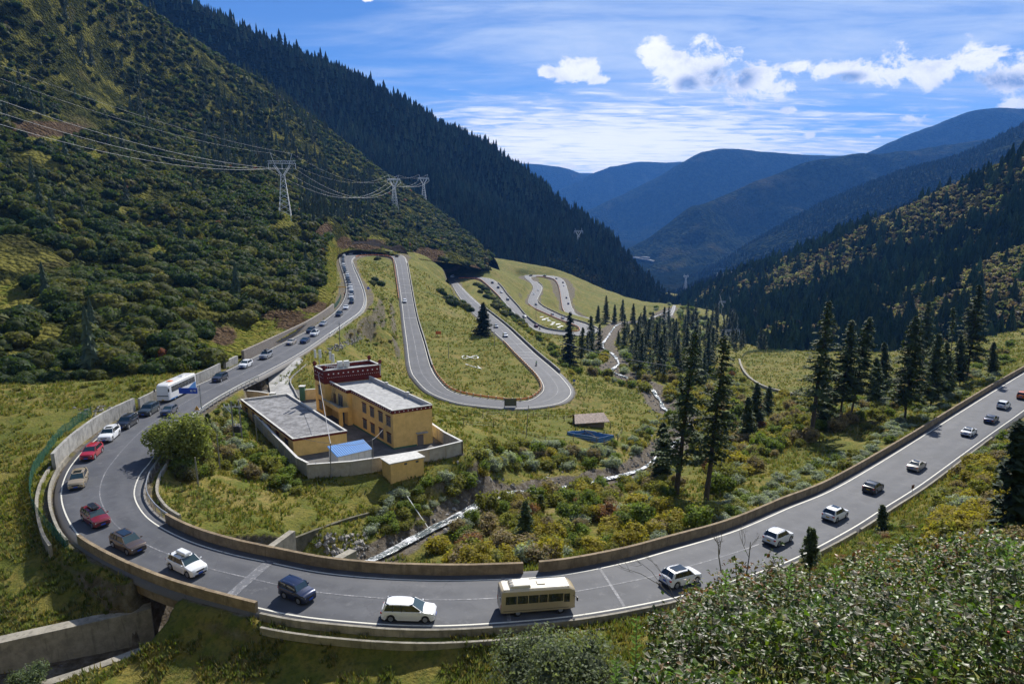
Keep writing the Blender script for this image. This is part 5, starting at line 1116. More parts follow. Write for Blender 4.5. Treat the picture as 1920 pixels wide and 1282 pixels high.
def bush_mesh(rng, tint, lobes=5, core=ICO1, ncards=60, csize=0.22, flat=0.98):
    """unit dome (radius about 1), returns V, [F3], tint per vertex"""
    Vs, Fs, Ts, n = [], [], [], 0
    L = [(np.array([0, 0, .25]), .72)] + [(np.array([math.cos(a) * .45, math.sin(a) * .45, rng.uniform(.1, .45)]), rng.uniform(.38, .55)) for a in rng.uniform(0, 6.28, lobes)]
    for c, r in L:
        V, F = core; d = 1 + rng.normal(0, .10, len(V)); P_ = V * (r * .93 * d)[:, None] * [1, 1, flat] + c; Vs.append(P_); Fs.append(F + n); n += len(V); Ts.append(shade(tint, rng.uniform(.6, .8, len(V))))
        m = int(ncards * r * 1.4); q = rng.normal(0, 1, (m, 3)); q /= np.linalg.norm(q, axis=1)[:, None]; q[:, 2] = np.abs(q[:, 2]) * 1.0 - .15
        cc = q * r * rng.uniform(.93, 1.12, m)[:, None] * [1, 1, flat] + c; V, F = cards(cc, q, csize * rng.uniform(.6, 1.3, m), rng, 1.3, .45)
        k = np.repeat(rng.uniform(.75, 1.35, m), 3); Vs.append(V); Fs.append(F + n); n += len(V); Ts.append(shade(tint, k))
    return np.vstack(Vs), np.vstack(Fs), np.vstack(Ts)
def leafy_mesh(rng, tint, tint2, ncards=600, csize=.13, lobes=7, tall=1.0, stems=True):
    """airy shrub of many small leaves, unit radius"""
    c = []; nn = []
    L = [(np.array([0, 0, .55 * tall]), .6)] + [(np.array([math.cos(a) * rng.uniform(.3, .6), math.sin(a) * rng.uniform(.3, .6), rng.uniform(.25, .9) * tall]), rng.uniform(.25, .45)) for a in rng.uniform(0, 6.28, lobes)]
    tot = sum(r * r for _, r in L); Vs, Fs, Ts, n = [], [], [], 0
    for p, r in L:
        m = int(ncards * r * r / tot); q = rng.normal(0, 1, (m, 3)); q /= np.linalg.norm(q, axis=1)[:, None]; rr = r * rng.uniform(.55, 1.15, m) ** .7
        cc = q * rr[:, None] * [1, 1, .95 * tall] + p; ok = cc[:, 2] > .02; cc, q = cc[ok], q[ok]; m = len(cc)
        V, F = cards(cc, q + [0, 0, .4], csize * rng.uniform(.6, 1.3, m), rng, 1.5, .8); w = rng.uniform(0, 1, m) ** 1.6; T = np.array(tint)[None] * (1 - w[:, None]) + np.array(tint2)[None] * w[:, None]
        T = T * rng.uniform(.7, 1.35, m)[:, None]; Vs.append(V); Fs.append(F + n); n += len(V); Ts.append(np.repeat(T, 3, 0))
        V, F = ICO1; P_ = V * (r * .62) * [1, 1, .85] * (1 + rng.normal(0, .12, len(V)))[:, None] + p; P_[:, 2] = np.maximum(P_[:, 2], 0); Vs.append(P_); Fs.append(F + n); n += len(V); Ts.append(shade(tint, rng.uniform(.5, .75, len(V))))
    return np.vstack(Vs), np.vstack(Fs), np.clip(np.vstack(Ts), 0, 1)
def conifer_far(rng, tint, tiers=5, pts=6, width=.17):
    Vs, Fs, Ts, n = [], [], [], 0
    for k in range(tiers):
        q = k / tiers; z0 = .06 + q * .86; r = width * (1 - q) ** .8 + .012; z1 = min(1.0, z0 + .94 / tiers * 1.9)
        a = np.arange(pts * 2) * math.pi / pts + rng.uniform(0, 6); rr = r * np.where(np.arange(pts * 2) % 2 == 0, 1.15, .55) * rng.uniform(.8, 1.2, pts * 2)
        ring = np.stack([np.cos(a) * rr, np.sin(a) * rr, z0 - rr * .35 + rng.normal(0, .006, pts * 2)], 1); V = np.vstack([ring, [[0, 0, z1]]]); m = pts * 2
        Vs.append(V); Fs.append(np.array([[i, (i + 1) % m, m] for i in range(m)]) + n); n += m + 1; Ts.append(shade(tint, np.r_[rng.uniform(.75, 1.5, m), .8]))
    return np.vstack(Vs), np.vstack(Fs), np.vstack(Ts)
def conifer_near(rng, tint, H=26.0, W=3.6, bare=.14, step=.42, droop=.35, dens=1.0, gap=.12):
    """crown of drooping boughs, each bough a row of needle sprays"""
    C, N, S, K = [], [], [], []; z = H * bare; br = []
    while z < H * .985:
        q = (z - H * bare) / (H * (1 - bare)); L0 = W * (1 - q) ** .75 * (0.75 + .25 * min(1, q * 6)) + .15
        for k in range(int(rng.integers(4, 7))):
            if rng.random() < gap * (1.6 - q): continue
            a = rng.uniform(0, 2 * math.pi); L = L0 * rng.uniform(.45, 1.15); m = max(2, int(L / .38 * dens)); s = np.linspace(.18, 1, m); up = rng.uniform(-.05, .25)
            rad = s * L; zz = z + rad * up - droop * rad ** 1.6 / (L0 + .4) ** .6 * .55
            for sd in (-1, 0, 1):
                off = sd * (1 - s * .75) * L * .24; x = np.cos(a) * rad - np.sin(a) * off; y = np.sin(a) * rad + np.cos(a) * off
                C.append(np.stack([x, y, zz - abs(sd) * .08 + rng.normal(0, .06, m)], 1)); N.append(np.tile([math.cos(a) * .3, math.sin(a) * .3, 1.0], (m, 1))); S.append(np.full(m, .46 * min(1.0, .25 + H / 16)) * rng.uniform(.7, 1.25, m)); K.append(rng.uniform(.65, 1.35) * rng.uniform(.8, 1.25, m))
            br.append((z, a, L * .8, up))
        z += step * rng.uniform(.7, 1.3) * (1.15 - q * .4)
    C = np.vstack(C); V, F = cards(C, np.vstack(N), np.concatenate(S), rng, 1.9, .38); k = np.repeat(np.concatenate(K), 3)
    return V, F, shade(tint, k), br
def merged(name, variants, pos, rot, scl, var, tintmul=None, material=None, label=None, sclz=None):
    """one mesh of many plants (things nobody would count one by one)"""
    if not len(pos): return None
    Vs, Fs, Ts, n = [], [], [], 0
    for v, (V, F, T) in enumerate(variants):
        I = np.nonzero(var == v)[0]
        if not len(I): continue
        c, s = np.cos(rot[I])[:, None], np.sin(rot[I])[:, None]; sx = scl[I][:, None]; sz = (sclz if sclz is not None else scl)[I][:, None]
        X = (V[None, :, 0] * c - V[None, :, 1] * s) * sx + pos[I, 0:1]; Y = (V[None, :, 0] * s + V[None, :, 1] * c) * sx + pos[I, 1:2]; Z = V[None, :, 2] * sz + pos[I, 2:3]
        Vs.append(np.stack([X, Y, Z], -1).reshape(-1, 3)); Fs.append((F[None] + (np.arange(len(I)) * len(V))[:, None, None] + n).reshape(-1, F.shape[1])); n += len(I) * len(V)
        tm = tintmul[I] if tintmul is not None else np.ones((len(I), 3)); Ts.append((T[None] * tm[:, None]).reshape(-1, 3))
    me = mesh_np(name, np.vstack(Vs), np.vstack(Fs), (material or M_LEAF) is M_LEAF, {'tint': np.clip(np.vstack(Ts), 0, 1)}); o = link(name, me, material or M_LEAF); tag(o, label, kind='stuff'); return o
def sample_hill(name, n, r0=0, r1=None):
    g, top = HILLS[name]; r1 = top if r1 is None else r1; A = g[r0:r1 + 1]; a, b, c, d = A[:-1, :-1], A[:-1, 1:], A[1:, 1:], A[1:, :-1]
    ar = np.linalg.norm(np.cross(b - a, d - a), axis=-1); p = (ar / ar.sum()).ravel(); i = RNG.choice(len(p), n, p=p); u, v = RNG.random((2, n)); r, q = np.unravel_index(i, ar.shape)
    u, v = u[:, None], v[:, None]; P_ = (a[r, q] * (1 - u) + b[r, q] * u) * (1 - v) + (d[r, q] * (1 - u) + c[r, q] * u) * v; return P_, (r + v[:, 0]) / (r1 - r0)
def thin(P_, cell):
    """keep one point per square of side cell (array or number)"""
    k = np.floor(P_[:, :2] / cell).astype(np.int64); _, i = np.unique(k[:, 0] * 1000003 + k[:, 1], return_index=True); return np.sort(i)
def screen(P_):
    q = P_ - [0, 0, CAMZ]; c, s = math.cos(R(PITCH)), math.sin(R(PITCH)); dep = q[:, 1] * c - q[:, 2] * s; up = q[:, 1] * s + q[:, 2] * c
    return 960 + 1280 * q[:, 0] / dep, 641 - 1280 * up / dep, dep
def in_view(P_, m=120):
    x, y, d = screen(P_); return (d > 2) & (x > -m) & (x < 1920 + m) & (y > -m) & (y < 1282 + m)
OCC = [GROUND, ROAD] + [bpy.data.objects[k] for k in HILLS]
def visible(P_, up):
    o = Vector((0, 0, CAMZ)); out = np.zeros(len(P_), bool); x, y, d = screen(P_); inside = (x > 4) & (x < 1916) & (y > 4) & (y < 1278)
    for i in np.nonzero(inside)[0]:
        q = Vector(P_[i]) + Vector((0, 0, up[i])); v = q - o; L = v.length; v.normalize(); blocked = False
        for ob in OCC:
            ok, loc, _n, _i = ob.ray_cast(o, v)
            if ok and (loc - o).length < L - 1.5: blocked = True; break
        out[i] = not blocked
    return out
def individuals(name, variants, pos, rot, scl, var, label, cat, group, material, sclz=None, part=None):
    mes = []
    for V, F, T in variants: mes.append(mesh_np(name, V, F, material is M_LEAF, {'tint': T}))
    for i in range(len(pos)):
        o = bpy.data.objects.new(name, mes[var[i]]); COL.objects.link(o)
        if not o.data.materials: o.data.materials.append(material)
        o.location = pos[i]; o.rotation_euler = (0, 0, rot[i]); s = scl[i]; o.scale = (s, s, s if sclz is None else sclz[i]); tag(o, label, cat, group)
def split_place(name, stuffname, variants, P_, scl, label, cat, group, material, nind=290, tint=None, hi=None, sclz=None, vis_up=.6):
    """the largest ones in view as things of their own, the rest as one mass"""
    ok = in_view(P_); P_ = P_[ok]; scl = scl[ok]; n = len(P_)
    if sclz is not None: sclz = sclz[ok]
    var = RNG.integers(0, len(variants), n); rot = RNG.uniform(0, 6.28, n); x, y, d = screen(P_); size = (scl if sclz is None else sclz) / d
    order = np.argsort(-size)[:nind * 3]; v = visible(P_[order], (scl if sclz is None else sclz)[order] * vis_up); pick = order[v][:nind]; rest = np.ones(n, bool); rest[pick] = False
    individuals(name, hi or variants, P_[pick], rot[pick], scl[pick], var[pick] % len(hi or variants), label, cat, group, material, None if sclz is None else sclz[pick])
    r = np.nonzero(rest)[0]; tm = None
    if tint is not None: tm = tint(P_[r])
    if len(r): merged(stuffname, variants, P_[r], rot[r], scl[r], var[r], tm, material, None, None if sclz is None else sclz[r])
def nonroad(P_, lim, riv=0.0, pad=1.0):
    D, I = near(kd, _c, P_[:, 0], P_[:, 1], 60); ok = D - _c[I, 3] > lim
    if riv > 0: D, I = near(kdr, _rv, P_[:, 0], P_[:, 1], 30); ok &= D > _rv[I, 3] * riv
    ok &= pad_dist(P_[:, 0], P_[:, 1]) > pad; D, I = near(kdc, _cn, P_[:, 0], P_[:, 1], 20); ok &= D > 3.4; return ok
rv = lambda s: np.random.default_rng(s)
GREENS = [(.060, .084, .020), (.042, .068, .020), (.086, .098, .024), (.038, .060, .024), (.115, .115, .030)]
BUSH_LO = [bush_mesh(rv(i), GREENS[i % 5], 3, ICO1, 26, .34) for i in range(8)]
BUSH_HI = [bush_mesh(rv(40 + i), GREENS[i % 5], 6, ICO2, 190, .15) for i in range(8)]
AUT = [(.22, .07, .025), (.20, .12, .03), (.16, .15, .03), (.24, .10, .05)]
# --- left hillside
def left_hill():
    P_, v = sample_hill('hillside', 130000); dist = np.linalg.norm(P_[:, :2], axis=1)
    keep = np.concatenate([np.nonzero(m)[0][thin(P_[m], s)] for m, s in ((dist < 300, 4.2), ((dist >= 300) & (dist < 520), 4.3), (dist >= 520, 4.6)) for m in [m]]); P_ = P_[keep]
    clear = fbm2(P_[:, 0] / 22, P_[:, 1] / 22, 3, 77); x, y, d = screen(P_)
    ok = (clear < .26) & nonroad(P_, 3.0)
    def hole(cx, cy, rx, ry): return ((x - cx) / rx) ** 2 + ((y - cy) / ry) ** 2 < 1
    for h in OPEN + BARE: ok &= ~hole(*h)
    P_ = P_[ok]; n = len(P_); scl = (2.0 + 3.2 * RNG.random(n) ** 1.5) * np.where(RNG.random(n) < .10, .6, 1); P_[:, 2] -= scl * .12
    con = (fbm2(P_[:, 0] / 60, P_[:, 1] / 60, 3, 31) + RNG.normal(0, .22, n) > .62); x, y, d = screen(P_); con &= (d > 380) & (y < 330)
    con |= (x > 380) & (x < 620) & (y > 150) & (y < 330) & (RNG.random(n) < .30); con |= (x > 560) & (x < 700) & (y > 330) & (y < 420) & (RNG.random(n) < .45)
    con |= (RNG.random(n) < .010)
    B = ~con
    red = B & (RNG.random(n) < .012)
    def tm(Q):
        k = fbm2(Q[:, 0] / 90, Q[:, 1] / 90, 3, 5)[:, None]; m = 1 + RNG.normal(0, .16, (len(Q), 1)) + k * .3; return np.clip(m, .4, 1.8) * (1 + RNG.normal(0, .05, (len(Q), 3)))
    split_place('bush', 'hillside_bushes', BUSH_LO, P_[B & ~red], scl[B & ~red], 'rounded dark green bush on the steep slope left of the road', 'bush', 'rounded bushes on the left hillside', M_LEAF, 290, tm, BUSH_HI)
    r = np.nonzero(red & in_view(P_, 0))[0]; r = r[visible(P_[r], scl[r] * .6)][:60]
    individuals('autumn_bush', [bush_mesh(rv(80 + i), AUT[i % 4], 5, ICO2, 150, .16) for i in range(4)], P_[r], RNG.uniform(0, 6, len(r)), scl[r] * .8, RNG.integers(0, 4, len(r)), 'rust red bush among the green ones on the left hillside', 'bush', 'red bushes on the left hillside', M_LEAF)
    c = P_[con]; m = len(c); h = RNG.uniform(7, 15, m); pts = c
    split_place('conifer', 'hillside_conifers', [conifer_far(rv(120 + i), [(.050, .072, .042), (.060, .080, .046), (.070, .084, .05)][i % 3], 12, 5, .15) for i in range(6)], pts, h, 'slim conifer standing among the bushes on the left hillside', 'tree', 'conifers on the left hillside', M_NEEDLE, 130, tm)
left_hill()
# --- dark forested hill behind
def forest_hill():
    P_, v = sample_hill('forest_hill', 60000); P_ = P_[thin(P_, 6.2)]; P_ = P_[in_view(P_, 60)]; n = len(P_); h = 6 + 15 * RNG.random(n) ** 1.4; x, y, d = screen(P_)
    bushy = (fbm2(P_[:, 0] / 120, P_[:, 1] / 120, 3, 9) > .18) & (y > 420); h = np.where(bushy, h * .55, h)
    top = np.nonzero(RNG.random(n) < .06)[0]; h[top] *= 1.5
    split_place('conifer', 'forest', [conifer_far(rv(200 + i), [(.024, .042, .028), (.032, .052, .030), (.044, .056, .030)][i % 3], 5, 5, .17) for i in range(6)], P_, h * RNG.uniform(.75, 1.5, n), 'dark conifer of the forest on the steep hill behind the hairpins', 'tree', 'conifers on the dark forested hill', M_NEEDLE, 160,
                lambda Q: np.clip(1 + RNG.normal(0, .28, (len(Q), 1)) + .5 * fbm2(Q[:, 0] / 70, Q[:, 1] / 70, 3, 8)[:, None], .4, 2) * np.ones((len(Q), 3)), sclz=h)
forest_hill()
# --- right hill: spruces with autumn scrub between
def right_hill():
    P_, v = sample_hill('right_hill', 60000); dist = P_[:, 1]; keep = np.concatenate([np.nonzero(m)[0][thin(P_[m], s)] for m, s in ((dist < 620, 5.0), (dist >= 620, 6.5)) for m in [m]]); P_ = P_[keep]; P_ = P_[in_view(P_, 80)]
    x, y, d = screen(P_); n = len(P_); f = fbm2(P_[:, 0] / 55, P_[:, 1] / 55, 4, 13) + RNG.normal(0, .12, n); scrub = (f > -.07 + .2 * (x < 1450)) ; c = ~scrub; h = (6 + 14 * RNG.random(n) ** 1.3) * np.where(f < -.2, 1.15, .9)
    c |= RNG.random(n) < .08
    v1 = [conifer_far(rv(300 + i), [(.042, .076, .038), (.052, .086, .040), (.066, .092, .040), (.038, .066, .040)][i % 4], 9, 7, .235) for i in range(8)]
    split_place('spruce', 'spruce_forest', v1, P_[c], (h * RNG.uniform(.75, 1.35, n))[c], 'dark green spruce on the mixed slope on the right', 'tree', 'spruces on the right slope', M_NEEDLE, 280, lambda Q: np.clip(1 + RNG.normal(0, .26, (len(Q), 1)), .4, 2) * np.ones((len(Q), 3)), sclz=h[c])
    s = scrub; cols = [(.15, .095, .06), (.19, .155, .105), (.14, .15, .055), (.10, .13, .05), (.17, .125, .085), (.25, .24, .175)]
    vv = [leafy_mesh(rv(330 + i), cols[i % 6], tuple(q * 1.5 for q in cols[(i + 1) % 6]), 60, .34, 3) for i in range(9)]
    split_place('autumn_shrub', 'autumn_scrub', vv, P_[s], RNG.uniform(2.0, 4.0, s.sum()), 'brownish autumn shrub on the slope on the right', 'shrub', 'autumn shrubs on the right slope', M_LEAF, 200, lambda Q: np.clip(1 + RNG.normal(0, .3, (len(Q), 1)), .4, 2) * np.ones((len(Q), 3)))
right_hill()
def ridge_trees():
    for nm, cell, hh, seed in (('near_ridge', 9.5, 13, 1), ('middle_ridge', 15, 17, 2)):
        P_, v = sample_hill(nm, 45000); P_ = P_[thin(P_, cell)]; P_ = P_[in_view(P_, 30)]; n = len(P_); f = fbm2(P_[:, 0] / 200, P_[:, 1] / 200, 4, seed); P_ = P_[f < .25]; n = len(P_)
        merged('ridge_forest', [conifer_far(rv(400 + i), [(.026, .038, .022), (.036, .048, .024), (.060, .055, .028)][i % 3], 2, 4, .24) for i in range(4)], P_, RNG.uniform(0, 6, n), RNG.uniform(.5, 1.1, n) * hh, RNG.integers(0, 4, n), np.clip(1 + RNG.normal(0, .3, (n, 1)), .4, 2) * np.ones((n, 3)), M_NEEDLE)
ridge_trees()

# --- single trees near the road
def tree(kind, px, py, top=None, h=None, H=None, label='', cat='tree', group=None, seed=0, W=.13, lean=None, dens=1.0, bare=.14, tint=(.062, .084, .028), gap=.12, trunk=.011, Zp=None):
    b = PZ(px, py, Zp) if Zp else (P(px, py, H) if H else hit(px, py)); 
    if top is not None: h = hgt(b, top[1]); 
    r_ = rv(seed); root = empty(kind, tuple(b)); root.location.z -= .2; tag(root, label, cat, group)
    V, F, T, br = conifer_near(r_, tint, h, h * W, bare, .42 * h / 26, .35, dens, gap)
    lx = 0
    if top is not None: d0 = (b[1] * math.cos(R(PITCH)) - (b[2] + h - CAMZ) * math.sin(R(PITCH))); lx = (top[0] - 960) / 1280 * d0 - b[0]
    V = V.copy(); V[:, 0] += lx * (V[:, 2] / h)
    o = link('crown', mesh_np('crown', V, F, False, {'tint': T}), M_NEEDLE, root)
    t = MB(); zs = np.linspace(0, h * .97, 9); t.tube([(lx * z / h + r_.normal(0, .04), r_.normal(0, .04), z - .3 * (z == 0)) for z in zs], h * trunk, 8, h * .0015)
    for z, a, L, up in br[::2]: t.tube([(lx * z / h, 0, z), (lx * z / h + math.cos(a) * L, math.sin(a) * L, z + L * up - .2 * L)], h * .0016, 3, .01, caps=False)
    t.build('trunk', M_BARK, root, fix=False); return root
tree('spruce', 1267, 930, (1304, 616), H=50, label='tall leaning spruce left of its pair, standing in front of the stream', seed=1, W=.175, dens=1.0, gap=.30, bare=.2, trunk=.017, group='tall spruces beside the road')
tree('spruce', 1323, 945, (1361, 622), H=48.5, label='tall leaning spruce right of its pair, its dark trunk bare low down', seed=2, W=.16, dens=1.0, gap=.32, trunk=.017, bare=.28, group='tall spruces beside the road')
tree('spruce', 1520, 815, (1556, 560), H=50.5, label='tall leaning spruce in front of the curved field wall, thick dark trunk', seed=3, W=.18, dens=1.0, gap=.26, trunk=.018, bare=.2, group='tall spruces beside the road')
tree('spruce', 1575, 786, (1598, 597), H=50.5, label='spruce with a slim dark trunk, left one of the close pair by the red shrub', seed=4, W=.19, dens=1.1, gap=.15, bare=.2, group='tall spruces beside the road')
tree('spruce', 1596, 774, (1632, 590), H=50.5, label='leaning spruce, right one of the close pair by the red shrub', seed=5, W=.19, dens=1.1, gap=.15, bare=.22, group='tall spruces beside the road')
tree('spruce', 1697, 785, (1719, 588), H=48.5, label='broad spruce right behind the parapet of the right straight, its trunk bare at the foot', seed=6, W=.23, dens=1.0, gap=.1, bare=.16, group='tall spruces beside the road')
tree('spruce', 1745, 758, (1762, 622), H=48.8, label='dense lower spruce touching the right side of the broad one', seed=7, W=.2, gap=.05, bare=.08, group='tall spruces beside the road')
tree('spruce', 1728, 700, (1742, 562), H=62, label='spruce farther back whose top shows above the broad one', seed=8, W=.2, gap=.1, group='tall spruces beside the road')
tree('bare_tree', 1780, 735, (1788, 572), H=49.3, label='thin half dead conifer with sparse twigs between the spruces', seed=9, W=.07, dens=.5, gap=.7, bare=.45, trunk=.007)
tree('spruce', 1800, 722, (1802, 626), H=49.5, label='short spruce between the thin dead conifer and the dense tall one', seed=10, W=.18, gap=.1, bare=.1, group='tall spruces beside the road')
tree('spruce', 1812, 712, (1838, 530), H=49.5, label='tall dense spruce farthest right, its top against the dark slope', seed=11, W=.2, gap=.12, bare=.18, group='tall spruces beside the road')
tree('spruce', 1418, 792, (1420, 716), H=57, label='small spruce below the curved field wall, right of the tall pair', seed=12, W=.22, gap=.05, bare=.05)
tree('spruce', 1440, 772, (1443, 722), H=60, label='smaller spruce just below the curved field wall', seed=13, W=.22, gap=.05, bare=.05)
tree('spruce', 985, 1030, (986, 936), H=46.4, label='young dark spruce among the shrubs behind the parapet gap', seed=14, W=.22, gap=.02, bare=.03)
tree('spruce', 1014, 968, (1014, 925), H=48.8, label='small young spruce near the stream bend', seed=15, W=.22, gap=.02, bare=.03)
tree('spruce', 1068, 688, (1069, 582), H=70.5, label='very dark narrow columnar conifer by the second leg', seed=16, W=.2, gap=0, bare=.02, dens=1.4, tint=(.018, .03, .02))
tree('spruce', 1089, 690, (1093, 612), H=72, label='thin conifer with a bare trunk right of the dark columnar one', seed=17, W=.14, gap=.15, bare=.25)
tree('dark_tree', 905, 632, (906, 565), H=62.6, label='dark dense tree beside the second leg on the meadow', seed=18, W=.33, gap=0, bare=.05, dens=1.3, tint=(.024, .036, .018))
tree('dark_tree', 838, 556, (839, 522), H=72, label='dark pointed tree at the left end of the second hairpin', seed=19, W=.36, gap=0, bare=.05, dens=1.2, tint=(.024, .036, .018))
tree('spruce', 390, 830, (388, 772), H=41, label='dark young spruce directly behind the willow', seed=20, W=.2, gap=.02, bare=.05)
for k, (x, y, t) in enumerate([(1136, 606, 553), (1167, 602, 560), (1121, 604, 572), (1187, 606, 568), (1208, 610, 572), (1152, 606, 570)]):
    tree('spruce', x, y, (x + 1, t), label='spruce on the meadow below the forested hill, %s from the left' % ['third', 'fifth', 'first', 'sixth', 'last', 'fourth'][k] if k < 5 else 'short spruce between two taller ones below the forested hill', seed=30 + k, W=.19, gap=.02, bare=.05)
def near_bank_trees():
    tree('spruce', 1905, 1010, (1915, 780), Zp=38, label='big dark spruce at the right edge beside the autumn shrubs', seed=50, W=.18, gap=.08, bare=.02, dens=1.2, tint=(.028, .045, .026))
    tree('spruce', 1518, 1062, (1523, 985), Zp=58, label='small spruce by the outer kerb in front of the white car', seed=51, W=.22, gap=.25, bare=.03)
    tree('spruce', 1655, 1005, (1656, 944), Zp=72, label='small pointed spruce on the bank below the black car', seed=52, W=.2, gap=.25, bare=.03)
near_bank_trees()
for k, (x, y, t, h_, l) in enumerate([(1655, 742, 640, 55, 'slender spruce left of the broad one, standing farther back'), (1640, 760, 668, 53, 'small spruce at the foot of the broad one, on its left'), (1772, 742, 640, 49.2, 'bushy spruce between the dense lower one and the thin dead conifer'), (1545, 800, 690, 52, 'short spruce between the leaning spruce and the close pair'), (1400, 830, 742, 56, 'young spruce in the shrubs right of the tall pair'), (1240, 905, 790, 52, 'young spruce in the shrubs at the left foot of the tall pair'), (1860, 700, 640, 49, 'short dark spruce near the right edge behind the parapet')]):
    tree('spruce', x, y, (x + 4, t), H=h_, label=l, seed=60 + k, W=.22, gap=.08, bare=.06)
def forest_edge():
    pts = []
    r_ = rv(5)
    tries = 0
    while len(pts) < 290 and tries < 7000:
        tries += 1; x = r_.uniform(1100, 1700); y = r_.uniform(596, 722)
        if x < 1180 and y > 668: continue
        if x > 1335 and (y > 657): continue
        if x < 1240 and y < 618: continue
        if y > 700 and r_.random() < .6: continue
        q = hit(x, y)
        if q is None or not nonroad(q[None], 4, 1.4)[0]: continue
        if all(np.hypot(*(q - p)[:2]) > 3.2 + .009 * q[1] for p in pts): pts.append(q)
    P_ = np.array(pts); n = len(P_)
    individuals('valley_spruce', [(V, F, T) for V, F, T, _b in [conifer_near(rv(500 + i), (.040, .062, .030), 1.0 * 16, 3.5, .05, .45, .35, .8, .03) for i in range(6)]], P_, RNG.uniform(0, 6, n), RNG.uniform(.4, 1.2, n), RNG.integers(0, 6, n), 'dark spruce in the dense stand on the valley floor', 'tree', 'spruces of the dense stand on the valley floor', M_NEEDLE)
forest_edge()

# --- shrubs of the valley floor
YEL, OLV, BRN, SIL, GRN, RUS = (.30, .26, .045), (.20, .21, .050), (.22, .185, .10), (.29, .33, .25), (.14, .19, .04), (.20, .11, .055)
SHR = {'yellow': [leafy_mesh(rv(600 + i), YEL, (.26, .20, .03), 900, .10, 7) for i in range(3)], 'olive': [leafy_mesh(rv(610 + i), OLV, (.18, .16, .04), 900, .10, 7) for i in range(3)],
       'brown': [leafy_mesh(rv(620 + i), BRN, (.24, .17, .10), 900, .09, 7) for i in range(3)], 'silver': [leafy_mesh(rv(630 + i), SIL, (.26, .28, .22), 1000, .09, 8, .8) for i in range(3)],
       'green': [leafy_mesh(rv(640 + i), GRN, (.13, .16, .03), 900, .10, 7) for i in range(3)], 'russet': [leafy_mesh(rv(650 + i), RUS, (.22, .09, .04), 900, .09, 7) for i in range(3)]}
TXT = {'yellow': 'yellow green autumn', 'olive': 'olive green', 'brown': 'brown twiggy', 'silver': 'silvery grey green', 'green': 'fresh green', 'russet': 'russet red'}
def shrub_patch(poly, cell, mix, r, where, seed, squash=1.0, riv=1.25, jit=.4, cap=150):
    """poly in pixels of the photograph, lifted on to the ground"""
    rr = rv(seed); xs = [p[0] for p in poly]; ys = [p[1] for p in poly]; pts = []; tries = 0; cells = set()
    def inside(x, y):
        c = False
        for i in range(len(poly)):
            (x0, y0), (x1, y1) = poly[i], poly[(i + 1) % len(poly)]
            if (y0 > y) != (y1 > y) and x < (x1 - x0) * (y - y0) / (y1 - y0) + x0: c = not c
        return c
    while tries < 2500 and len(pts) < cap:
        tries += 1; x, y = rr.uniform(min(xs), max(xs)), rr.uniform(min(ys), max(ys))
        if not inside(x, y): continue
        q = hit(x, y, [GROUND])
        if q is None: continue
        c = (int(q[0] // cell), int(q[1] // cell))
        if c in cells: continue
        cells.add(c); pts.append(q)
    if not pts: return
    P_ = np.array(pts); rad = rr.uniform(r[0], r[1], len(P_)); ok = np.array([nonroad(P_[i:i + 1], rad[i] * .9 + .3, riv)[0] for i in range(len(P_))]); P_, rad = P_[ok], rad[ok]; ks = list(mix); pr = np.array([mix[k] for k in ks], float); pr /= pr.sum(); kk = rr.choice(len(ks), len(P_), p=pr)
    for j, k in enumerate(ks):
        I = np.nonzero(kk == j)[0]
        if len(I): individuals(('willow' if k == 'silver' else k) + ('_shrub' if seed % 2 else '_bush'), SHR[k], P_[I] - [0, 0, .1], rr.uniform(0, 6, len(I)), rad[I], rr.integers(0, 3, len(I)), TXT[k] + ' shrub ' + where, 'shrub', k + ' shrubs ' + where, M_LEAF, rad[I] * rr.uniform(.75, 1.15, len(I)) * squash)
shrub_patch([(800, 1050), (900, 960), (960, 930), (1100, 905), (1230, 880), (1300, 930), (1340, 985), (1200, 1030), (1040, 1062), (860, 1068), (820, 1040)], 2.9, {'yellow': 5, 'olive': 4, 'brown': 3, 'green': 2, 'russet': .35, 'silver': 1}, (1.3, 2.7), 'between the stream and the parapet', 1, 1.0, .85)
shrub_patch([(1180, 1040), (1400, 980), (1600, 885), (1760, 780), (1900, 690), (1900, 665), (1760, 740), (1600, 840), (1400, 925), (1250, 985)], 2.6, {'silver': 7, 'green': 2, 'olive': 2}, (1.0, 2.0), 'along the back of the parapet on the right', 2, .75)
shrub_patch([(1340, 940), (1450, 860), (1600, 800), (1760, 730), (1700, 700), (1560, 745), (1420, 800), (1300, 860)], 2.9, {'brown': 2, 'olive': 4, 'green': 3, 'russet': 1, 'silver': 3, 'yellow': 2}, (1.5, 2.8), 'below the tall spruces on the right', 3)
shrub_patch([(1080, 700), (1250, 680), (1380, 700), (1420, 780), (1300, 850), (1225, 740), (1170, 725), (1130, 715)], 3.4, {'yellow': 3, 'olive': 4, 'green': 3, 'silver': 2, 'brown': 2}, (1.8, 3.4), 'on the far bank of the stream', 4, 1.0, .55)
shrub_patch([(830, 900), (900, 845), (960, 830), (1060, 840), (1150, 860), (1180, 875), (1060, 880), (950, 880), (900, 900), (850, 930)], 3.4, {'silver': 3, 'green': 2, 'olive': 4, 'brown': 1}, (1.4, 2.6), 'on the bank above the stream gully', 5, 1.0, .9)
shrub_patch([(330, 880), (400, 790), (450, 815), (560, 895), (560, 925), (470, 900), (420, 880), (350, 900)], 2.5, {'green': 2, 'silver': 3, 'olive': 4, 'brown': 1}, (1.1, 2.1), 'on the slope left of the yard', 6)
shrub_patch([(1085, 680), (1200, 640), (1270, 640), (1340, 690), (1250, 700), (1150, 700)], 5.0, {'silver': 2, 'olive': 2, 'green': 3, 'yellow': 2}, (2.0, 3.8), 'around the upper stream', 7, 1.0, .8)
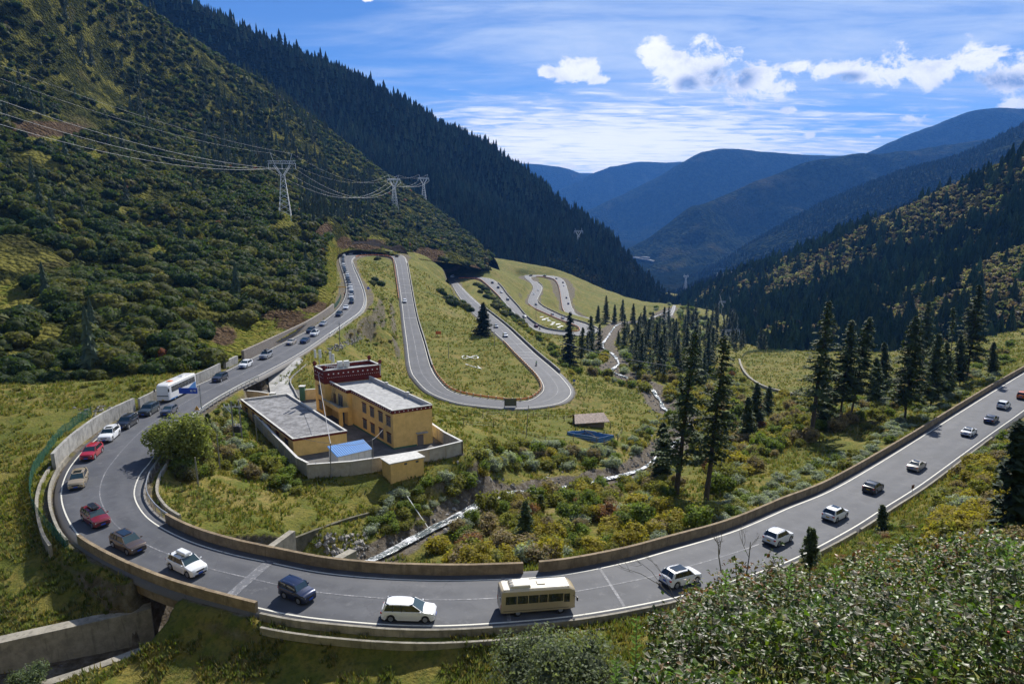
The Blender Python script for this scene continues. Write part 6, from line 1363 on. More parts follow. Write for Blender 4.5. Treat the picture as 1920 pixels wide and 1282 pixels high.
shrub_patch([(1030, 660), (1010, 640), (960, 600), (905, 545), (930, 545), (1000, 620), (1060, 665), (1090, 700), (1070, 705)], 5.0, {'olive': 3, 'green': 3, 'yellow': 1}, (1.4, 2.4), 'between the second and third legs', 8)
shrub_patch([(640, 560), (700, 545), (735, 560), (745, 640), (700, 650), (650, 640)], 5.5, {'olive': 3, 'green': 3, 'brown': 1}, (.8, 1.6), 'on the slope below the left road', 9, .7)
shrub_patch([(1750, 970), (1800, 890), (1880, 830), (1925, 800), (1925, 960), (1850, 1000), (1770, 1020)], 2.3, {'yellow': 4, 'brown': 2, 'olive': 3, 'green': 1, 'silver': 1}, (1.0, 1.9), 'on the bank right of the outer kerb', 10)
shrub_patch([(1180, 1180), (1300, 1150), (1420, 1100), (1560, 1045), (1700, 985), (1760, 1000), (1700, 1040), (1560, 1080), (1400, 1150), (1280, 1200)], 2.2, {'green': 3, 'olive': 3, 'russet': 1, 'brown': 1}, (.6, 1.1), 'on the bank directly below the outer kerb', 11, .7)
shrub_patch([(600, 760), (740, 700), (800, 770), (900, 775), (860, 800), (820, 790)], 6.5, {'green': 2, 'olive': 2}, (.8, 1.4), 'on the grass behind the yard', 12, .6)
shrub_patch([(1250, 560), (1340, 600), (1330, 650), (1240, 640), (1200, 610)], 9, {'silver': 3, 'green': 3, 'olive': 2}, (3.0, 4.5), 'at the foot of the forested hill', 13)
shrub_patch([(385, 800), (425, 745), (445, 760), (470, 800), (440, 830), (400, 835)], 2.0, {'green': 3, 'silver': 1, 'olive': 3}, (.8, 1.5), 'around the transformer poles', 15, .8)
shrub_patch([(870, 905), (960, 880), (1100, 870), (1200, 850), (1230, 800), (1210, 790), (1180, 830), (1090, 850), (960, 862), (880, 885)], 3.0, {'silver': 2, 'green': 2, 'olive': 3, 'yellow': 2}, (1.0, 2.0), 'along the near lip of the stream gully', 16, 1.0, .5)
shrub_patch([(1740, 1020), (1800, 985), (1925, 960), (1925, 1080), (1760, 1060)], 1.7, {'brown': 2, 'olive': 3, 'yellow': 2, 'green': 1}, (.7, 1.3), 'between the near thicket and the big spruce', 17)
shrub_patch([(700, 945), (800, 905), (872, 892), (905, 930), (860, 970), (790, 990), (690, 1000)], 1.9, {'silver': 4, 'green': 3, 'olive': 3}, (.9, 1.7), 'on the bank below the ochre shed', 19, .8, .8)
shrub_patch([(1240, 700), (1390, 705), (1480, 745), (1560, 790), (1480, 850), (1380, 880), (1330, 900), (1300, 840), (1290, 760)], 3.3, {'brown': 4, 'olive': 4, 'yellow': 3, 'silver': 1, 'russet': 1}, (1.3, 2.6), 'on the slope beyond the tall pair', 21)
shrub_patch([(1580, 770), (1700, 700), (1900, 640), (1900, 680), (1740, 745), (1620, 810)], 3.4, {'brown': 3, 'olive': 3, 'green': 3, 'silver': 2}, (1.2, 2.2), 'among the right hand spruces', 23)
shrub_patch([(0, 735), (400, 700), (400, 720), (300, 735), (0, 752)], 7, {'green': 2, 'olive': 4}, (.8, 1.8), 'along the upper edge of the left meadow', 14, .6)
# dark scrub between the upper legs
def dark_scrub():
    for lab, pts, r in (('dense dark bush in the strip between the second and third legs', [(894, 536), (902, 540), (910, 545), (917, 552), (924, 561), (932, 570), (941, 578), (950, 584), (958, 592), (966, 598), (974, 606), (980, 612), (945, 590), (930, 578), (912, 558), (900, 548)], (3.0, 4.6)),
                        ('dense dark bush left of the second leg', [(824, 548), (832, 553), (842, 560), (850, 566), (858, 573), (866, 570), (872, 578), (880, 584), (846, 572), (835, 562)], (3.2, 4.6)),
                        ('dark bush inside the first far hairpin', [(708, 487), (703, 526), (697, 533), (714, 534)], (2.6, 3.6))):
        P_ = np.array([hit(*p) for p in pts]); n = len(P_)
        individuals('dark_bush', BUSH_HI, P_ - [0, 0, .4], RNG.uniform(0, 6, n), RNG.uniform(*r, n), RNG.integers(0, 8, n), lab, 'bush', lab.replace('dense dark bush', 'dark bushes').replace('dark bush ', 'dark bushes '), M_LEAF)
dark_scrub()
def willow(px, py, r, label, H=None, seed=0, tall=1.0, cols=((.10, .12, .035), (.16, .17, .06)), n=5000, cs=.055, Zp=None):
    b = PZ(px, py, Zp) if Zp else (P(px, py, H) if H else hit(px, py)); root = empty('willow', tuple(b)); tag(root, label, 'tree'); V, F, T = leafy_mesh(rv(seed), cols[0], cols[1], n, cs, 12, tall)
    link('crown', mesh_np('crown', V * r, F, False, {'tint': T}), M_LEAF, root); t = MB(); r_ = rv(seed + 1)
    for k in range(9):
        a = r_.uniform(0, 6.28); L = r * r_.uniform(.6, 1.0); t.tube([(0, 0, -.3), (math.cos(a) * L * .25, math.sin(a) * L * .25, L * .5 * tall), (math.cos(a) * L * .6, math.sin(a) * L * .6, L * tall)], .09, 5, .02)
    t.build('trunk', M_BARKG, root, fix=False)
willow(340, 878, 6.3, 'large willow on the inside of the big curve, overhanging the road', H=39.0, seed=700, tall=1.15, n=12000, cs=.045, cols=((.16, .19, .05), (.24, .25, .08)))
willow(352, 905, 2.3, 'smaller dark twiggy bush at the right foot of the willow', H=39.2, seed=705, cols=((.07, .07, .03), (.12, .11, .05)), n=2500)
willow(985, 1325, 4.1, 'grey green willow thicket at the bottom edge of the picture, left part', seed=710, Zp=40, cols=((.14, .17, .10), (.22, .25, .16)), n=9000, cs=.035)
willow(1095, 1325, 4.2, 'grey green willow thicket at the bottom edge, against the glossy shrub', seed=713, Zp=37, cols=((.14, .17, .10), (.22, .25, .16)), n=9000, cs=.035)
willow(60, 1290, 2.0, 'pale green shrub in the bottom left corner by the canal coping', seed=716, H=41.3, cols=((.13, .17, .09), (.2, .25, .14)), n=2500)

# --- grass and herbs
def grass():
    n = 190000; y = 42 + RNG.random(n) ** 1.9 * 420; x = RNG.uniform(-.85, .85, n) * (y + 10); P_ = np.stack([x, y, np.full(n, CAMZ - 40.)], 1); f = fbm2(x / 2.6, y / 2.6, 3, 91) + fbm2(x / 11, y / 11, 2, 17) * .6
    P_ = P_[(f > -.12)]; P_ = P_[nonroad(P_, .9, 1.15, .4)]
    for i in range(len(P_)): P_[i, 2] = gz(P_[i, 0], P_[i, 1])
    P_ = P_[in_view(P_, 30)]; n = len(P_)
    def tuft(rng, tint, m):
        a = rng.uniform(0, 6.28, m); r = rng.uniform(.1, .8, m); L = rng.uniform(.5, 1.1, m); b = np.stack([np.cos(a) * r * .5, np.sin(a) * r * .5, np.zeros(m)], 1); t = b + np.stack([np.cos(a) * r * .6, np.sin(a) * r * .6, L], 1); w = np.stack([-np.sin(a), np.cos(a), np.zeros(m)], 1) * .13
        V = np.stack([b - w, b + w, t], 1).reshape(-1, 3); return V, np.arange(3 * m).reshape(m, 3), np.repeat(shade(tint, rng.uniform(.7, 1.4, m)), 3, 0)
    cols = [(.115, .13, .028), (.165, .145, .04), (.085, .11, .026), (.19, .155, .065), (.13, .145, .07), (.07, .09, .026)]
    vs = [tuft(rv(800 + i), cols[i % 6], 7) for i in range(12)]; pat = fbm2(P_[:, 0] / 16, P_[:, 1] / 16, 3, 4)
    v = (np.clip(((pat + 1) * 3 + RNG.normal(0, 1.1, n)), 0, 5.99)).astype(int) + 6 * RNG.integers(0, 2, n)
    merged('grass', vs, P_, RNG.uniform(0, 6, n), RNG.uniform(.22, .55, n) * (1 + P_[:, 1] / 300), v, None, M_LEAF)
grass()
M_ROCK = pbr('rock', (0.24, 0.225, 0.205), 0.9, var=.35, vscale=2)
def rocks():
    I = RNG.integers(0, len(_rv), 2600); w = _rv[I, 3]; a = RNG.normal(0, 1, (2600, 2)); P_ = _rv[I, :3].copy(); P_[:, :2] += a * (w * .8)[:, None]; P_ = P_[(P_[:, 1] < 320)]
    L1 = [hit(x, y, [GROUND]) for x, y in zip(RNG.uniform(590, 690, 130), RNG.uniform(1000, 1045, 130))]; L2 = [hit(620 + 60 * q + RNG.normal(0, 6), 655 - 22 * q + RNG.normal(0, 3), [GROUND]) for q in RNG.random(150)]
    L3 = [hit(150 + 60 * q + RNG.normal(0, 20), 770 + RNG.normal(0, 6), [GROUND]) for q in RNG.random(40)]
    P_ = np.vstack([P_] + [np.array([q for q in L if q is not None]) for L in (L1, L2, L3)]); P_ = P_[nonroad(P_, 1.5, 0)]
    for i in range(len(P_)): P_[i, 2] = gz(P_[i, 0], P_[i, 1])
    n = len(P_); V0, F0 = ICO1; vs = []
    for k in range(6): r_ = rv(900 + k); V = V0 * r_.uniform(.6, 1.2, 3) * (1 + r_.normal(0, .16, len(V0)))[:, None]; vs.append((V, F0, np.ones((len(V), 3))))
    o = merged('rubble', vs, P_, RNG.uniform(0, 6, n), RNG.uniform(.12, .55, n) ** 1.2, RNG.integers(0, 6, n), None, M_ROCK)
rocks()

# --- stream
def stream():
    m, t, out = mat('rapids'); V = t.new('ShaderNodeNewGeometry').outputs['Position']; n = t.noise(V, 0.9, 7, .75, .8); n2 = t.noise(V, .18, 3, .5); b = t.new('ShaderNodeBsdfPrincipled', ins={'Specular IOR Level': .6})
    f = t.smooth(t.math('ADD', n, t.math('MULTIPLY', t.math('SUBTRACT', n2, .5), .6)), .47, .62); t.l.new(t.mix(f, (.10, .12, .12), (.62, .64, .66)), b.inputs['Base Color']); t.l.new(t.math('ADD', .12, t.math('MULTIPLY', f, .5)), b.inputs['Roughness'])
    bp = t.new('ShaderNodeBump', ins={'Strength': 1.0, 'Distance': .3}); t.l.new(n, bp.inputs['Height']); t.l.new(bp.outputs[0], b.inputs['Normal']); t.l.new(b.outputs[0], out.inputs[0])
    L = _rv; n_ = len(L); Vv = []; d = np.gradient(L[:, :2], axis=0); d /= np.linalg.norm(d, axis=1)[:, None]; q = np.stack([-d[:, 1], d[:, 0]], 1); mcol = 7
    for k in range(mcol):
        s = (k / (mcol - 1) - .5) * 2; w = L[:, 3] * np.interp(L[:, 1], [60, 105, 125, 300], [1.25, 1.1, .6, .45]) * (.24 + .25 * fbm2(np.arange(n_) / 9., np.full(n_, 3.1 * s), 2, 3)); z = L[:, 2] - .22 + .14 * fbm2(np.arange(n_) / 2.2, np.full(n_, s * 4.), 3, 6); Vv.append(np.stack([L[:, 0] + q[:, 0] * w * s, L[:, 1] + q[:, 1] * w * s, z], 1))
    Vv = np.stack(Vv, 1).reshape(-1, 3); idx = np.arange(n_ * mcol).reshape(n_, mcol); F = np.stack([idx[:-1, :-1], idx[:-1, 1:], idx[1:, 1:], idx[1:, :-1]], -1).reshape(-1, 4)
    o = link('stream', mesh_np('stream', Vv, F[:, ::-1], True), m); tag(o, kind='structure')
stream()

# --- glossy shrubs right in front of the eye
def foreground():
    rows = [[(1130, 1380, 5.8), (1300, 1400, 5.0), (1500, 1400, 4.5), (1720, 1400, 4.2), (2050, 1400, 4.2)], [(1185, 1215, 8.0), (1320, 1200, 7.2), (1500, 1190, 6.6), (1720, 1170, 6.2), (2050, 1160, 6.0)], [(1235, 1140, 9.8), (1340, 1105, 9.6), (1500, 1090, 9.2), (1720, 1060, 8.8), (2050, 1050, 8.5)], [(1290, 1105, 11.5), (1390, 1060, 11.6), (1560, 1030, 11.4), (1730, 1000, 11.2), (2050, 990, 11)]]
    g = np.array([catmull([PZ(*c) for c in r], 12) for r in rows]); g = np.array([catmull(g[:, j], 14) for j in range(g.shape[1])]).transpose(1, 0, 2); r_ = rv(77); N = 38000
    a = g[:-1, :-1]; ar = np.linalg.norm(np.cross(g[:-1, 1:] - a, g[1:, :-1] - a), axis=-1).ravel(); i = r_.choice(len(ar), N, p=ar / ar.sum()); rr, cc = np.unravel_index(i, a.shape[:2]); u, v = r_.random((2, N, 1))
    c = a[rr, cc] + (g[:-1, 1:][rr, cc] - a[rr, cc]) * u + (g[1:, :-1][rr, cc] - a[rr, cc]) * v; lump = fbm2(c[:, 0] * 1.1, c[:, 1] * 1.1, 4, 4); c[:, 2] += lump * .75 - .1 - r_.random(N) ** 1.2 * .75; hole_ = fbm2(c[:, 0] * 3.1, c[:, 1] * 3.1, 3, 14) < -.22; c[hole_, 2] -= .45; tip = r_.random(N) < .02; c[tip, 2] += r_.uniform(.1, .4, tip.sum())
    # leaves: folded blades of four faces
    az = r_.uniform(0, 6.28, N); el = r_.normal(.15, .45, N); L = r_.uniform(.055, .12, N); W_ = L * r_.uniform(.26, .38, N)
    d = np.stack([np.cos(az) * np.cos(el), np.sin(az) * np.cos(el), np.sin(el)], 1); s = np.cross(d, [0, 0, 1.0]) + r_.normal(0, .35, (N, 3)); s /= np.linalg.norm(s, axis=1)[:, None]; up = np.cross(s, d)
    L, W_ = L[:, None], W_[:, None]; V = np.stack([c, c + d * L * .45 + s * W_ + up * W_ * .35, c + d * L * 1.0 - up * L * .12, c + d * L * .45 - s * W_ + up * W_ * .35, c + d * L * .5], 1)
    T = np.array([(.038, .066, .016), (.095, .165, .022), (.14, .15, .03), (.17, .11, .055), (.21, .20, .15)])[r_.choice(5, N, p=[.42, .24, .09, .06, .19])]; yel = (fbm2(c[:, 0] * 1.7, c[:, 1] * 1.7, 2, 41) > .25) & (r_.random(N) < .5); T[yel] = (.12, .17, .025); far_ = np.clip((c[:, 1] - 8.6) / 3, 0, 1); m = r_.random(N) < far_ * .55; T[m] = np.array([(.20, .085, .03), (.15, .12, .03), (.10, .13, .03)])[r_.integers(0, 3, m.sum())]
    T *= r_.uniform(.7, 1.3, (N, 1)); cen = np.array([g[18, 8], g[14, 24], g[20, 40], g[36, 16], g[38, 36]]); own = np.argmin(np.linalg.norm(c[:, None] - cen[None], axis=2) + r_.normal(0, .12, (N, 5)), axis=1)
    names = ['glossy leaved shrub at the lower left of the near thicket, beside the willow', 'glossy leaved shrub filling the bottom middle of the near thicket', 'glossy leaved shrub in the bottom right corner', 'green and russet shrub forming the upper left edge of the near thicket', 'russet tinged shrub along the top right of the near thicket']
    F0 = np.array([[0, 1, 4], [1, 2, 4], [2, 3, 4], [3, 0, 4]])
    for k in range(5):
        I = np.nonzero(own == k)[0]; n = len(I); root = empty('glossy_shrub', (cen[k][0], cen[k][1], cen[k][2] - 1.3)); tag(root, names[k], 'shrub'); o = np.array(root.location)
        link('leaves', mesh_np('leaves', (V[I] - o).reshape(-1, 3), (F0[None] + (np.arange(n) * 5)[:, None, None]).reshape(-1, 3), False, {'tint': np.repeat(T[I], 5, 0)}), M_GLOSSY, root)
        st = MB(); J = I[r_.choice(n, min(n, 420), replace=False)]
        for j in J: e = c[j] - o; q = e + np.array([r_.normal(0, .12), r_.normal(0, .12) - .1, -r_.uniform(.35, .8)]); st.tube([q, (q + e) / 2 + r_.normal(0, .02, 3), e + [0, 0, .02]], .006, 3, .003, caps=False)
        st.build('branches', M_BARK, root, fix=False)
        b = MB(); J = I[r_.choice(n, 12, replace=False)]
        for j in J: b.box(c[j] - o + [0, 0, .02], (.018, .018, .018), .5)
        b.build('berries', M_BERRY, root, fix=False)
    # upright fresh shoots
    for k, (px, py, Z, h) in enumerate([(1185, 1300, 6.5, .9), (1640, 1085, 9.5, .55), (1880, 1080, 8, .5), (1475, 1120, 9, .5), (1150, 1310, 7, .5), (1560, 1120, 9, .45), (1735, 1100, 8.8, .45), (1355, 1130, 9, .5)]):
        b = PZ(px, py, Z); root = empty('leafy_shoot', tuple(b)); tag(root, ['tall fresh green shoot at the left end of the near thicket', 'fresh green shoot rising from the top middle of the near thicket', 'fresh green shoot at the right edge above the thicket', 'bright green shoot sticking up against the road by the white car', 'short fresh green shoot at the bottom edge left of the thicket', 'small green shoot right of the one against the road', 'small green shoot between the top middle and the right edge of the thicket', 'green shoot at the upper left corner of the thicket'][k], 'shoot')
        MB().tube([(0, 0, 0), (.03, .02, h * .5), (.02, 0, h)], .008, 4, .003).build('stem', M_BARKG, root); n = 26; z = np.linspace(.25, 1, n) * h; az = np.arange(n) * 2.4; d = np.stack([np.cos(az), np.sin(az), np.full(n, .55)], 1); d /= np.linalg.norm(d, axis=1)[:, None]; s = np.cross(d, [0, 0, 1.]); s /= np.linalg.norm(s, axis=1)[:, None]; c0 = np.stack([z * 0 + .02, z * 0, z], 1); L = .085
        V_ = np.stack([c0, c0 + d * L * .45 + s * .022, c0 + d * L, c0 + d * L * .45 - s * .022, c0 + d * L * .5 - [0, 0, .006]], 1).reshape(-1, 3); T_ = np.repeat(shade((.11, .20, .03), r_.uniform(.7, 1.4, n)), 5, 0)
        link('leaves', mesh_np('leaves', V_, (F0[None] + (np.arange(n) * 5)[:, None, None]).reshape(-1, 3), False, {'tint': T_}), M_LEAF, root)
    def twig(mb, a, d, L, r, dep):
        b = a + d * L; mb.tube([a, (a + b) / 2 + r_.normal(0, L * .05, 3), b], r, 4, r * .55, caps=False)
        if dep > 0:
            for _ in range(r_.integers(2, 4)): e = d + r_.normal(0, .45, 3); e /= np.linalg.norm(e); twig(mb, a + (b - a) * r_.uniform(.45, 1), e, L * r_.uniform(.45, .75), r * .55, dep - 1)
    for k, (px, py, Z, d, L, lab) in enumerate([(1330, 1170, 9.5, (-.75, .35, .5), 1.0, 'bare branching twig reaching left over the road in front of the thicket'), (1352, 1070, 9.0, (-.1, .1, .8), .40, 'bare forked twig standing up against the road left of the white car'), (1400, 1075, 10, (.15, .3, .8), .5, 'bare forked twig in front of the white car on the right')]):
        mb = MB(); twig(mb, np.zeros(3), np.array(d) / np.linalg.norm(d), L, .011, 4); o = mb.build('bare_twig', M_BARKG, fix=False); o.location = tuple(PZ(px, py, Z)); tag(o, lab, 'twig')
M_BERRY = pbr('berry_red', (.45, .03, .02), .35)
foreground()
# ------------------------------------------------------------------ vehicles
M_TYRE = pbr('tyre', (0.018, 0.018, 0.02), 0.85); M_RIM2 = pbr('alloy_rim', (0.45, 0.46, 0.48), 0.3, 0.8); M_CGLASS = pbr('tinted_glass', (0.014, 0.02, 0.024), 0.06, spec=0.9)
M_SCREEN = pbr('windscreen_glass', (0.03, 0.055, 0.06), 0.05, spec=1.0); M_LAMP = pbr('headlamp', (0.7, 0.72, 0.75), 0.12, 0.3); M_TAIL = pbr('tail_lamp', (0.42, 0.012, 0.012), 0.2); M_PLATE = pbr('blue_plate', (0.01, 0.08, 0.50), 0.5)
M_PLATEY = pbr('yellow_plate', (0.60, 0.38, 0.02), 0.5); M_TRIM = pbr('black_trim', (0.022, 0.022, 0.024), 0.55); M_CHROME = pbr('chrome', (0.6, 0.6, 0.62), 0.15, 0.9)
PAINT = {}
def paint(name, c, metal=0.0):
    if name not in PAINT: PAINT[name] = pbr('paint_' + name, c, 0.32, metal, 0.5, coat=0.6)
    return PAINT[name]
PC = dict(white=(.72, .73, .74), silver=(.36, .37, .38), black=(.012, .013, .016), navy=(.014, .022, .06), red=(.33, .012, .02), darkred=(.16, .008, .014), brown=(.10, .075, .06), gold=(.36, .29, .19), grey=(.13, .13, .14), darkgreen=(.03, .04, .042), orange=(.60, .15, .02), beige=(.40, .36, .31), charcoal=(.045, .045, .05))
TYPES = {  # L, W, H, hood z, belt z, hood front x, screen base x, roof front x, roof rear x, tail base x, rear deck z, clearance, wheel r
 'suv': (4.65, 1.88, 1.70, 1.02, 1.10, 2.18, 1.10, .38, -1.75, -2.20, 1.12, .20, .37), 'bigsuv': (4.95, 1.96, 1.86, 1.12, 1.20, 2.35, 1.15, .55, -2.05, -2.36, 1.2, .24, .39), 'mpv': (4.85, 1.82, 1.70, .98, 1.05, 2.25, 1.35, .42, -2.0, -2.32, 1.05, .16, .33),
 'sedan': (4.75, 1.84, 1.46, .92, .98, 2.22, 1.00, .22, -1.05, -1.72, 1.04, .16, .33), 'hatch': (4.2, 1.76, 1.50, .94, 1.0, 2.0, 1.05, .3, -1.4, -1.95, 1.02, .17, .32), 'jeep': (3.65, 1.62, 1.72, 1.05, 1.12, 1.75, .72, .48, -1.62, -1.76, 1.12, .22, .35),
 'coupe_suv': (4.5, 1.92, 1.60, 1.0, 1.10, 2.1, 1.0, .2, -1.5, -2.1, 1.14, .2, .38)}
def car_body(t):
    L, Wd, Hh, hz, bz, hx, sx, rfx, rrx, tbx, dz, cl, wr = t; hl = L / 2; hw = Wd / 2; wf, wb = hl - .88, -hl + .90
    xs = sorted(set(np.round(np.concatenate([np.linspace(-hl, hl, 27), [wf + d for d in (-.42, -.3, -.15, 0, .15, .3, .42)], [wb + d for d in (-.42, -.3, -.15, 0, .15, .3, .42)], [sx, tbx, hx]]), 3))); V = []; m = 15; rows = []
    for x in xs:
        e = min(1, max(0, (hl - abs(x)) / .38)); w = hw * (.80 + .20 * e ** .45)
        if x > sx: q = (x - sx) / (hl - sx); top = bz + (hz - bz) * min(1, q * 2.0) - (.20 * max(0, (q - .78) / .22) ** 1.6) - .06 * q
        elif x < tbx: q = (tbx - x) / (hl + tbx + 1e-6); top = dz - .10 * min(1, q) ** 2
        else: top = bz + (dz - bz) * (sx - x) / (sx - tbx)
        bot = cl + .10 * (1 - e) ** 1; arch = bot + .02
        for wx in (wf, wb):
            dd = abs(x - wx)
            if dd < .44: arch = max(arch, wr + math.sqrt(max(0, (wr + .09) ** 2 - dd ** 2)) * .98)
        arch = min(arch, top - .22); mid = max(arch + .03, cl + .42); mid = min(mid, top - .12)
        half = [(0, bot + .02), (w * .72, bot + .02), (w * .86, arch), (w * .985, arch + .015), (w, mid), (w * .985, top - .10), (w * .93, top - .02), (w * .5, top + .025)]
        pts = half + [(0, top + .035)] + [(-a, b) for a, b in half[::-1][:-1]]; rows.append(len(V)); V += [(x, a, b) for a, b in pts]; m = len(pts)
    F = []
    for i in range(len(xs) - 1):
        for k in range(m): F.append((i * m + k, i * m + (k + 1) % m, (i + 1) * m + (k + 1) % m, (i + 1) * m + k))
    F += [tuple(range(m))[::-1], tuple(range((len(xs) - 1) * m, len(xs) * m))]; return V, F, wf, wb
def make_car(kind, colour, label, loc=(0, 0, 0), rz=0.0, detail=2, name='car', group=None, roofbox=None, sunroof=False, rails=False, plate='blue', pano=None, spare=False, lower=None, slope=0.0, cat='car'):
    t = TYPES[kind]; L, Wd, Hh, hz, bz, hx, sx, rfx, rrx, tbx, dz, cl, wr = t; hl = L / 2; hw = Wd / 2; pm = paint(colour, PC[colour], 0.35 if colour in ('silver', 'grey', 'gold', 'brown', 'navy', 'charcoal') else 0.0)
    root = empty(name, tuple(loc), rz); root.rotation_euler = (0, slope, rz); tag(root, label, cat, group)
    V, F, wf, wb = car_body(t); b = MB().add(V, F)
    # roof, cabin
    r = .76 if kind != 'jeep' else .86; zt = Hh
    def sec(x, z, w, cr=.03): return [(x, -w, z), (x, -w * .55, z + cr * .8), (x, 0, z + cr), (x, w * .55, z + cr * .8), (x, w, z)]
    RV = []; n = 7
    for k in range(n):
        q = k / (n - 1); x = rfx + (rrx - rfx) * q; z = zt - .07 - .06 * (2 * q - 1) ** 2 * (1 if kind != 'sedan' else 1.4); w = hw * r * (1 - .05 * abs(2 * q - 1) ** 2); RV += sec(x, z, w, .05) + [(x, w * 1.03, z - .07), (x, 0, z - .05), (x, -w * 1.03, z - .07)]
    RF = []
    for k in range(n - 1):
        for j in range(8): RF.append((k * 8 + j, k * 8 + (j + 1) % 8, (k + 1) * 8 + (j + 1) % 8, (k + 1) * 8 + j))
    RF += [tuple(range(8))[::-1], tuple(range((n - 1) * 8, n * 8))]; b.add(RV, RF)
    zr = zt - .15; wbelt = hw * .925; wroof = hw * r * 1.0
    dk_ = MB()
    def pil(x0, x1, th=.07, y0=None, y1=None, b=b):
        for s in (-1, 1):
            a = np.array([x0, s * (y0 or wbelt), bz - .03]); c = np.array([x1, s * (y1 or wroof), zr + .04]); o = np.array([th / 2, 0, 0]); iy = np.array([0, -s * .06, 0]); ex = np.array([0, s * .012, 0])
            b.add([a - o + ex, a + o + ex, c + o + ex, c - o + ex, a - o + iy, a + o + iy, c + o + iy, c - o + iy], [(0, 1, 2, 3), (7, 6, 5, 4), (0, 4, 5, 1), (1, 5, 6, 2), (2, 6, 7, 3), (3, 7, 4, 0)])
    pil(sx - .05, rfx, .09); mid = (sx + tbx) / 2 - .1; pil(mid, mid - .05, .07, b=dk_); dth = {'sedan': .14, 'suv': .30, 'bigsuv': .22, 'mpv': .14, 'hatch': .26, 'jeep': .18, 'coupe_suv': .34}[kind]
    if kind in ('suv', 'bigsuv', 'mpv'): pil(tbx + .95, rrx + .55 if kind != 'mpv' else rrx + .6, .06, b=dk_)
    pil(tbx + dth / 2 + .02, rrx + .02, dth)
    body = b.build('body', pm, root, bevel=0.0, smooth=False)
    for p in body.data.polygons: p.use_smooth = True
    try:
        body.data.set_sharp_from_angle(angle=R(38))
    except Exception: pass
    dk_.build('window_pillar', M_TRIM, root)
    # glass house
    G_ = MB(); A = [(sx - .02, wbelt * .97, bz - .04), (rfx - .02, wroof * .97, zr + .05), (rrx + .05, wroof * .97, zr + .05), (tbx + .04, wbelt * .97, dz - .03)]
    V = [(x, y, z) for x, y, z in A] + [(x, -y, z) for x, y, z in A]; G_.add(V, [(0, 1, 2, 3), (7, 6, 5, 4), (1, 5, 6, 2), (0, 3, 7, 4)]); G_.build('side_window', M_CGLASS, root)
    w = MB(); w.add([(sx + .02, wbelt * .93, bz - .02), (sx + .02, -wbelt * .93, bz - .02), (rfx + .02, -wroof * .93, zr + .06), (rfx + .02, wroof * .93, zr + .06), (sx - .02, wbelt * .93, bz - .02), (sx - .02, -wbelt * .93, bz - .02), (rfx - .02, -wroof * .93, zr + .06), (rfx - .02, wroof * .93, zr + .06)], [(0, 1, 2, 3), (7, 6, 5, 4), (0, 4, 5, 1), (1, 5, 6, 2), (2, 6, 7, 3), (3, 7, 4, 0)]); w.build('windscreen', M_SCREEN, root)
    w = MB(); w.add([(tbx + .01, wbelt * .86, dz), (tbx + .01, -wbelt * .86, dz), (rrx, -wroof * .88, zr + .05), (rrx, wroof * .88, zr + .05), (tbx + .06, wbelt * .86, dz), (tbx + .06, -wbelt * .86, dz), (rrx + .05, -wroof * .88, zr + .05), (rrx + .05, wroof * .88, zr + .05)], [(3, 2, 1, 0), (4, 5, 6, 7), (0, 1, 5, 4), (1, 2, 6, 5), (2, 3, 7, 6), (3, 0, 4, 7)]); w.build('rear_window', M_CGLASS, root)
    me = {}
    for x in (wf, wb):
        for s in (-1, 1):
            if 'w' not in me:
                ty = MB(); ty.tube([(0, -.11, 0), (0, -.09, 0), (0, .09, 0), (0, .11, 0)], wr, 18); me['w'] = ty; wo = ty.build('wheel', M_TYRE, root); me['wd'] = wo.data; ri = MB(); ri.tube([(0, -.125, 0), (0, .125, 0)], wr * .66, 14)
                if detail > 1: [ri.box((math.cos(a) * wr * .33, 0, math.sin(a) * wr * .33), (.05, .27, .05)) for a in (0, 1.26, 2.5, 3.77, 5.0)]
                rm_ = ri.build('rim', M_RIM2, wo); me['rd'] = rm_.data
            else:
                wo = bpy.data.objects.new('wheel', me['wd']); COL.objects.link(wo); wo.parent = root; q = bpy.data.objects.new('rim', me['rd']); COL.objects.link(q); q.parent = wo
            wo.location = (x, s * (hw - .13), wr)
    fz = hz - .30
    for s in (-1, 1):
        h = MB(); h.box((hl - .17, s * hw * .66, fz), (.22, hw * .40, .15), -s * .35); h.build('headlight', M_LAMP, root, bevel=.02)
        h = MB(); h.box((-hl + .08, s * hw * .72, dz - .22), (.20, hw * .34, .17), s * .3); h.build('tail_light', M_TAIL, root, bevel=.02)
        if detail > 1: h = MB(); h.box((sx - .22, s * (hw + .10), bz + .06), (.13, .22, .15)); h.build('wing_mirror', pm, root, bevel=.03)
    g = MB(); g.box((hl - .035, 0, fz - .02), (.10, hw * .88, .17)); g.box((hl - .05, 0, cl + .14), (.12, hw * 1.35, .16)); g.build('grille', M_TRIM, root)
    g = MB(); g.box((hl + .03, 0, cl + .28), (.03, .46, .15)); g.build('number_plate', M_PLATE, root); g = MB(); g.box((-hl - .02, 0, dz - .42 if kind != 'sedan' else dz - .40), (.03, .46, .15)); g.build('number_plate', M_PLATEY if plate == 'yellow' else M_PLATE, root)
    if detail > 1 or lower:
        g = MB(); g.box((0, 0, cl + .05), (wf - wb - .9, Wd * .985, .14)); g.box((-hl + .12, 0, cl + .12), (.30, Wd * .86, .22)); g.build('sill', lower and paint(lower, PC[lower]) or M_TRIM, root, bevel=.02)
    if sunroof: g = MB(); g.box((rfx - .62 if not pano else (rfx + rrx) / 2 + .1, 0, zt - .02), (.75 if not pano else 1.6, hw * .95, .035)); g.build('sunroof', M_CGLASS, root)
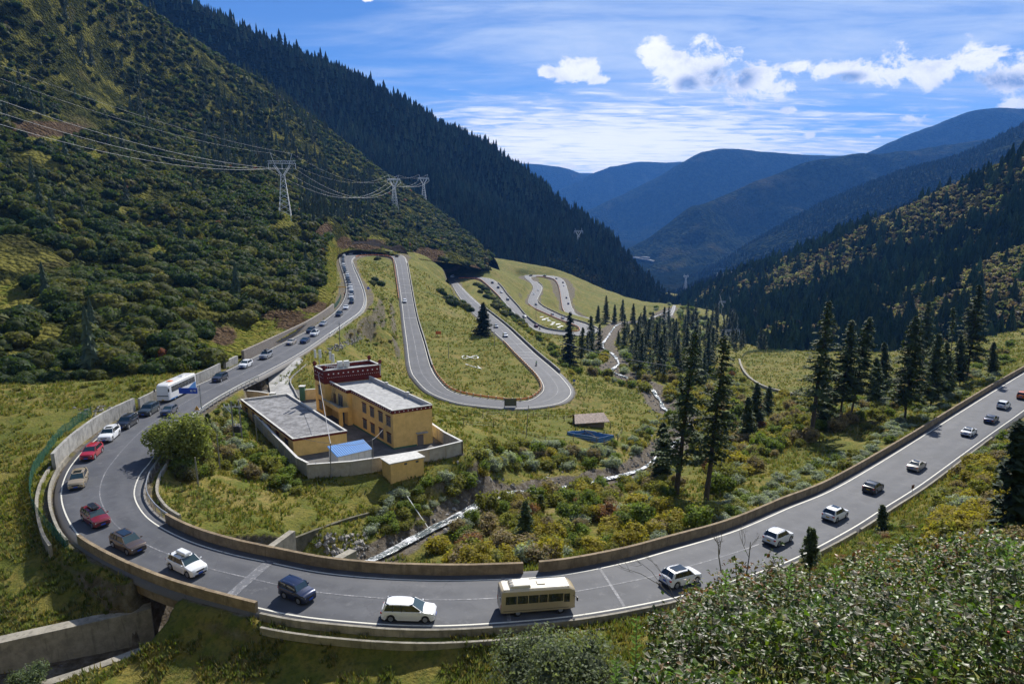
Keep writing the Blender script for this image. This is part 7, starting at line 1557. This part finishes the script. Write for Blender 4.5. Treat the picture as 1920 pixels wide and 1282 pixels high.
    if rails:
        for s in (-1, 1): g = MB(); g.tube([(rfx - .2, s * hw * .66, zt - .06), (rfx - .35, s * hw * .66, zt + .03), (rrx + .45, s * hw * .66, zt + .03), (rrx + .25, s * hw * .66, zt - .06)], .022, 5); g.build('roof_rail', M_CHROME, root)
    if roofbox:
        g = MB(); g.box((-.35, 0, zt + .20), (1.75, .80, .30), taper=.86); bx_ = g.build('roof_box', paint(roofbox, PC[roofbox]), root, bevel=.07)
        g = MB(); [g.box((x, 0, zt + .03), (.06, 1.1, .05)) for x in (.15, -.85)]; g.build('roof_bar', M_TRIM, root)
    if spare: g = MB(); g.tube([(-hl - .16, 0, .95), (-hl + .02, 0, .95)], .34, 16); g.build('spare_wheel', M_TYRE, root)
    return root
def along(px, py, back=False, lat=None):
    """ground point under a vehicle and its heading along the road"""
    q = hit(px, py, [ROAD]); 
    if q is None: q = hit(px, py)
    _, i, d = kd.find((q[0], q[1], 0)); a, b = _c[min(i + 3, len(_c) - 1), :3], _c[max(i - 3, 0), :3]; v = b - a
    if back: v = -v
    return q, math.atan2(v[1], v[0]), -math.atan2(v[2], np.hypot(v[0], v[1]))
def put(px, py, kind, colour, label, back=False, turn=0.0, **kw):
    q, h, sl = along(px, py, back); return make_car(kind, colour, label, (q[0], q[1], q[2] + .01), h + turn, slope=sl, **kw)
put(767, 1156, 'mpv', 'white', 'white minivan crossing the near road left of the cream minibus', sunroof=False)
put(558, 1120, 'jeep', 'navy', 'small boxy dark blue off road car with a spare wheel, left of the white minivan', spare=True, rails=True, turn=-.25)
put(351, 1068, 'suv', 'white', 'white car with a white roof box, just past the bridge', roofbox='white', turn=-.12)
put(241, 1027, 'suv', 'brown', 'brown car with a dark glass roof entering the bend behind the roof box car', sunroof=True, pano=True)
put(180, 978, 'suv', 'darkred', 'dark red car with a black roof box in the big curve', roofbox='black', turn=.12)
put(148, 907, 'suv', 'gold', 'pale gold car with a sunroof in the left end of the curve', sunroof=True)
put(173, 855, 'suv', 'red', 'bright red car near the grey wall, behind the gold one', turn=-.05, rails=True)
put(206, 822, 'bigsuv', 'white', 'big white off road car close behind the black one by the wall', rails=True, sunroof=True)
put(239, 799, 'bigsuv', 'black', 'black off road car with roof rails in the queue below the coach', rails=True)
put(280, 775, 'bigsuv', 'darkgreen', 'dark green car directly in front of the white coach', rails=True)
put(318, 775, 'hatch', 'grey', 'grey hatchback overtaking beside the front of the coach')
put(413, 713, 'suv', 'charcoal', 'dark charcoal car following behind the coach, below the stone wall')
put(461, 688, 'suv', 'white', 'white car by the lower end of the stone wall', rails=True)
put(499, 671, 'bigsuv', 'silver', 'silver car with roof load by the middle of the stone wall', rails=True, roofbox='charcoal')
put(546, 645, 'sedan', 'beige', 'beige saloon near the upper end of the stone wall')
put(572, 642, 'sedan', 'navy', 'navy blue saloon by the white barrier, beside the beige saloon')
put(590, 629, 'suv', 'white', 'white car with a pale roof box in the outer lane by the barrier', roofbox='silver')
put(583, 623, 'mpv', 'charcoal', 'dark van beside the white roof box car at the end of the stone wall')
put(606, 610, 'sedan', 'silver', 'silver saloon on the left road where the stone wall ends', detail=1)
put(636, 592, 'suv', 'charcoal', 'dark car on the left road with clear road around it', detail=1)
put(649, 579, 'sedan', 'white', 'white saloon just before the front of the long queue', detail=1)
# the far queue, counted from its front end
ORD = ['first', 'second', 'third', 'fourth', 'fifth', 'sixth', 'seventh', 'eighth', 'ninth', 'tenth', 'eleventh', 'twelfth', 'thirteenth', 'fourteenth', 'fifteenth', 'sixteenth', 'seventeenth', 'eighteenth', 'nineteenth', 'twentieth', 'twenty first', 'twenty second', 'twenty third', 'twenty fourth', 'twenty fifth', 'twenty sixth']
Q = [(659.5, 568.5, 'suv', 'black'), (658.5, 559, 'suv', 'white'), (659.5, 552, 'suv', 'charcoal'), (658.5, 545.5, 'sedan', 'white'), (657, 540, 'bigsuv', 'white'), (655.5, 534.5, 'suv', 'brown'), (653.5, 529.5, 'suv', 'charcoal'), (652, 524.5, 'suv', 'black'), (652, 520, 'sedan', 'silver'), (651, 515.8, 'suv', 'white'), (647, 511.6, 'suv', 'black'),
     (646.5, 508, 'suv', 'charcoal'), (645.5, 504.4, 'sedan', 'navy'), (644.5, 501, 'suv', 'silver'), (643.5, 497.8, 'suv', 'white'), (643, 494.6, 'suv', 'black'), (643.5, 491.6, 'suv', 'brown'), (643, 488.8, 'sedan', 'silver'), (643, 486.2, 'suv', 'charcoal'), (643, 483.8, 'suv', 'black'), (645, 480.8, 'suv', 'white'), (650, 478.6, 'hatch', 'navy'), (657, 477.2, 'sedan', 'white'), (681, 476.9, 'suv', 'black'), (701, 476.8, 'suv', 'charcoal'), (744, 481.5, 'suv', 'black')]
for k, (x, y, kd_, c) in enumerate(Q): put(x, y, kd_, c, '%s car, %s in the far queue counted from its near end' % ({'charcoal': 'dark grey'}.get(c, c), ORD[k]), detail=1, group='cars standing in the far queue')
# the legs farther down
for x, y, k, c, b, lab in [(759, 566, 'hatch', 'white', True, 'lone white car coming down the steep first leg'), (930, 614, 'suv', 'silver', False, 'silver car on the second leg, just right of the dark tree'), (947.5, 631, 'suv', 'white', False, 'white car on the second leg, lower of the two by the dark tree'),
    (923, 531, 'suv', 'charcoal', False, 'dark car at the top of the third leg'), (934, 540, 'suv', 'navy', False, 'blue dark car second from the top of the third leg'), (940, 548.5, 'sedan', 'white', False, 'white car third from the top of the third leg'), (952, 562, 'suv', 'silver', False, 'silver car halfway down the third leg'), (983, 594, 'sedan', 'white', False, 'white saloon low on the third leg by the parapet'), (1005, 612.5, 'suv', 'darkred', False, 'dark red car near the foot of the third leg'),
    (1009, 544.5, 'sedan', 'white', False, 'white car high on the bend of the fourth leg'), (1001, 552, 'suv', 'white', False, 'white car left of the other on the bend of the fourth leg'), (1005, 572, 'suv', 'navy', False, 'dark blue car at the bottom of the bend of the fourth leg'), (1035.5, 590.5, 'suv', 'white', True, 'white car on the fourth leg above the stone lettering'), (1055, 597.5, 'suv', 'white', True, 'white car on the fourth leg, lower than the other above the lettering'),
    (995, 517.5, 'suv', 'black', False, 'black car at the left end of the farthest hairpin'), (1021, 518, 'suv', 'grey', False, 'grey car at the middle of the farthest hairpin'), (1043, 523, 'suv', 'silver', False, 'silver car at the right shoulder of the farthest hairpin'), (1055.5, 530.5, 'suv', 'charcoal', False, 'dark car starting down the fifth leg'), (1057, 536, 'sedan', 'white', False, 'white car second on the fifth leg'),
    (1062, 559, 'suv', 'black', False, 'black car halfway down the fifth leg'), (1065.5, 570, 'suv', 'navy', False, 'blue car low on the fifth leg'), (1246, 593, 'sedan', 'white', False, 'white car on the far stretch of road beyond the bridge')]:
    put(x, y, k, c, lab, back=b, detail=1)
put(1275, 1091, 'suv', 'white', 'white car with a large glass roof right of the minibus', sunroof=True, pano=True, rails=True)
put(1458, 1015, 'suv', 'white', 'white car half behind the bare twigs on the right straight', rails=True, plate='yellow')
put(1565, 971, 'suv', 'white', 'white car with a sunroof between the twigs and the black car', sunroof=True, plate='yellow')
put(1636, 920, 'coupe_suv', 'black', 'black car on the right straight between two pale ones', plate='yellow')
put(1718, 878, 'sedan', 'beige', 'beige saloon on the right straight below the spruce shadow', sunroof=True)
put(1816, 814, 'sedan', 'white', 'white saloon in the shadow patch on the right straight', sunroof=True)
put(1858, 790, 'sedan', 'navy', 'dark blue saloon between two white cars near the right edge')
put(1881, 764, 'suv', 'white', 'white car second from the right edge of the picture', detail=2)
put(1918, 746, 'suv', 'orange', 'orange car cut by the right edge of the picture')

def wheelset(root, xs, hw, wr, rimm=M_RIM2):
    first = None
    for x in xs:
        for s in (-1, 1):
            if first is None:
                wo = MB().tube([(0, -.14, 0), (0, .14, 0)], wr, 18).build('wheel', M_TYRE, root); q = MB().tube([(0, -.155, 0), (0, .155, 0)], wr * .55, 12).build('rim', rimm, wo); first = (wo.data, q.data)
            else:
                wo = bpy.data.objects.new('wheel', first[0]); COL.objects.link(wo); wo.parent = root; q = bpy.data.objects.new('rim', first[1]); COL.objects.link(q); q.parent = wo
            wo.location = (x, s * (hw - .16), wr)
def bus_shell(L, Wd, Hh, cl, nose=.35, tum=.08):
    """rounded box body: sections along x"""
    xs = np.concatenate([[-L / 2, -L / 2 + .08, -L / 2 + .25], np.linspace(-L / 2 + .6, L / 2 - .8, 12), [L / 2 - .5, L / 2 - .28, L / 2 - .12, L / 2]]); V = []; m = 14
    for x in xs:
        f = max(0, (x - (L / 2 - .8)) / .8); r = max(0, (-L / 2 + .3 - x) / .3); w = Wd / 2 * (1 - .10 * f ** 2 - .05 * r ** 2); top = Hh - nose * f ** 2 - .10 * r ** 2; b = cl + .06 * f + .05 * r
        half = [(w * .9, b), (w, b + .12), (w, Hh * .45), (w * (1 - tum * .6), Hh * .82 - nose * f ** 2 * .4), (w * (1 - tum), top - .16), (w * (1 - tum) - .14, top - .03), (w * .4, top)]
        V += [(x, a, z) for a, z in half] + [(x, -a, z) for a, z in half[::-1]]
    F = [(i * m + k, i * m + (k + 1) % m, (i + 1) * m + (k + 1) % m, (i + 1) * m + k) for i in range(len(xs) - 1) for k in range(m)] + [tuple(range(m))[::-1], tuple(range((len(xs) - 1) * m, len(xs) * m))]
    return MB().add(V, F)
def side_strip(mb, x0, x1, z0, z1, Wd, Hh, tum, s, out=.015, th=.03):
    def y(z): 
        if z < Hh * .45: return Wd / 2
        return Wd / 2 * (1 - tum * .6 * min(1, (z - Hh * .45) / (Hh * .37)) - tum * .4 * max(0, (z - Hh * .82) / (Hh * .12)))
    a = [(x0, z0), (x1, z0), (x1, z1), (x0, z1)]; V = [(x, s * (y(z) + out), z) for x, z in a] + [(x, s * (y(z) - th), z) for x, z in a]
    mb.add(V, [(0, 1, 2, 3), (7, 6, 5, 4), (0, 4, 5, 1), (1, 5, 6, 2), (2, 6, 7, 3), (3, 7, 4, 0)])
def minibus():
    q, h, sl = along(1004, 1141); root = empty('minibus', (q[0], q[1], q[2] + .01), h); root.rotation_euler = (0, sl, h); tag(root, 'cream coloured minibus with a roof air conditioner on the near road', 'minibus'); L, Wd, Hh, cl, tum = 7.0, 2.08, 2.62, .34, .09
    pm = paint('cream', (.44, .36, .23)); o = bus_shell(L, Wd, Hh, cl, .40, tum).build('body', pm, root); [setattr(p, 'use_smooth', True) for p in o.data.polygons]; o.data.set_sharp_from_angle(angle=R(35))
    r_ = MB(); r_.box((-.2, 0, Hh - .01), (6.2, 1.55, .04)); r_.build('roof_panel', paint('pale_cream', (.62, .56, .44)), root, bevel=.015)
    for s in (-1, 1):
        xs = [-3.15, -2.05, -1.0, .0, .85, 2.35]
        for a, b in zip(xs[:-1], xs[1:]): g = MB(); side_strip(g, a + .04, b - .04, 1.30, 2.06, Wd, Hh, tum, s); g.build('side_window', M_CGLASS, root)
        g = MB(); side_strip(g, 2.4, 2.95, 1.18, 2.0, Wd * .99, Hh, tum, s, .012); g.build('side_window', M_CGLASS, root)
        g = MB(); side_strip(g, -3.3, 2.9, .62, .66, Wd, Hh, tum, s, .012); g.build('trim_strip', M_TRIM, root)
        g = MB(); g.box((3.3, s * .72, .82), (.28, .42, .22), -s * .3); g.build('headlight', M_LAMP, root, bevel=.03); g = MB(); g.box((-3.48, s * .86, 1.0), (.08, .16, .42)); g.build('tail_light', M_TAIL, root)
        g = MB(); g.tube([(3.25, s * .95, 1.75), (3.55, s * 1.22, 1.7)], .02, 4); g.box((3.6, s * 1.24, 1.55), (.10, .22, .36)); g.build('wing_mirror', M_TRIM, root)
    g = MB(); side_strip(g, .0, .8, .50, 1.22, Wd, Hh, tum, -1, .010); g.build('door', paint('cream', (.44, .36, .23)), root)
    g = MB(); g.add([(3.49, .88, 1.25), (3.49, -.88, 1.25), (3.16, -.78, 2.22), (3.16, .78, 2.22), (3.42, .88, 1.25), (3.42, -.88, 1.25), (3.09, -.78, 2.22), (3.09, .78, 2.22)], [(0, 1, 2, 3), (7, 6, 5, 4), (0, 4, 5, 1), (1, 5, 6, 2), (2, 6, 7, 3), (3, 7, 4, 0)]); g.build('windscreen', M_SCREEN, root)
    g = MB(); g.box((-3.50, 0, 1.75), (.04, 1.5, .7)); g.build('rear_window', M_CGLASS, root); g = MB(); g.box((3.5, 0, .55), (.10, 1.8, .24)); g.build('bumper', M_TRIM, root, bevel=.03)
    g = MB(); g.box((3.54, 0, .62), (.03, .44, .14)); g.build('number_plate', M_PLATEY, root)
    wheelset(root, (2.15, -1.9), Wd / 2, .38)
    a = MB(); a.box((-1.7, 0, Hh + .12), (2.0, 1.35, .26), taper=.9); ac = a.build('air_conditioner', paint('pale_cream', (.62, .56, .44)), root, bevel=.05)
    for k in range(3): MB().tube([(-2.45, -.4 + .4 * k, Hh + .24), (-2.45, -.4 + .4 * k, Hh + .27)], .15, 14).build('fan', M_TRIM, ac)
    MB().box((-1.2, 0, Hh + .25), (.9, .9, .04)).build('grille', M_STEEL, ac); MB().box((.35, .1, Hh + .05), (.75, .7, .09)).build('roof_hatch', paint('pale_cream', (.62, .56, .44)), root, bevel=.02)
minibus()
def coach():
    q, h, sl = along(333, 741.5); root = empty('coach', (q[0], q[1], q[2] + .01), h); root.rotation_euler = (0, sl, h); tag(root, 'white coach with blue swooshes heading the queue beside the grey wall', 'coach'); L, Wd, Hh, cl, tum = 11.0, 2.5, 3.45, .32, .05
    pm = paint('coach_white', (.74, .74, .73)); o = bus_shell(L, Wd, Hh, cl, .30, tum).build('body', pm, root); [setattr(p, 'use_smooth', True) for p in o.data.polygons]; o.data.set_sharp_from_angle(angle=R(35))
    for s in (-1, 1):
        for k in range(7): g = MB(); side_strip(g, -5.0 + k * 1.36 + .03, -5.0 + (k + 1) * 1.36 - .03, 1.75, 2.85, Wd, Hh, tum, s); g.build('side_window', M_CGLASS, root)
        g = MB(); a = [(-5.2, .45), (-1.2, .45), (.2, .9), (-2.2, 1.1), (-4.2, 1.65), (-5.2, 1.7)]; yy = Wd / 2; V = [(x, s * (yy + .016), z) for x, z in a] + [(x, s * (yy - .02), z) for x, z in a]; n = 6
        g.add(V, [tuple(range(n)), tuple(range(n, 2 * n))[::-1]] + [(i, (i + 1) % n, n + (i + 1) % n, n + i) for i in range(n)]); g.build('swoosh', M_BLUE, root)
        g = MB(); side_strip(g, 2.4, 5.0, .40, .60, Wd, Hh, tum, s, .014); g.build('blue_stripe', M_BLUE, root)
        g = MB(); g.box((5.38, s * .95, .85), (.16, .4, .2), -s * .2); g.build('headlight', M_LAMP, root, bevel=.03); g = MB(); g.box((-5.48, s * 1.05, 1.1), (.06, .2, .5)); g.build('tail_light', M_TAIL, root)
        g = MB(); g.tube([(5.2, s * 1.1, 2.9), (5.75, s * 1.35, 2.8)], .03, 4); g.box((5.78, s * 1.36, 2.4), (.12, .24, .6)); g.build('wing_mirror', M_TRIM, root)
    g = MB(); g.add([(5.53, 1.10, 1.15), (5.53, -1.10, 1.15), (5.22, -1.04, 3.0), (5.22, 1.04, 3.0), (5.45, 1.10, 1.15), (5.45, -1.10, 1.15), (5.12, -1.04, 3.0), (5.12, 1.04, 3.0)], [(0, 1, 2, 3), (7, 6, 5, 4), (0, 4, 5, 1), (1, 5, 6, 2), (2, 6, 7, 3), (3, 7, 4, 0)]); g.build('windscreen', M_SCREEN, root)
    g = MB(); g.box((5.54, 0, .50), (.06, .44, .14)); g.build('number_plate', M_PLATEY, root); wheelset(root, (3.3, -2.9), Wd / 2, .48)
    for x, c in ((2.6, M_SIGNO), (-2.0, M_STEEL)): MB().box((x, 0, Hh + .05), (1.1, .9, .12)).build('roof_hatch', c, root, bevel=.03)
coach()
def far_bus():
    q, h, sl = along(727, 478); root = empty('bus', (q[0], q[1], q[2]), h); tag(root, 'yellow topped bus crossing the first far hairpin', 'bus'); o = bus_shell(10.5, 2.5, 3.3, .35, .2, .05).build('body', paint('busgreen', (.42, .42, .12)), root)
    for s in (-1, 1): g = MB(); side_strip(g, -5, 4.8, 1.5, 2.6, 2.5, 3.3, .05, s); g.build('side_window', M_CGLASS, root)
    MB().box((5.26, 0, 1.9), (.06, 2.1, 1.4)).build('windscreen', M_SCREEN, root); wheelset(root, (3.1, -2.7), 1.25, .48)
    q, h, sl = along(848, 520.5); root = empty('van', (q[0], q[1], q[2]), h); tag(root, 'white van at the left end of the second far hairpin', 'van'); bus_shell(5.4, 1.9, 2.3, .3, .5, .08).build('body', paint('white', PC['white']), root)
    for s in (-1, 1): g = MB(); side_strip(g, -2.3, 2.0, 1.25, 1.85, 1.9, 2.3, .08, s); g.build('side_window', M_CGLASS, root)
    MB().box((2.6, 0, 1.5), (.12, 1.5, .6)).build('windscreen', M_SCREEN, root); wheelset(root, (1.8, -1.6), .95, .34)
far_bus()

# ------------------------------------------------------------------ people and motorcycles
M_SKIN = pbr('skin', (.42, .26, .19), .6); M_JG = pbr('green_jacket', (.10, .42, .12), .7); M_JO = pbr('orange_vest', (.70, .18, .04), .7); M_TROU = pbr('dark_trousers', (.03, .03, .045), .8); M_HEL = pbr('helmet', (.05, .05, .06), .25)
def skinned(name, verts, edges, rad, m, parent, root_i=0, sub=1):
    me = bpy.data.meshes.new(name); me.from_pydata([Vector(v) for v in verts], edges, []); o = link(name, me, m, parent); md = o.modifiers.new('skin', 'SKIN'); md.use_smooth_shade = True
    for i, v in enumerate(me.skin_vertices[0].data): v.radius = (rad[i], rad[i]) if not hasattr(rad[i], '__len__') else rad[i]; v.use_root = (i == root_i)
    s = o.modifiers.new('sub', 'SUBSURF'); s.levels = sub; s.render_levels = sub; return o
def person(name, label, loc, rz, seated=False, jacket=M_JO, helmet=False, parent=None):
    root = empty(name, tuple(loc), rz); tag(root, label, 'person')
    if seated: pel, ch, nk, hd = (0, 0, .86), (.10, 0, 1.22), (.16, 0, 1.42), (.20, 0, 1.60); leg = lambda s: [(.05, s * .13, .84), (.42, s * .22, .74), (.22, s * .22, .32), (.36, s * .22, .28)]; arm = lambda s: [(.12, s * .20, 1.36), (.30, s * .30, 1.12), (.58, s * .30, 1.06), (.66, s * .29, 1.05)]
    else: pel, ch, nk, hd = (0, 0, .95), (0, 0, 1.28), (.01, 0, 1.48), (.03, 0, 1.64); leg = lambda s: [(0, s * .10, .90), (.02, s * .12, .50), (-.02, s * .13, .09), (.12, s * .14, .04)]; arm = lambda s: [(0, s * .20, 1.42), (.02, s * .27, 1.15), (.16, s * .24, .96), (.22, s * .22, .90)]
    V = [pel, ch, nk, hd]; E = [(0, 1), (1, 2), (2, 3)]; Rr = [.15, .17, .065, .105]
    for s in (-1, 1):
        b = len(V); V += leg(s); E += [(0, b), (b, b + 1), (b + 1, b + 2), (b + 2, b + 3)]; Rr += [.10, .075, .05, .045]; b = len(V); V += arm(s); E += [(1, b), (b, b + 1), (b + 1, b + 2), (b + 2, b + 3)]; Rr += [.07, .05, .038, .035]
    skinned('body', V, E, Rr, M_SKIN, root, 0, 1); jv = [pel, ch, (nk[0], 0, nk[2] - .06)]; je = [(0, 1), (1, 2)]; jr = [.175, .20, .09]
    for s in (-1, 1): b = len(jv); a = arm(s)[:3]; jv += a; je += [(1, b), (b, b + 1), (b + 1, b + 2)]; jr += [.09, .068, .052]
    skinned('jacket', jv, je, jr, jacket, root); tv = [pel]; te = []; tr = [.165]
    for s in (-1, 1): b = len(tv); tv += leg(s)[:3]; te += [(0, b), (b, b + 1), (b + 1, b + 2)]; tr += [.115, .09, .062]
    skinned('trousers', tv, te, tr, M_TROU, root); V_, F_ = ICO2; hm = MB().add(V_ * (.135 if helmet else .118) + np.array(hd) + [-.015, 0, .045], [tuple(f) for f in F_]).build('helmet' if helmet else 'hair', M_HEL, root); return root
def motorbike(px, py, label, plabel, jacket, helmet=True):
    q, h, sl = along(px, py, True); root = empty('motorcycle', (q[0], q[1], q[2] + .01), h + math.pi); tag(root, label, 'motorcycle')
    first = None
    for x in (.68, -.68):
        w = MB(); n = 18; r0 = .30; pts = [(x + math.cos(a) * r0, 0, .32 + math.sin(a) * r0) for a in np.linspace(0, 2 * math.pi, n + 1)]; w.tube(pts, .055, 6); wo = w.build('wheel', M_TYRE, root); MB().tube([(x, -.05, .32), (x, .05, .32)], .17, 12).build('rim', M_RIM2, wo)
    f = MB(); f.tube([(.68, .06, .32), (.42, .05, .95)], .03, 6); f.tube([(.68, -.06, .32), (.42, -.05, .95)], .03, 6); f.tube([(-.68, .08, .32), (-.1, .08, .45)], .03, 6); f.tube([(.42, -.36, 1.03), (.42, .36, 1.03)], .018, 5); f.tube([(.38, 0, .85), (-.2, 0, .75), (-.68, 0, .45)], .035, 6); f.build('frame', M_STEEL, root)
    b = MB(); b.box((.18, 0, .80), (.48, .28, .24), taper=.75); b.build('fuel_tank', M_DARK, root, bevel=.04); b = MB(); b.box((-.32, 0, .80), (.65, .24, .10)); b.build('seat', M_TRIM, root, bevel=.03); b = MB(); b.box((.05, 0, .42), (.42, .26, .34)); b.build('engine', M_STEEL, root, bevel=.03)
    b = MB(); b.box((.50, 0, .92), (.12, .2, .2)); b.build('headlight', M_LAMP, root, bevel=.03); b = MB(); b.tube([(.05, .17, .25), (-.75, .2, .38)], .045, 6); b.build('exhaust', M_CHROME, root)
    person('person', plabel, np.array([q[0], q[1], q[2] + .01]) + np.array([math.cos(h + math.pi), math.sin(h + math.pi), 0]) * -.18, h + math.pi, True, jacket, helmet)
motorbike(1005.5, 685, 'motorcycle ridden up the second leg above the bottom hairpin', 'person in a bright green jacket riding the motorcycle', M_JG)
motorbike(1012, 617.5, 'dark motorcycle near the foot of the third leg', 'person in dark clothes riding the distant motorcycle', M_TROU)
_p = P(646, 553.5, 41.1); person('person', 'person in an orange vest standing at the roadside by the green mesh fence', (_p[0], _p[1], hit(646, 553.5)[2]), -2.0, False, M_JO)

# ------------------------------------------------------------------ haze
def build_haze():
    m, t, out = mat('haze'); v = t.new('ShaderNodeVolumePrincipled'); v.inputs['Color'].default_value = (0.11, 0.36, 1.0, 1); v.inputs['Density'].default_value = 5.8e-5
    v.inputs['Anisotropy'].default_value = 0.1; t.l.new(v.outputs[0], out.inputs['Volume'])
    b = MB().box((0, 7400, 85), (34000, 15400, 3170)); o = b.build('haze', m); tag(o, kind='stuff')
build_haze()
